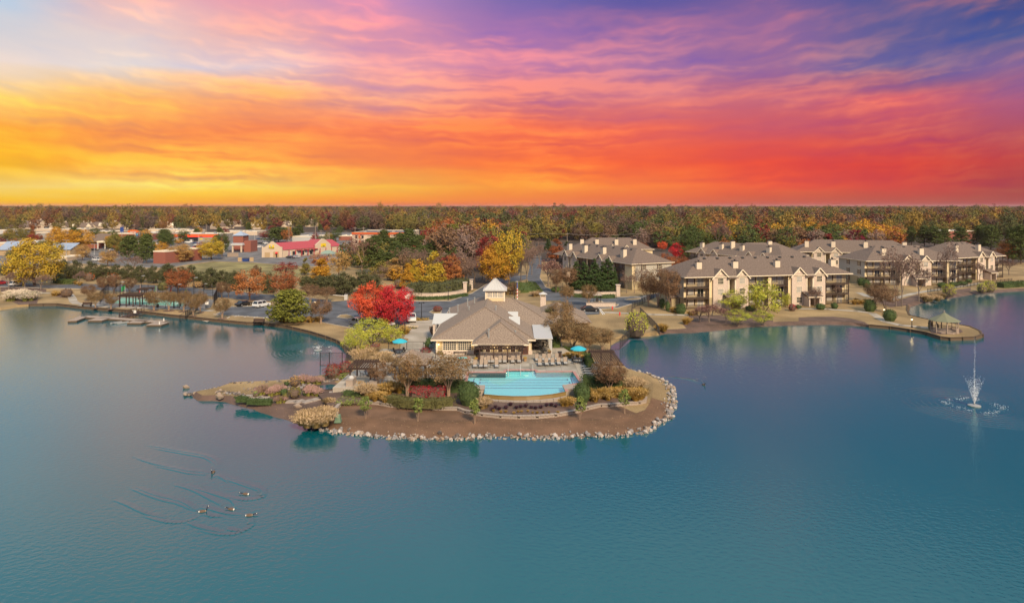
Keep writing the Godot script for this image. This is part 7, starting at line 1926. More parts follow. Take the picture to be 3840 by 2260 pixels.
	var kw := thing("brick_wall", "low brick planter wall on the gate island", "wall", q(4, 1400, 1268)); var km := MB.new(); km.span(Vector3(-3.9, 0, -0.3), Vector3(3.9, 1.1, 0.3)); part(kw, "wall_section", km, M.pale_brick); var kc := MB.new(); kc.span(Vector3(-4, 1.1, -0.4), Vector3(4, 1.22, 0.4)); part(kw, "wall_cap", kc, M.stone_cap)
	var k2 := thing("gate_kiosk", "small pale gate house by the brick entrance wall", "kiosk", q(3, 1005, 1172)); var k3 := MB.new(); k3.span(Vector3(-1.1, 0, -1), Vector3(1.1, 2.4, 1)); part(k2, "wall", k3, M.white_paint); var k4 := MB.new(); hip(k4, -2.0, 2.0, -1.9, 1.9, 2.4, 1.1, true); part(k2, "roof", k4, M.grey_shingle)
	for a in [[1535, 1300, "red hydrant at the kerb of the gate court"], [1620, 1368, "red hydrant on the dry lawn"], [1507, 1262, "red hydrant at the end of the planter wall"]]:
		var t := thing("fire_hydrant", a[2], "hydrant", q(4, a[0], a[1])); var m := MB.new(); m.lathe(Vector3.ZERO, [[0.2, 0.0], [0.2, 0.08], [0.13, 0.1], [0.13, 0.6], [0.19, 0.62], [0.19, 0.68], [0.12, 0.8], [0.04, 0.9]], 10); part(t, "barrel", m, M.sign_red)
		var c := MB.new(); c.tube(Vector3(-0.24, 0.48, 0), Vector3(0.24, 0.48, 0), 0.07, 0.07, 8); part(t, "nozzle", c, M.sign_red)
	for a in [[4, 1910, 1205, "white gate motor box by the exit gate"], [3, 300, 1185, "white barrier box at the street gate"]]:
		var t := thing("barrier_box", a[3], "gate box", q(a[0], a[1], a[2])); var m := MB.new(); m.span(Vector3(-0.45, 0, -0.4), Vector3(0.45, 1.5, 0.4)); part(t, "cabinet", m, M.white_metal); var b := MB.new(); b.bar(Vector3(-0.4, 1.2, 0.5), Vector3(-4.5, 1.5, 0.5), 0.1, 0.14); part(t, "boom", b, M.white_paint)
	for a in [[25, 105, 578, "dark park bench on the lake lawn"], [2, 1140, 1462, "dark swing bench at the lake wall below the parking lot"]]:
		var t := thing("park_bench", a[3], "bench", q(a[0], a[1], a[2]))
		var m := MB.new(); m.span(Vector3(-1.3, 0.42, -0.3), Vector3(1.3, 0.5, 0.3)); part(t, "seat", m, M.dark_wood); var b := MB.new(); b.span(Vector3(-1.3, 0.55, -0.36), Vector3(1.3, 1.1, -0.28)); part(t, "backrest", b, M.dark_wood)
		for x in [-1.1, 1.1]:
			var l := MB.new(); l.span(Vector3(x - 0.05, 0, -0.34), Vector3(x + 0.05, 0.6, 0.28)); part(t, "leg", l, M.black_metal)
	for a in [[25, 2137, 610, "white rules sign on a post at the court", 0.45, 0.8], [12, 1243, 275, "small white sign on a post by the round bushes", 0.3, 0.45]]:
		var t := thing("notice_sign", a[3], "sign", q(a[0], a[1], a[2])); var m := MB.new(); m.bar(Vector3.ZERO, Vector3(0, 1.9, 0), 0.08, 0.08); part(t, "post", m, M.black_metal)
		var b := MB.new(); b.span(Vector3(-a[4], 1.0, 0.05), Vector3(a[4], 1.0 + a[5], 0.1)); part(t, "sign_panel", b, M.white_paint)
	var tb := thing("litter_bin", "black litter bin at the court's low fence", "bin", q(25, 1302, 602)); var t1 := MB.new(); t1.lathe(Vector3.ZERO, [[0.32, 0.0], [0.34, 0.9]], 10); part(tb, "bin_body", t1, M.black_metal); var t2 := MB.new(); t2.lathe(Vector3(0, 0.9, 0), [[0.36, 0.0], [0.2, 0.15], [0.02, 0.18]], 10); part(tb, "lid", t2, M.dark_metal)
	mat("box_paint", lin(0.13, 0.21, 0.14), 0.7)
	var ub := thing("utility_cabinet", "green utility cabinet on the mulch by the wall end", "cabinet", q(7, 195, 1243)); var u1 := MB.new(); u1.hexa([Vector3(-0.5, -0.2, -0.4), Vector3(0.5, -0.2, -0.4), Vector3(0.55, -0.2, 0.45), Vector3(-0.55, -0.2, 0.45), Vector3(-0.3, 0.95, -0.35), Vector3(0.3, 0.95, -0.35), Vector3(0.3, 0.75, 0.2), Vector3(-0.3, 0.75, 0.2)]); part(ub, "casing", u1, M.box_paint); var u2 := MB.new(); u2.lathe(Vector3(-0.35, 0, -0.7), [[0.18, 0.0], [0.18, 1.1], [0.05, 1.2]], 8); part(ub, "vent_post", u2, M.grey_metal); ub.scale = Vector3.ONE * 0.8

# ------------------------------------------------------------------ shrubs, grasses, rocks
func hedge(n: String, m: String, pts: Array, w: float, h: float, label: String, size := 0.15, group := "", rough := 1.0) -> void:
	# clipped hedge: a leafy skin over a solid core, swept along a line
	var t := thing(n, label, "hedge" if pts.size() > 1 else "shrub", pts[0], 0.0, group)
	var sk := MB.new(); sk.tint = true
	var core := MB.new()
	var r := RandomNumberGenerator.new(); r.seed = hash(label) + int(pts[0].x * 10)
	var off: Vector3 = pts[0]
	var L := 0.0
	for i in pts.size() - 1: L += pts[i].distance_to(pts[i + 1])
	for i in maxi(1, pts.size() - 1):
		var a: Vector3 = pts[i] - off; var b: Vector3 = (pts[i + 1] if pts.size() > 1 else pts[i] + Vector3(0.01, 0, 0)) - off
		var d := b - a; var along := d.normalized(); var side := Vector3(along.z, 0, -along.x)
		var len := d.length()
		var ends := pts.size() == 1
		if ends: core.lathe(a, [[w * 0.3, 0.0], [w * 0.44, h * 0.3], [w * 0.42, h * 0.65], [w * 0.2, h * 0.92], [0.02, h * 0.94]], 10)
		else: core.hexa([a - side * w * 0.4, b - side * w * 0.4, b + side * w * 0.4, a + side * w * 0.4, a - side * w * 0.34 + Vector3(0, h * 0.9, 0), b - side * w * 0.34 + Vector3(0, h * 0.9, 0), b + side * w * 0.34 + Vector3(0, h * 0.9, 0), a + side * w * 0.34 + Vector3(0, h * 0.9, 0)])
		var cnt := int((len + w) * (w + 2.0 * h) / (size * size) * 0.62)
		cnt = clampi(cnt, 60, 2600)
		for j in cnt:
			var p: Vector3; var nn: Vector3
			if ends:
				var v := Vector3(r.randfn(), r.randfn(), r.randfn()).normalized(); if v.y < -0.5: v.y = -v.y
				p = a + Vector3(v.x * w * 0.5, h * 0.5 + v.y * h * 0.5, v.z * w * 0.5) * 1.0; nn = v
			else:
				var th := r.randf_range(-0.15, PI + 0.15); var ca := cos(th); var sa := sin(th)
				var ex := signf(ca) * pow(absf(ca), 0.5) * w * 0.5; var ey := signf(sa) * pow(absf(sa), 0.55) * h
				p = a + along * r.randf_range(-w * 0.25, len + w * 0.25) + side * ex + Vector3(0, maxf(0.02, ey), 0); nn = (side * ca + Vector3(0, sa, 0))
			p += Vector3(r.randfn(), r.randfn(), r.randfn()) * size * 0.35 * rough
			var l := r.randf_range(0.65, 1.35); sk.col = Color(l, l, l)
			leaf(sk, p, size * 1.25, r, nn)
	part(t, "foliage", sk, M[m])
	part(t, "branches", core, M[m] if m in ["box_green", "holly", "hedge_brown", "leaf_green"] else M.bark)

func ball(m: String, k: int, x: float, yb: float, yt: float, w: float, label: String, y := 0.0, group := "", size := 0.15, rough := 1.0) -> void:
	var p := q(k, x, yb, y); var s := mpp(k, p)
	hedge("shrub", m, [p + Vector3(0, 0, -w * s * 0.4)], w * s, (yb - yt) * s, label, size, group, rough)

func make_grass_kinds() -> void:
	for a in [["plume", 0.30, 0.21, 0.085, 0.46, 0.34, 0.21, 0.3], ["golden", 0.34, 0.21, 0.045, 0.46, 0.31, 0.12, 0.15], ["pink", 0.26, 0.25, 0.06, 0.40, 0.25, 0.23, 0.45], ["pampas", 0.22, 0.24, 0.06, 0.72, 0.62, 0.5, 0.5], ["dusk", 0.07, 0.035, 0.05, 0.10, 0.05, 0.07, 0.1]]:
		for v in 2:
			var b := MB.new(); b.tint = true; var r := RandomNumberGenerator.new(); r.seed = hash(a[0]) + v
			for i in 520:
				var an := r.randf() * TAU; var lean := pow(r.randf(), 0.7) * 0.85; var h := r.randf_range(0.5, 1.0)
				var dir := Vector3(cos(an), 0, sin(an)); var root := dir * sqrt(r.randf()) * 0.26
				var mid := root + dir * lean * 0.45 * h + Vector3(0, h * 0.62, 0); var tip := root + dir * lean * 1.0 * h + Vector3(0, h * (1.0 - lean * 0.45), 0)
				var o := Vector3(-dir.z, 0, dir.x) * 0.013; var l := r.randf_range(0.7, 1.3)
				b.col = Color(a[1] * l, a[2] * l, a[3] * l); b.quad(root - o, root + o, mid + o, mid - o); b.tri(mid - o, mid + o, tip)
				if r.randf() < a[7]:
					b.col = Color(a[4] * l, a[5] * l, a[6] * l)
					for s in 3:
						var p := mid.lerp(tip, 0.55 + s * 0.22) + Vector3(r.randfn(), r.randfn(), r.randfn()) * 0.02; var sz := 0.034
						b.quad(p + Vector3(-sz * 0.6, -sz, 0), p + Vector3(sz * 0.6, -sz, 0), p + Vector3(sz * 0.6, sz * 1.4, 0.01), p + Vector3(-sz * 0.6, sz * 1.4, 0.01))
			G["grass_%s%d" % [a[0], v]] = b.mesh()
	leaf_mat("grass_blade", Color.WHITE, 0.3)

func tuft(kind: String, at: Vector3, h: float, w: float, label: String, group := "") -> void:
	var t := thing("grass_clump", label, "grass", at, rng.randf() * TAU, group)
	part(t, "blades", G["grass_%s%d" % [kind, rng.randi() % 2]], M.grass_blade)
	t.scale = Vector3(w * 0.8, h, w * 0.8)

func tufts(kind: String, k: int, x0: float, x1: float, y0: float, y1: float, n: int, h: float, label: String, y := 0.0) -> void:
	for i in n:
		var f := (i + 0.5) / n
		var p := q(k, lerpf(x0, x1, f) + rng.randf_range(-0.4, 0.4) * (x1 - x0) / n, lerpf(y0, y1, rng.randf()), y)
		tuft(kind, p, h * rng.randf_range(0.8, 1.12) * (1.25 if kind == "pink" else 1.0), h * (rng.randf_range(0.75, 1.0) if kind == "pink" else rng.randf_range(0.95, 1.3)), label, label + "s")

func make_plants() -> void:
	make_grass_kinds()
	# by the pool
	hedge("clipped_hedge", "hedge_brown", line(7, [760, 1040, 900, 1075, 1080, 1092, 1250, 1090, 1440, 1075], BED - 0.1), 1.9, 1.05, "long curved brown-green hedge behind the block wall", 0.14)
	hedge("clipped_hedge", "box_green", line(7, [890, 935, 1000, 922, 1200, 920, 1400, 922, 1570, 925], BED), 1.6, 1.8, "dark green clipped hedge behind the crimson bushes", 0.14)
	hedge("barberry_hedge", "berry_red", line(7, [1010, 988, 1180, 992, 1350, 985], BED), 1.5, 1.45, "crimson barberry hedge between two green hedges", 0.14, "", 1.8)
	ball("box_green", 7, 1615, 1095, 845, 262, "large round dark green bush at the pool's near corner", BED)
	ball("box_green", 8, 1420, 1055, 868, 190, "round dark green bush beside the golden grasses", BED); ball("box_green", 8, 1395, 985, 850, 160, "smaller round green bush behind the round one", BED)
	hedge("clipped_hedge", "box_green", line(8, [1420, 890, 1560, 900, 1680, 910, 1830, 905], BED), 1.7, 2.0, "dark green hedge behind the thin myrtle by the long pergola", 0.14)
	hedge("clipped_hedge", "leaf_green", line(8, [1465, 590, 1480, 640, 1500, 690], TD), 1.2, 1.5, "green hedge between umbrella and long pergola", 0.16)
	hedge("clipped_hedge", "leaf_green", line(8, [1090, 300, 1110, 400, 1130, 500]), 1.6, 1.6, "tall green hedge beside the patio columns", 0.16)
	hedge("clipped_hedge", "leaf_green", line(8, [1200, 490, 1300, 500, 1430, 515]), 1.6, 1.0, "low green hedge under the patio crape myrtles", 0.16)
	hedge("clipped_hedge", "box_green", line(9, [780, 640, 850, 630, 940, 638]), 0.9, 0.75, "low green box hedge on the garden point, shorter of two", 0.13); hedge("clipped_hedge", "box_green", line(9, [950, 660, 1100, 668, 1290, 672]), 0.9, 0.75, "low green box hedge on the garden point, longer of two", 0.13)
	hedge("clipped_hedge", "fresh_green", line(7, [165, 785, 250, 785, 325, 775]), 1.1, 0.8, "low bright green hedge below the red nandina", 0.13); hedge("clipped_hedge", "box_green", line(7, [265, 980, 360, 985, 460, 985], 0.2), 1.2, 0.9, "low green hedge before the small pergola", 0.13)
	hedge("ground_cover", "fresh_green", line(7, [220, 1045, 330, 1040, 450, 1035], 0.2), 2.2, 0.4, "pale green ground cover behind the wall end", 0.16, "", 2.0)
	for a in [[7, 115, 790, 640, 180, "maroon"], [7, 265, 760, 615, 160, "maroon"], [7, 1150, 545, 455, 130, "berry_red"], [7, 420, 900, 840, 150, "tan_leaf"], [7, 1305, 575, 490, 90, "olive"], [7, 1225, 300, 215, 70, "copper"], [7, 1175, 470, 370, 90, "box_green"], [7, 1190, 420, 340, 80, "box_green"], [9, 1600, 420, 290, 150, "tan_leaf"], [9, 1590, 590, 455, 170, "olive"], [9, 1500, 400, 360, 70, "box_green"], [9, 1450, 545, 460, 110, "box_green"], [9, 1760, 545, 450, 90, "box_green"], [9, 1045, 570, 515, 100, "fresh_green"], [9, 1670, 530, 460, 60, "fresh_green"], [7, 560, 480, 420, 160, "maroon"]]:
		ball(a[5], a[0], a[1], a[2], a[3], a[4], "%s shrub in the garden planting" % a[5].replace("_", " "), 0.15, "garden shrubs, " + a[5].replace("_", " "), 0.17, 2.2)
	tufts("plume", 7, 400, 770, 640, 500, 14, 1.9, "tan plumed grass clump beside the cabana walk", 0.3)
	tufts("golden", 7, 690, 900, 960, 900, 8, 1.7, "golden grass clump before the cabana", BED); tufts("golden", 7, 540, 720, 1060, 980, 6, 1.3, "golden grass clump behind the wall step", BED); tufts("plume", 7, 480, 520, 980, 960, 2, 2.3, "tall thin tan grass before the small pergola", BED)
	tufts("plume", 7, 60, 130, 1075, 1060, 2, 1.1, "small tan grass clump on the garden path"); tufts("plume", 9, 1720, 2110, 1010, 840, 22, 1.8, "big tan plumed grass clump at the waterline")
	tufts("pink", 9, 1090, 1450, 560, 520, 10, 1.15, "pink muhly grass clump at the stream head"); tufts("pink", 9, 1730, 1990, 385, 370, 8, 1.2, "pink muhly grass clump by the pond"); tufts("pink", 9, 1780, 1990, 555, 530, 7, 1.2, "pink muhly grass clump above the stone steps"); tufts("pink", 9, 1370, 1520, 660, 630, 4, 1.0, "pink muhly grass clump beside the low hedge")
	tufts("plume", 8, 300, 360, 1110, 1090, 2, 1.6, "tan grass clump beside the large round bush", BED); tufts("golden", 8, 1180, 1310, 1090, 1060, 4, 1.3, "golden grass clump at the trough end", BED); tufts("golden", 8, 1490, 1690, 1060, 980, 8, 1.5, "golden grass clump beside the round bush", BED); tufts("golden", 8, 1720, 1860, 985, 940, 6, 1.4, "golden grass clump under the thin myrtle", BED); tufts("plume", 8, 1640, 1860, 800, 740, 6, 1.6, "tan grass clump by the long pergola posts", BED); tufts("golden", 8, 1190, 1430, 570, 520, 7, 0.9, "tan low grass clump behind the umbrella table", TD)
	tufts("golden", 13, 370, 650, 610, 540, 9, 1.6, "bright golden grass clump at the wall's curved end", BED); tufts("plume", 13, 280, 620, 400, 330, 8, 1.7, "pale plumed grass clump on the lawn's edge", BED); tufts("golden", 13, 100, 260, 560, 500, 5, 1.4, "golden grass clump before the long pergola", BED)
	tufts("dusk", 8, 380, 1150, 1135, 1075, 14, 0.55, "dark purple plant in the overflow bed", BED); tufts("golden", 8, 430, 1150, 1170, 1140, 12, 0.35, "small tan tuft in the overflow bed", BED); tufts("golden", 7, 870, 960, 300, 260, 4, 1.3, "golden grass clump below the crimson maple"); tufts("plume", 7, 760, 930, 400, 380, 6, 1.0, "tan grass clump by the path gate"); tufts("pampas", 7, 930, 1060, 240, 215, 5, 0.8, "grey-green grass clump beside the clubhouse walk")
	# lawns on the left
	tufts("pampas", 1, 90, 390, 1205, 1140, 16, 2.6, "white plumed pampas grass clump by the cove"); tufts("golden", 1, 600, 690, 1140, 1120, 5, 1.6, "tan grass clump beside the lawn path"); ball("leaf_brown", 1, 730, 1160, 1065, 130, "round brown bush beside the lawn path", 0.0, "", 0.2, 2.0); tufts("golden", 1, 860, 940, 1020, 1005, 3, 1.6, "tan grass clump at the street bend")
	hedge("clipped_hedge", "leaf_green", line(1, [650, 985, 750, 1000, 850, 1000]), 3.0, 1.6, "low green hedge at the foot of the holly row", 0.25); ball("tan_leaf", 2, 415, 1050, 985, 150, "round tan bush before the holly row", 0.0, "", 0.22, 1.6); tufts("golden", 2, 1390, 1850, 1450, 1430, 12, 1.5, "golden grass clump at the foot of the bright pine")
	# entrance
	hedge("laurel_hedge", "holly", line(3, [1040, 1135, 1180, 1145, 1350, 1140, 1500, 1120, 1660, 1085]), 5.0, 4.0, "tall dark green laurel bank behind the brick entrance wall", 0.3, "", 2.0)
	hedge("clipped_hedge", "box_green", line(3, [1045, 1178, 1200, 1185, 1350, 1182, 1500, 1172, 1700, 1140]), 1.6, 0.9, "low green hedge before the brick entrance wall", 0.18)
	ball("maroon", 3, 1355, 1330, 1265, 105, "round purple bush on the small island", 0.15); hedge("flower_bed", "yellow", line(3, [1105, 1412, 1170, 1420, 1245, 1415], 0.1), 1.4, 0.35, "bright yellow-green ring of plants round the twin lamp", 0.14)
	hedge("ground_cover", "leaf_green", line(4, [500, 1010, 530, 1060, 560, 1105]), 9.0, 0.9, "dark green ground cover between the two drives", 0.28); tufts("plume", 4, 610, 690, 1148, 1130, 4, 2.0, "tan grass clump at the tip of the green bed")
	tufts("plume", 4, 310, 420, 1130, 1080, 5, 2.0, "tan grass clump behind the clubhouse roof"); hedge("clipped_hedge", "box_green", line(4, [1090, 1155, 1250, 1162, 1400, 1168, 1560, 1165]), 1.6, 1.1, "low green hedge before the cypress wall", 0.2); ball("leaf_green", 4, 880, 1100, 1040, 110, "round green bush at the drive kerb", 0.0, "", 0.22)
	# apartments
	ball("lime", 12, 700, 590, 275, 310, "big loose green bush beside the lake fence", 0.0, "", 0.24, 2.6); tufts("golden", 12, 955, 1050, 520, 490, 4, 1.8, "golden grass clump on the dry bank")
	for a in [[12, 1290, 285, 145, 150], [12, 1105, 240, 110, 70], [12, 1030, 200, 70, 80], [6, 725, 1140, 1020, 125], [6, 925, 1235, 1120, 130], [6, 225, 1118, 1060, 95], [6, 360, 1108, 1050, 70], [6, 630, 880, 800, 80], [6, 680, 900, 815, 80], [6, 1440, 900, 850, 90], [6, 1560, 885, 845, 110], [6, 1640, 875, 835, 100], [6, 1700, 850, 815, 60], [5, 1300, 1320, 1265, 120], [5, 1850, 1290, 1250, 80]]:
		ball("box_green", a[0], a[1], a[2], a[3], a[4], "round dark green bush before an apartment block", 0.0, "green bushes by the apartments", 0.2)
	for a in [[6, 1305, 1318, 1212, 36], [6, 1375, 1310, 1255, 30]]: ball("holly", a[0], a[1], a[2], a[3], a[4], "small clipped topiary beside the gazebo", 0.0, "topiaries by the gazebo", 0.13)
	for a in [[6, 1515, 995, 868, 120], [6, 1840, 955, 860, 90], [6, 1915, 950, 835, 120]]: ball("lime", a[0], a[1], a[2], a[3], a[4], "loose lime green bush on the inlet bank", 0.0, "lime bushes on the inlet bank", 0.22, 2.2)
	hedge("clipped_hedge", "box_green", line(6, [1995, 895, 2120, 888, 2260, 880]), 3.0, 1.8, "long green hedge at the end of the inlet", 0.25); ball("berry_red", 5, 1780, 1320, 1240, 85, "crimson bush before the long apartment block", 0.0, "", 0.18, 2.0)
	tufts("plume", 6, 1205, 1430, 1035, 985, 10, 1.9, "tan grass clump on the inlet bank"); tufts("golden", 6, 530, 660, 1065, 1040, 6, 1.5, "golden grass clump at the block's corner"); tufts("golden", 5, 360, 440, 1345, 1325, 3, 1.5, "golden grass clump by the white sign"); tufts("golden", 5, 560, 650, 1370, 1350, 3, 1.4, "tan brush beside the block terrace"); tufts("golden", 5, 520, 580, 1470, 1440, 3, 1.6, "green-gold brush on the dry bank")
	# undergrowth of the thicket and between the hollies
	for i in 46: _under([[3, 620, 1650, 960, 1090], [1, 640, 1970, 900, 990], [2, 0, 1900, 980, 1090], [5, 560, 1080, 640, 720]][i % 4])

func _under(a: Array) -> void:
	var y := rng.randf_range(a[3], a[4])
	ball(["leaf_brown", "olive", "hedge_brown", "rust"][rng.randi() % 4], a[0], rng.randf_range(a[1], a[2]), y, y - rng.randf_range(60, 100), rng.randf_range(80, 140), "brown undergrowth bush in the thicket", 0.0, "undergrowth of the thickets", 0.4, 2.5)

func stone_mesh(sd: int) -> ArrayMesh:
	var r := RandomNumberGenerator.new(); r.seed = sd
	var l := []
	for i in 5:
		var t := [0.25, 0.75, 1.0, 0.7, 0.22]; var y := [-0.5, -0.3, 0.0, 0.32, 0.48]
		var o := Vector3(r.randfn() * 0.06, 0, r.randfn() * 0.06)
		l.append([o + Vector3(0, y[i], 0), Vector3(t[i] * 0.5 * r.randf_range(0.85, 1.15), r.randfn() * 0.06, 0), Vector3(0, r.randfn() * 0.06, t[i] * 0.5 * r.randf_range(0.8, 1.1))])
	var b := MB.new(); b.rings(l, 7)
	return b.mesh()

func make_rocks() -> void:
	for a in [["rock_white", 0.44, 0.39, 0.355], ["rock_grey", 0.25, 0.23, 0.225], ["rock_tan", 0.33, 0.25, 0.19], ["rock_dark", 0.12, 0.10, 0.09]]: grain_mat(a[0], 80, lin(a[1] * 0.75, a[2] * 0.75, a[3] * 0.75), lin(a[1] * 1.2, a[2] * 1.2, a[3] * 1.2), Vector3.ONE * 2.0, 0.9)
	var ms := []
	for i in 6: ms.append(stone_mesh(i + 5))
	var paint := ["rock_white", "rock_white", "rock_grey", "rock_grey", "rock_tan", "rock_dark"]
	var root := thing("shore_rocks", "pale boulders heaped along the lake edge of the mulch", "rocks", q(30, 1900, 1640, WL))
	var small := MB.new(); var smalls := []
	var path := []
	for i in SHORE.size():
		if SHORE[i][0] >= 1125 and SHORE[i][1] > 1385 and (SHORE[i][3] == "m" or SHORE[i][0] >= 2372) and SHORE[i][0] < 2600: path.append([q(30, SHORE[i][0], SHORE[i][1], WL), G.inner[i]])
	var big := []
	for i in path.size() - 1:
		var n := int(path[i][0].distance_to(path[i + 1][0]) / 0.085)
		for s in n:
			var f := rng.randf(); var g := clampf(absf(rng.randfn()) * 0.34 - 0.16, -0.16, 0.8)
			if g < -0.02 and rng.randf() < 0.35: g = rng.randf() * 0.25
			var outer: Vector3 = path[i][0].lerp(path[i + 1][0], f); var inner: Vector3 = path[i][1].lerp(path[i + 1][1], f)
			var wid: float = outer.distance_to(inner)
			var p: Vector3 = outer.lerp(inner, clampf(g * 2.0 / maxf(wid, 0.6), -0.4, 0.55))
			big.append([p, rng.randf_range(0.12, 0.3) if rng.randf() < 0.8 else rng.randf_range(0.3, 0.66)])
	big.sort_custom(func(a, b): return a[1] > b[1])
	for i in big.size():
		var p: Vector3 = big[i][0]; var s: float = big[i][1]
		if i < 300:
			var o := part(root, "boulder", ms[rng.randi() % 6], M[paint[rng.randi() % 6]], p + Vector3(0, s * 0.25, 0) - root.position)
			o.rotation = Vector3(rng.randf_range(-0.4, 0.4), rng.randf() * TAU, rng.randf_range(-0.4, 0.4)); o.scale = Vector3(s * 1.15, s * 0.8, s)
		else: smalls.append([p + Vector3(0, s * 0.25, 0) - root.position, s])
	for v in 4:
		var mm := MultiMesh.new(); mm.transform_format = MultiMesh.TRANSFORM_3D; mm.mesh = ms[v]
		var l := []
		for i in smalls.size():
			if i % 4 == v: l.append(smalls[i])
		mm.instance_count = l.size()
		for i in l.size(): mm.set_instance_transform(i, Transform3D(Basis.from_euler(Vector3(rng.randf_range(-0.4, 0.4), rng.randf() * TAU, 0.2)).scaled(Vector3.ONE * l[i][1] * 1.1), l[i][0]))
		var o := MultiMeshInstance3D.new(); o.name = "small_rocks"; o.multimesh = mm; o.material_override = M[["rock_white", "rock_grey", "rock_tan", "rock_grey"][v]]
		root.add_child(o, true); o.set_meta("kind", "stuff")
	# garden point: shore stones, dry stream, pond, slab path
	px_sheet("garden_bed", 9, [780, 560, 1000, 520, 1500, 390, 2050, 290, 2350, 420, 2400, 640, 2250, 700, 2100, 980, 1900, 990, 1450, 860, 1000, 700, 800, 660], 0.01, "dark_mulch", "bark covered garden point")
	px_sheet("tan_lawn", 9, [470, 510, 600, 440, 760, 395, 1000, 385, 1400, 372, 1500, 385, 1000, 430, 880, 500, 650, 510], 0.018, "dry_grass", "small tan lawn on the garden point")
	var gr := thing("stream_rocks", "dark stones of the dry stream on the garden point", "rocks", q(9, 1000, 520))
	var cnt := 0
	for a in [[40, 525, 900, 560, 70, 0.45], [480, 500, 900, 545, 60, 0.4], [880, 480, 1480, 430, 50, 0.42], [1480, 440, 1900, 400, 46, 0.4], [700, 380, 1500, 352, 26, 0.4], [300, 490, 700, 395, 20, 0.3], [1950, 380, 2250, 330, 24, 0.5]]:
		for i in a[4]:
			var f := rng.randf(); var p := q(9, lerpf(a[0], a[2], f) + rng.randfn() * 8, lerpf(a[1], a[3], f) + rng.randfn() * (12 if a[4] > 30 else 4), -0.1 if a[0] > 400 else WL + 0.1)
			var s: float = a[5] * rng.randf_range(0.6, 1.5)
			var o := part(gr, "boulder", ms[rng.randi() % 6], M[["rock_tan", "rock_grey", "rock_dark", "rock_dark"][rng.randi() % 4]], p + Vector3(0, s * 0.2, 0) - gr.position)
			o.rotation = Vector3(rng.randf_range(-0.4, 0.4), rng.randf() * TAU, 0); o.scale = Vector3(s * 1.3, s * 0.7, s)
	for a in [[65, 425, 0.9, "tan boulder standing alone in the lake"], [545, 560, 1.0, "pale pointed boulder at the stream mouth"], [1665, 705, 1.0, "pale round boulder beside the plumed grass"]]:
		var p := q(9, a[0], a[1] + 15, WL if a[0] < 200 else 0.0); var o := single("boulder", ms[1], M.rock_tan, a[3], "rock", p + Vector3(0, 0.15, 0)); o.scale = Vector3(a[2] * 1.2, a[2] * 0.8, a[2])
	var pd := MB.new(); var c := q(9, 2110, 420, 0.1); pd.rings([[c, Vector3(1.5, 0, 0), Vector3(0, 0, 1.3)], [c + Vector3(0, 0.02, 0), Vector3(0.02, 0, 0), Vector3(0, 0, 0.02)]], 16); struct("pond_water", pd, M.lake_water, "small garden pond ringed by stones")
	var fs := thing("stone_path", "grey flagstone steps climbing from the garden to the pergola", "path", q(9, 2200, 500))
	for a in [[2380, 330], [2330, 390], [2260, 470], [2190, 510], [2120, 550], [2020, 585], [1920, 610], [1800, 640], [1690, 640], [1580, 640], [1000, 560], [1080, 580], [1180, 590]]:
		var p := q(9, a[0], a[1]); var m := MB.new(); m.box(p + Vector3(0, 0.08, 0), Vector3(1.5, 0.18, 1.1), Basis(Vector3.UP, rng.randf())); part(fs, "flagstone", m, M.stone_cap, -fs.position)

# ------------------------------------------------------------------ on the lake
func ridge(b: MB, pts: Array, w: float, h: float) -> void:
	var cv := Curve3D.new()
	for i in pts.size():
		var p: Vector3 = pts[i]; var d: Vector3 = (pts[mini(i + 1, pts.size() - 1)] - pts[maxi(i - 1, 0)]) / 6.0
		cv.add_point(p, -d, d)
	var l := cv.get_baked_length(); var n := int(l / 0.35)
	for i in n:
		var a := cv.sample_baked(l * i / n); var c := cv.sample_baked(l * (i + 1) / n)
		var t0 := sin(PI * clampf((i + 0.0) / n, 0.02, 0.98)); var t1 := sin(PI * clampf((i + 1.0) / n, 0.02, 0.98))
		t0 = pow(t0, 0.6); t1 = pow(t1, 0.6)
		var s := (c - a).cross(Vector3.UP).normalized() * w * 0.5
		if s.z < 0.0: s = -s   # the crest stands on the near side and leans back
		var u0 := Vector3(0, h * t0, 0); var u1 := Vector3(0, h * t1, 0)
		b.quad(a - s, c - s, c + s + u1, a + s + u0); b.quad(a + s + u0, c + s + u1, c + s * 1.5, a + s * 1.5)

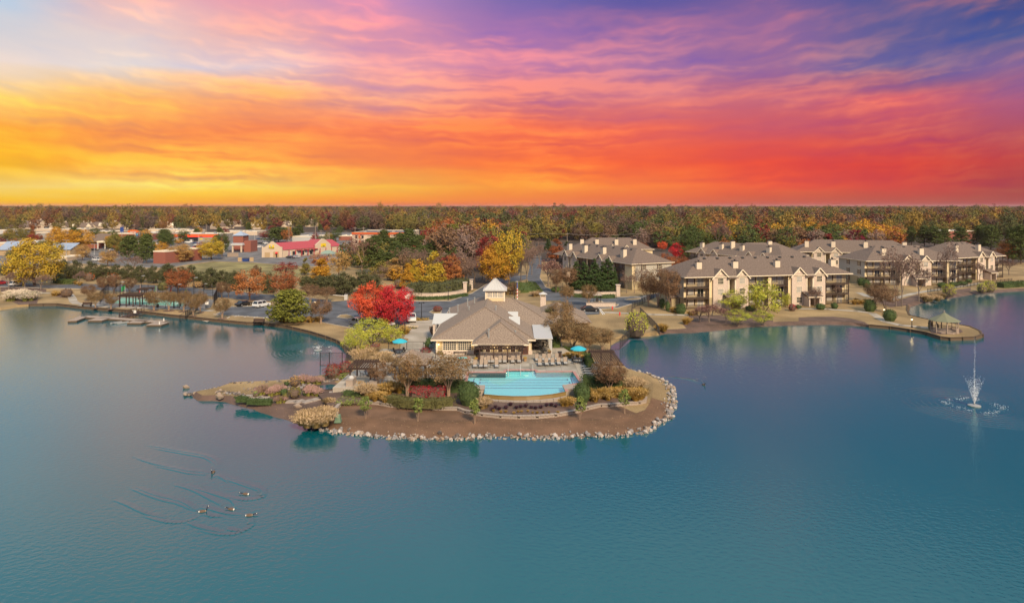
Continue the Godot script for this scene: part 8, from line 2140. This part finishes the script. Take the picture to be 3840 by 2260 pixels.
func goose(at: Vector3, turn: float, label: String, low: bool, size := 1.0) -> void:
	# one loft from tail over back and neck to the bill; front is +x
	var br := lin(0.13, 0.085, 0.055).srgb_to_linear(); var pale := Color(0.34, 0.27, 0.2); var blk := Color(0.012, 0.012, 0.012); var wh := Color(0.75, 0.73, 0.68)
	var nk: Array = [[0.30, 0.14, 0.085], [0.36, 0.27, 0.06], [0.40, 0.42, 0.05], [0.45, 0.54, 0.05]] if not low else [[0.31, 0.12, 0.08], [0.42, 0.18, 0.055], [0.54, 0.20, 0.05], [0.62, 0.19, 0.05]]
	var b := MB.new(); b.tint = true
	var L := []
	for a in [[-0.52, 0.10, 0.01, blk], [-0.44, 0.09, 0.07, wh], [-0.34, 0.08, 0.13, br], [-0.12, 0.07, 0.19, br], [0.08, 0.07, 0.185, br], [0.22, 0.08, 0.14, pale]]: L.append([Vector3(a[0], a[1], 0), Vector3(0, a[2] * 0.85, 0), Vector3(0, 0, a[2]), a[3]])
	for i in 4: L.append([Vector3(nk[i][0], nk[i][1], 0), Vector3(-nk[i][2] * 0.5, nk[i][2] * 0.5, 0), Vector3(0, 0, nk[i][2]), blk])
	var h: Array = nk[3]
	L.append([Vector3(h[0] + 0.05, h[1] + 0.02, 0), Vector3(0, 0.055, 0), Vector3(0, 0, 0.05), wh]); L.append([Vector3(h[0] + 0.1, h[1] + 0.015, 0), Vector3(0, 0.045, 0), Vector3(0, 0, 0.042), blk])
	L.append([Vector3(h[0] + 0.15, h[1], 0), Vector3(0, 0.025, 0), Vector3(0, 0, 0.028), blk]); L.append([Vector3(h[0] + 0.21, h[1] - 0.015, 0), Vector3(0, 0.008, 0), Vector3(0, 0, 0.012), blk])
	b.rings(L, 12)
	if not M.has("plumage"):
		var m := mat("plumage", Color.WHITE, 0.8); m.vertex_color_use_as_albedo = true
	var o := single("goose", b, M.plumage, label, "goose", at)
	o.rotation.y = turn; o.scale = Vector3.ONE * size

func make_lake_things() -> void:
	# geese and their wakes
	for a in [[1475, 490, -1.5, "goose seen from behind at the head of the uppermost wake", false], [1925, 790, 3.0, "goose leaning low inside the closed loop of wake", true], [1335, 1030, 0.35, "goose with upright neck beside the crossing wakes", false], [1725, 1000, 2.9, "goose leaning low between two others", true], [1985, 1085, 0.2, "goose with stretched neck at the lowest curving wake", true]]:
		goose(q(10, a[0], a[1], WL) + Vector3(0, -0.03, 0), a[2], a[3], a[4], 0.85)
	var wk := [[1530, 440, 1572, 375, 1555, 325, 1480, 272, 1300, 222, 1000, 172, 750, 122, 540, 98], [1500, 420, 1525, 380, 1500, 340, 1380, 270, 1150, 225, 900, 180, 640, 130], [1440, 482, 1320, 462, 1180, 452, 900, 402, 600, 330, 390, 250], [1400, 500, 1180, 490, 960, 440, 700, 380],
		[1600, 508, 1800, 572, 2000, 650, 2150, 700, 2205, 750, 2150, 822, 1950, 858, 1780, 830, 1520, 770, 1380, 690, 1350, 630], [1520, 530, 1750, 590, 1950, 660, 2120, 715, 2150, 745, 2080, 800], [1420, 560, 1560, 520, 1720, 610],
		[940, 638, 1200, 712, 1480, 850, 1640, 930], [1060, 640, 1350, 722, 1600, 800, 1780, 860, 1850, 920, 1872, 990], [1640, 800, 1750, 850, 1820, 930, 1822, 985], [350, 685, 600, 790, 820, 862, 1000, 902, 1180, 970, 1285, 1005], [960, 830, 1120, 900, 1220, 965, 1290, 1000], [440, 680, 700, 785, 900, 830, 1060, 880],
		[120, 850, 280, 910, 450, 990, 600, 1050, 860, 1100], [560, 1075, 720, 1130, 880, 1165, 1050, 1168, 1150, 1140, 1260, 1080], [1140, 1160, 1280, 1222, 1480, 1272, 1720, 1300], [1340, 1270, 1560, 1325, 1750, 1332, 1900, 1285, 2010, 1200, 2030, 1150, 1985, 1110], [1300, 950, 1480, 985, 1680, 1040, 1900, 1060], [1370, 1050, 1500, 1085, 1640, 1078], [1680, 1250, 1820, 1285, 1900, 1265]]
	for l in wk:
		var b := MB.new(); ridge(b, line(10, l, WL + 0.002), 0.6, 0.035)
		struct("wake", b, M.lake_water, "low curved wake ripple behind the swimming geese", "stuff")
	goose(q(13, 1778, 315, WL) + Vector3(0, -0.03, 0), -1.4, "small dark duck swimming off the rocky shore", false, 1.0)
	for l in [[1760, 300, 1600, 235, 1400, 190, 1200, 165, 1000, 170], [1780, 270, 1790, 200, 1760, 140], [1760, 285, 1580, 210, 1300, 175], [1740, 290, 1690, 230, 1640, 190]]:
		var b := MB.new(); ridge(b, line(13, l, WL + 0.002), 0.6, 0.035)
		struct("wake", b, M.lake_water, "long wake ripple behind the small duck", "stuff")
	# fountains
	var foam := mat("spray_white", lin(0.86, 0.88, 0.9), 0.6)
	foam.backlight_enabled = true; foam.backlight = Color(0.8, 0.8, 0.8)
	var r := RandomNumberGenerator.new(); r.seed = 3
	for a in [[11, 800, 1195, 9.2, 3.9, 3.5, 2200, "tall white fountain jet with wide splash ring", true], [0, 782, 862, 0.0, 0.7, 3.2, 260, "low bubbling fountain in the left cove", false]]:
		var p := q(a[0], a[1], a[2], WL); var t := thing("fountain", a[7], "fountain", p)
		var fl := MB.new(); fl.lathe(Vector3.ZERO, [[0.75, -0.05], [0.8, 0.12], [0.5, 0.2], [0.12, 0.22], [0.1, 0.4], [0.02, 0.42]], 12); part(t, "float", fl, M.grey_metal)
		var sp := MB.new(); var H2: float = a[4]
		for i in a[6]:
			var an := r.randf() * TAU; var u := 1.0 - pow(r.randf(), 0.55); var spread: float = u * (1.3 if a[8] else 1.4) * sqrt(r.randf())
			var y: float = 0.3 + u * H2
			leaf(sp, Vector3(cos(an) * spread, y, sin(an) * spread), 0.065 if a[8] else 0.09, r, Vector3.UP, 1.4)
		part(t, "spray", sp, foam).set_meta("kind", "stuff")
		if a[8]:
			var jt := MB.new(); var JH: float = a[3]
			for i in 420:
				var u := r.randf(); var o := Vector3(r.randfn(), 0, r.randfn()) * (0.02 + 0.05 * u)
				leaf(jt, Vector3(0.0, 0.3 + u * JH, 0) + o + Vector3(0.12 * u * u, 0, 0), 0.07 * (1.2 - 0.6 * u), r, Vector3.UP, 2.2)
			part(t, "jet", jt, foam).set_meta("kind", "stuff")
		for i in (14 if a[8] else 5):
			var an := TAU * i / (14 if a[8] else 5) + r.randf() * 0.3; var s := MB.new(); var c: Vector3 = Vector3(cos(an), 0, sin(an)) * a[5] * r.randf_range(0.75, 1.05)
			for j in 30:
				leaf(s, c + Vector3(r.randfn() * 0.32, 0.04 + absf(r.randfn()) * 0.1, r.randfn() * 0.22), 0.08, r, Vector3.UP, 1.5)
			part(t, "splash", s, foam).set_meta("kind", "stuff")
		for i in 7:
			var rg := MB.new(); var pts := []
			for j in 33: pts.append(p + Vector3(cos(TAU * j / 32), 0.0, sin(TAU * j / 32)) * (a[5] * (1.15 + i * 0.24)) + Vector3(0, 0.002, 0))
			ridge(rg, pts, 0.4, 0.026 - i * 0.002); struct("ripple_ring", rg, M.lake_water, "ring of ripples round the fountain", "stuff")
	# dock with fingers, gangway, float
	var dm := "weathered"
	var dk := thing("boat_dock", "weathered floating dock with four finger slips", "dock", q(25, 700, 810, WL))
	var off := -dk.position
	var run := line(25, [-140, 852, 65, 775, 220, 785, 480, 800, 740, 820, 1000, 842, 1230, 862, 1405, 865], WL)
	for i in run.size() - 1:
		var n := maxi(2, int(run[i].distance_to(run[i + 1]) / 0.9))
		for s in n:
			var m := MB.new(); m.bar(run[i].lerp(run[i + 1], (s + 0.02) / n) + Vector3(0, 0.42, 0), run[i].lerp(run[i + 1], (s + 0.98) / n) + Vector3(0, 0.42, 0), 2.0, 0.08); part(dk, "deck_panel", m, M[dm], off)
		var b := MB.new(); b.bar(run[i] + Vector3(0, 0.16, 0), run[i + 1] + Vector3(0, 0.16, 0), 1.9, 0.4); part(dk, "float_frame", b, M.timber, off)
	for a in [[300, 830, 250], [960, 870, 240], [1290, 905, 250]]:
		var c := q(25, a[0], a[1], WL); var m := MB.new(); m.span(c + Vector3(-1.7, 0.38, -2.2), c + Vector3(1.7, 0.46, 1.3)); part(dk, "finger_deck", m, M[dm], off); var b := MB.new(); b.span(c + Vector3(-1.65, -0.1, -2.15), c + Vector3(1.65, 0.37, 1.25)); part(dk, "finger_frame", b, M.timber, off)
	for a in [[1408, 860], [1335, 915]]:
		var m := MB.new(); var c := q(25, a[0], a[1], WL); m.tube(c + Vector3(0, -0.5, 0), c + Vector3(0, 1.1, 0), 0.13, 0.13, 8); part(dk, "mooring_pile", m, M.white_paint, off)
	var gw := thing("gangway", "brown timber gangway with railings down to the dock", "gangway", q(25, 850, 720))
	var g0 := q(25, 1010, 690) + Vector3(0, 0.25, 0); var g1 := q(25, 720, 800, WL) + Vector3(0, 0.5, 0)
	var gd := MB.new(); gd.bar(g0, g1, 2.2, 0.14); part(gw, "deck", gd, M.dark_wood, -gw.position)
	var across := (g1 - g0).cross(Vector3.UP).normalized() * 1.05
	for s in [-1.0, 1.0]:
		var rl := MB.new()
		for y in [0.55, 1.1]: rl.bar(g0 + across * s + Vector3(0, y, 0), g1 + across * s + Vector3(0, y, 0), 0.08, 0.1)
		part(gw, "handrail", rl, M.dark_wood, -gw.position)
		for i in 7:
			var p: Vector3 = g0.lerp(g1, i / 6.0) + across * s; var m := MB.new(); m.bar(p, p + Vector3(0, 1.15, 0), 0.1, 0.1); part(gw, "post", m, M.dark_wood, -gw.position)
	var sg := MB.new(); sg.box(g0.lerp(g1, 0.6) - across * 1.1 + Vector3(0, 0.9, 0), Vector3(0.9, 0.7, 0.05)); part(gw, "sign_panel", sg, M.white_paint, -gw.position)
	var jf := thing("boat_float", "small grey boat lift frame beside the dock", "float", q(25, 645, 865, WL))
	for x in [-0.8, 0.8]:
		var m := MB.new(); m.bar(Vector3(x - 0.6, 0.15, 0.9), Vector3(x + 0.9, 0.2, -1.0), 0.35, 0.3); part(jf, "pontoon", m, M.grey_metal)
	var cb := MB.new(); cb.bar(Vector3(-1.3, 0.3, 0.8), Vector3(0.3, 0.3, 0.8), 0.2, 0.12); part(jf, "crossbar", cb, M.grey_metal)

func _ready() -> void:
	rng.seed = 7
	make_world()
	make_land()
	make_building_mats()
	make_pavements()
	make_tree_kinds()
	make_terrace()
	make_clubhouse()
	make_shelters()
	make_apartments()
	make_shops()
	make_furniture()
	make_trees()
	make_infill()
	make_island_trees()
	make_young()
	make_litter()
	make_woods()
	make_cars()
	make_street()
	make_plants()
	make_rocks()
	make_lake_things()
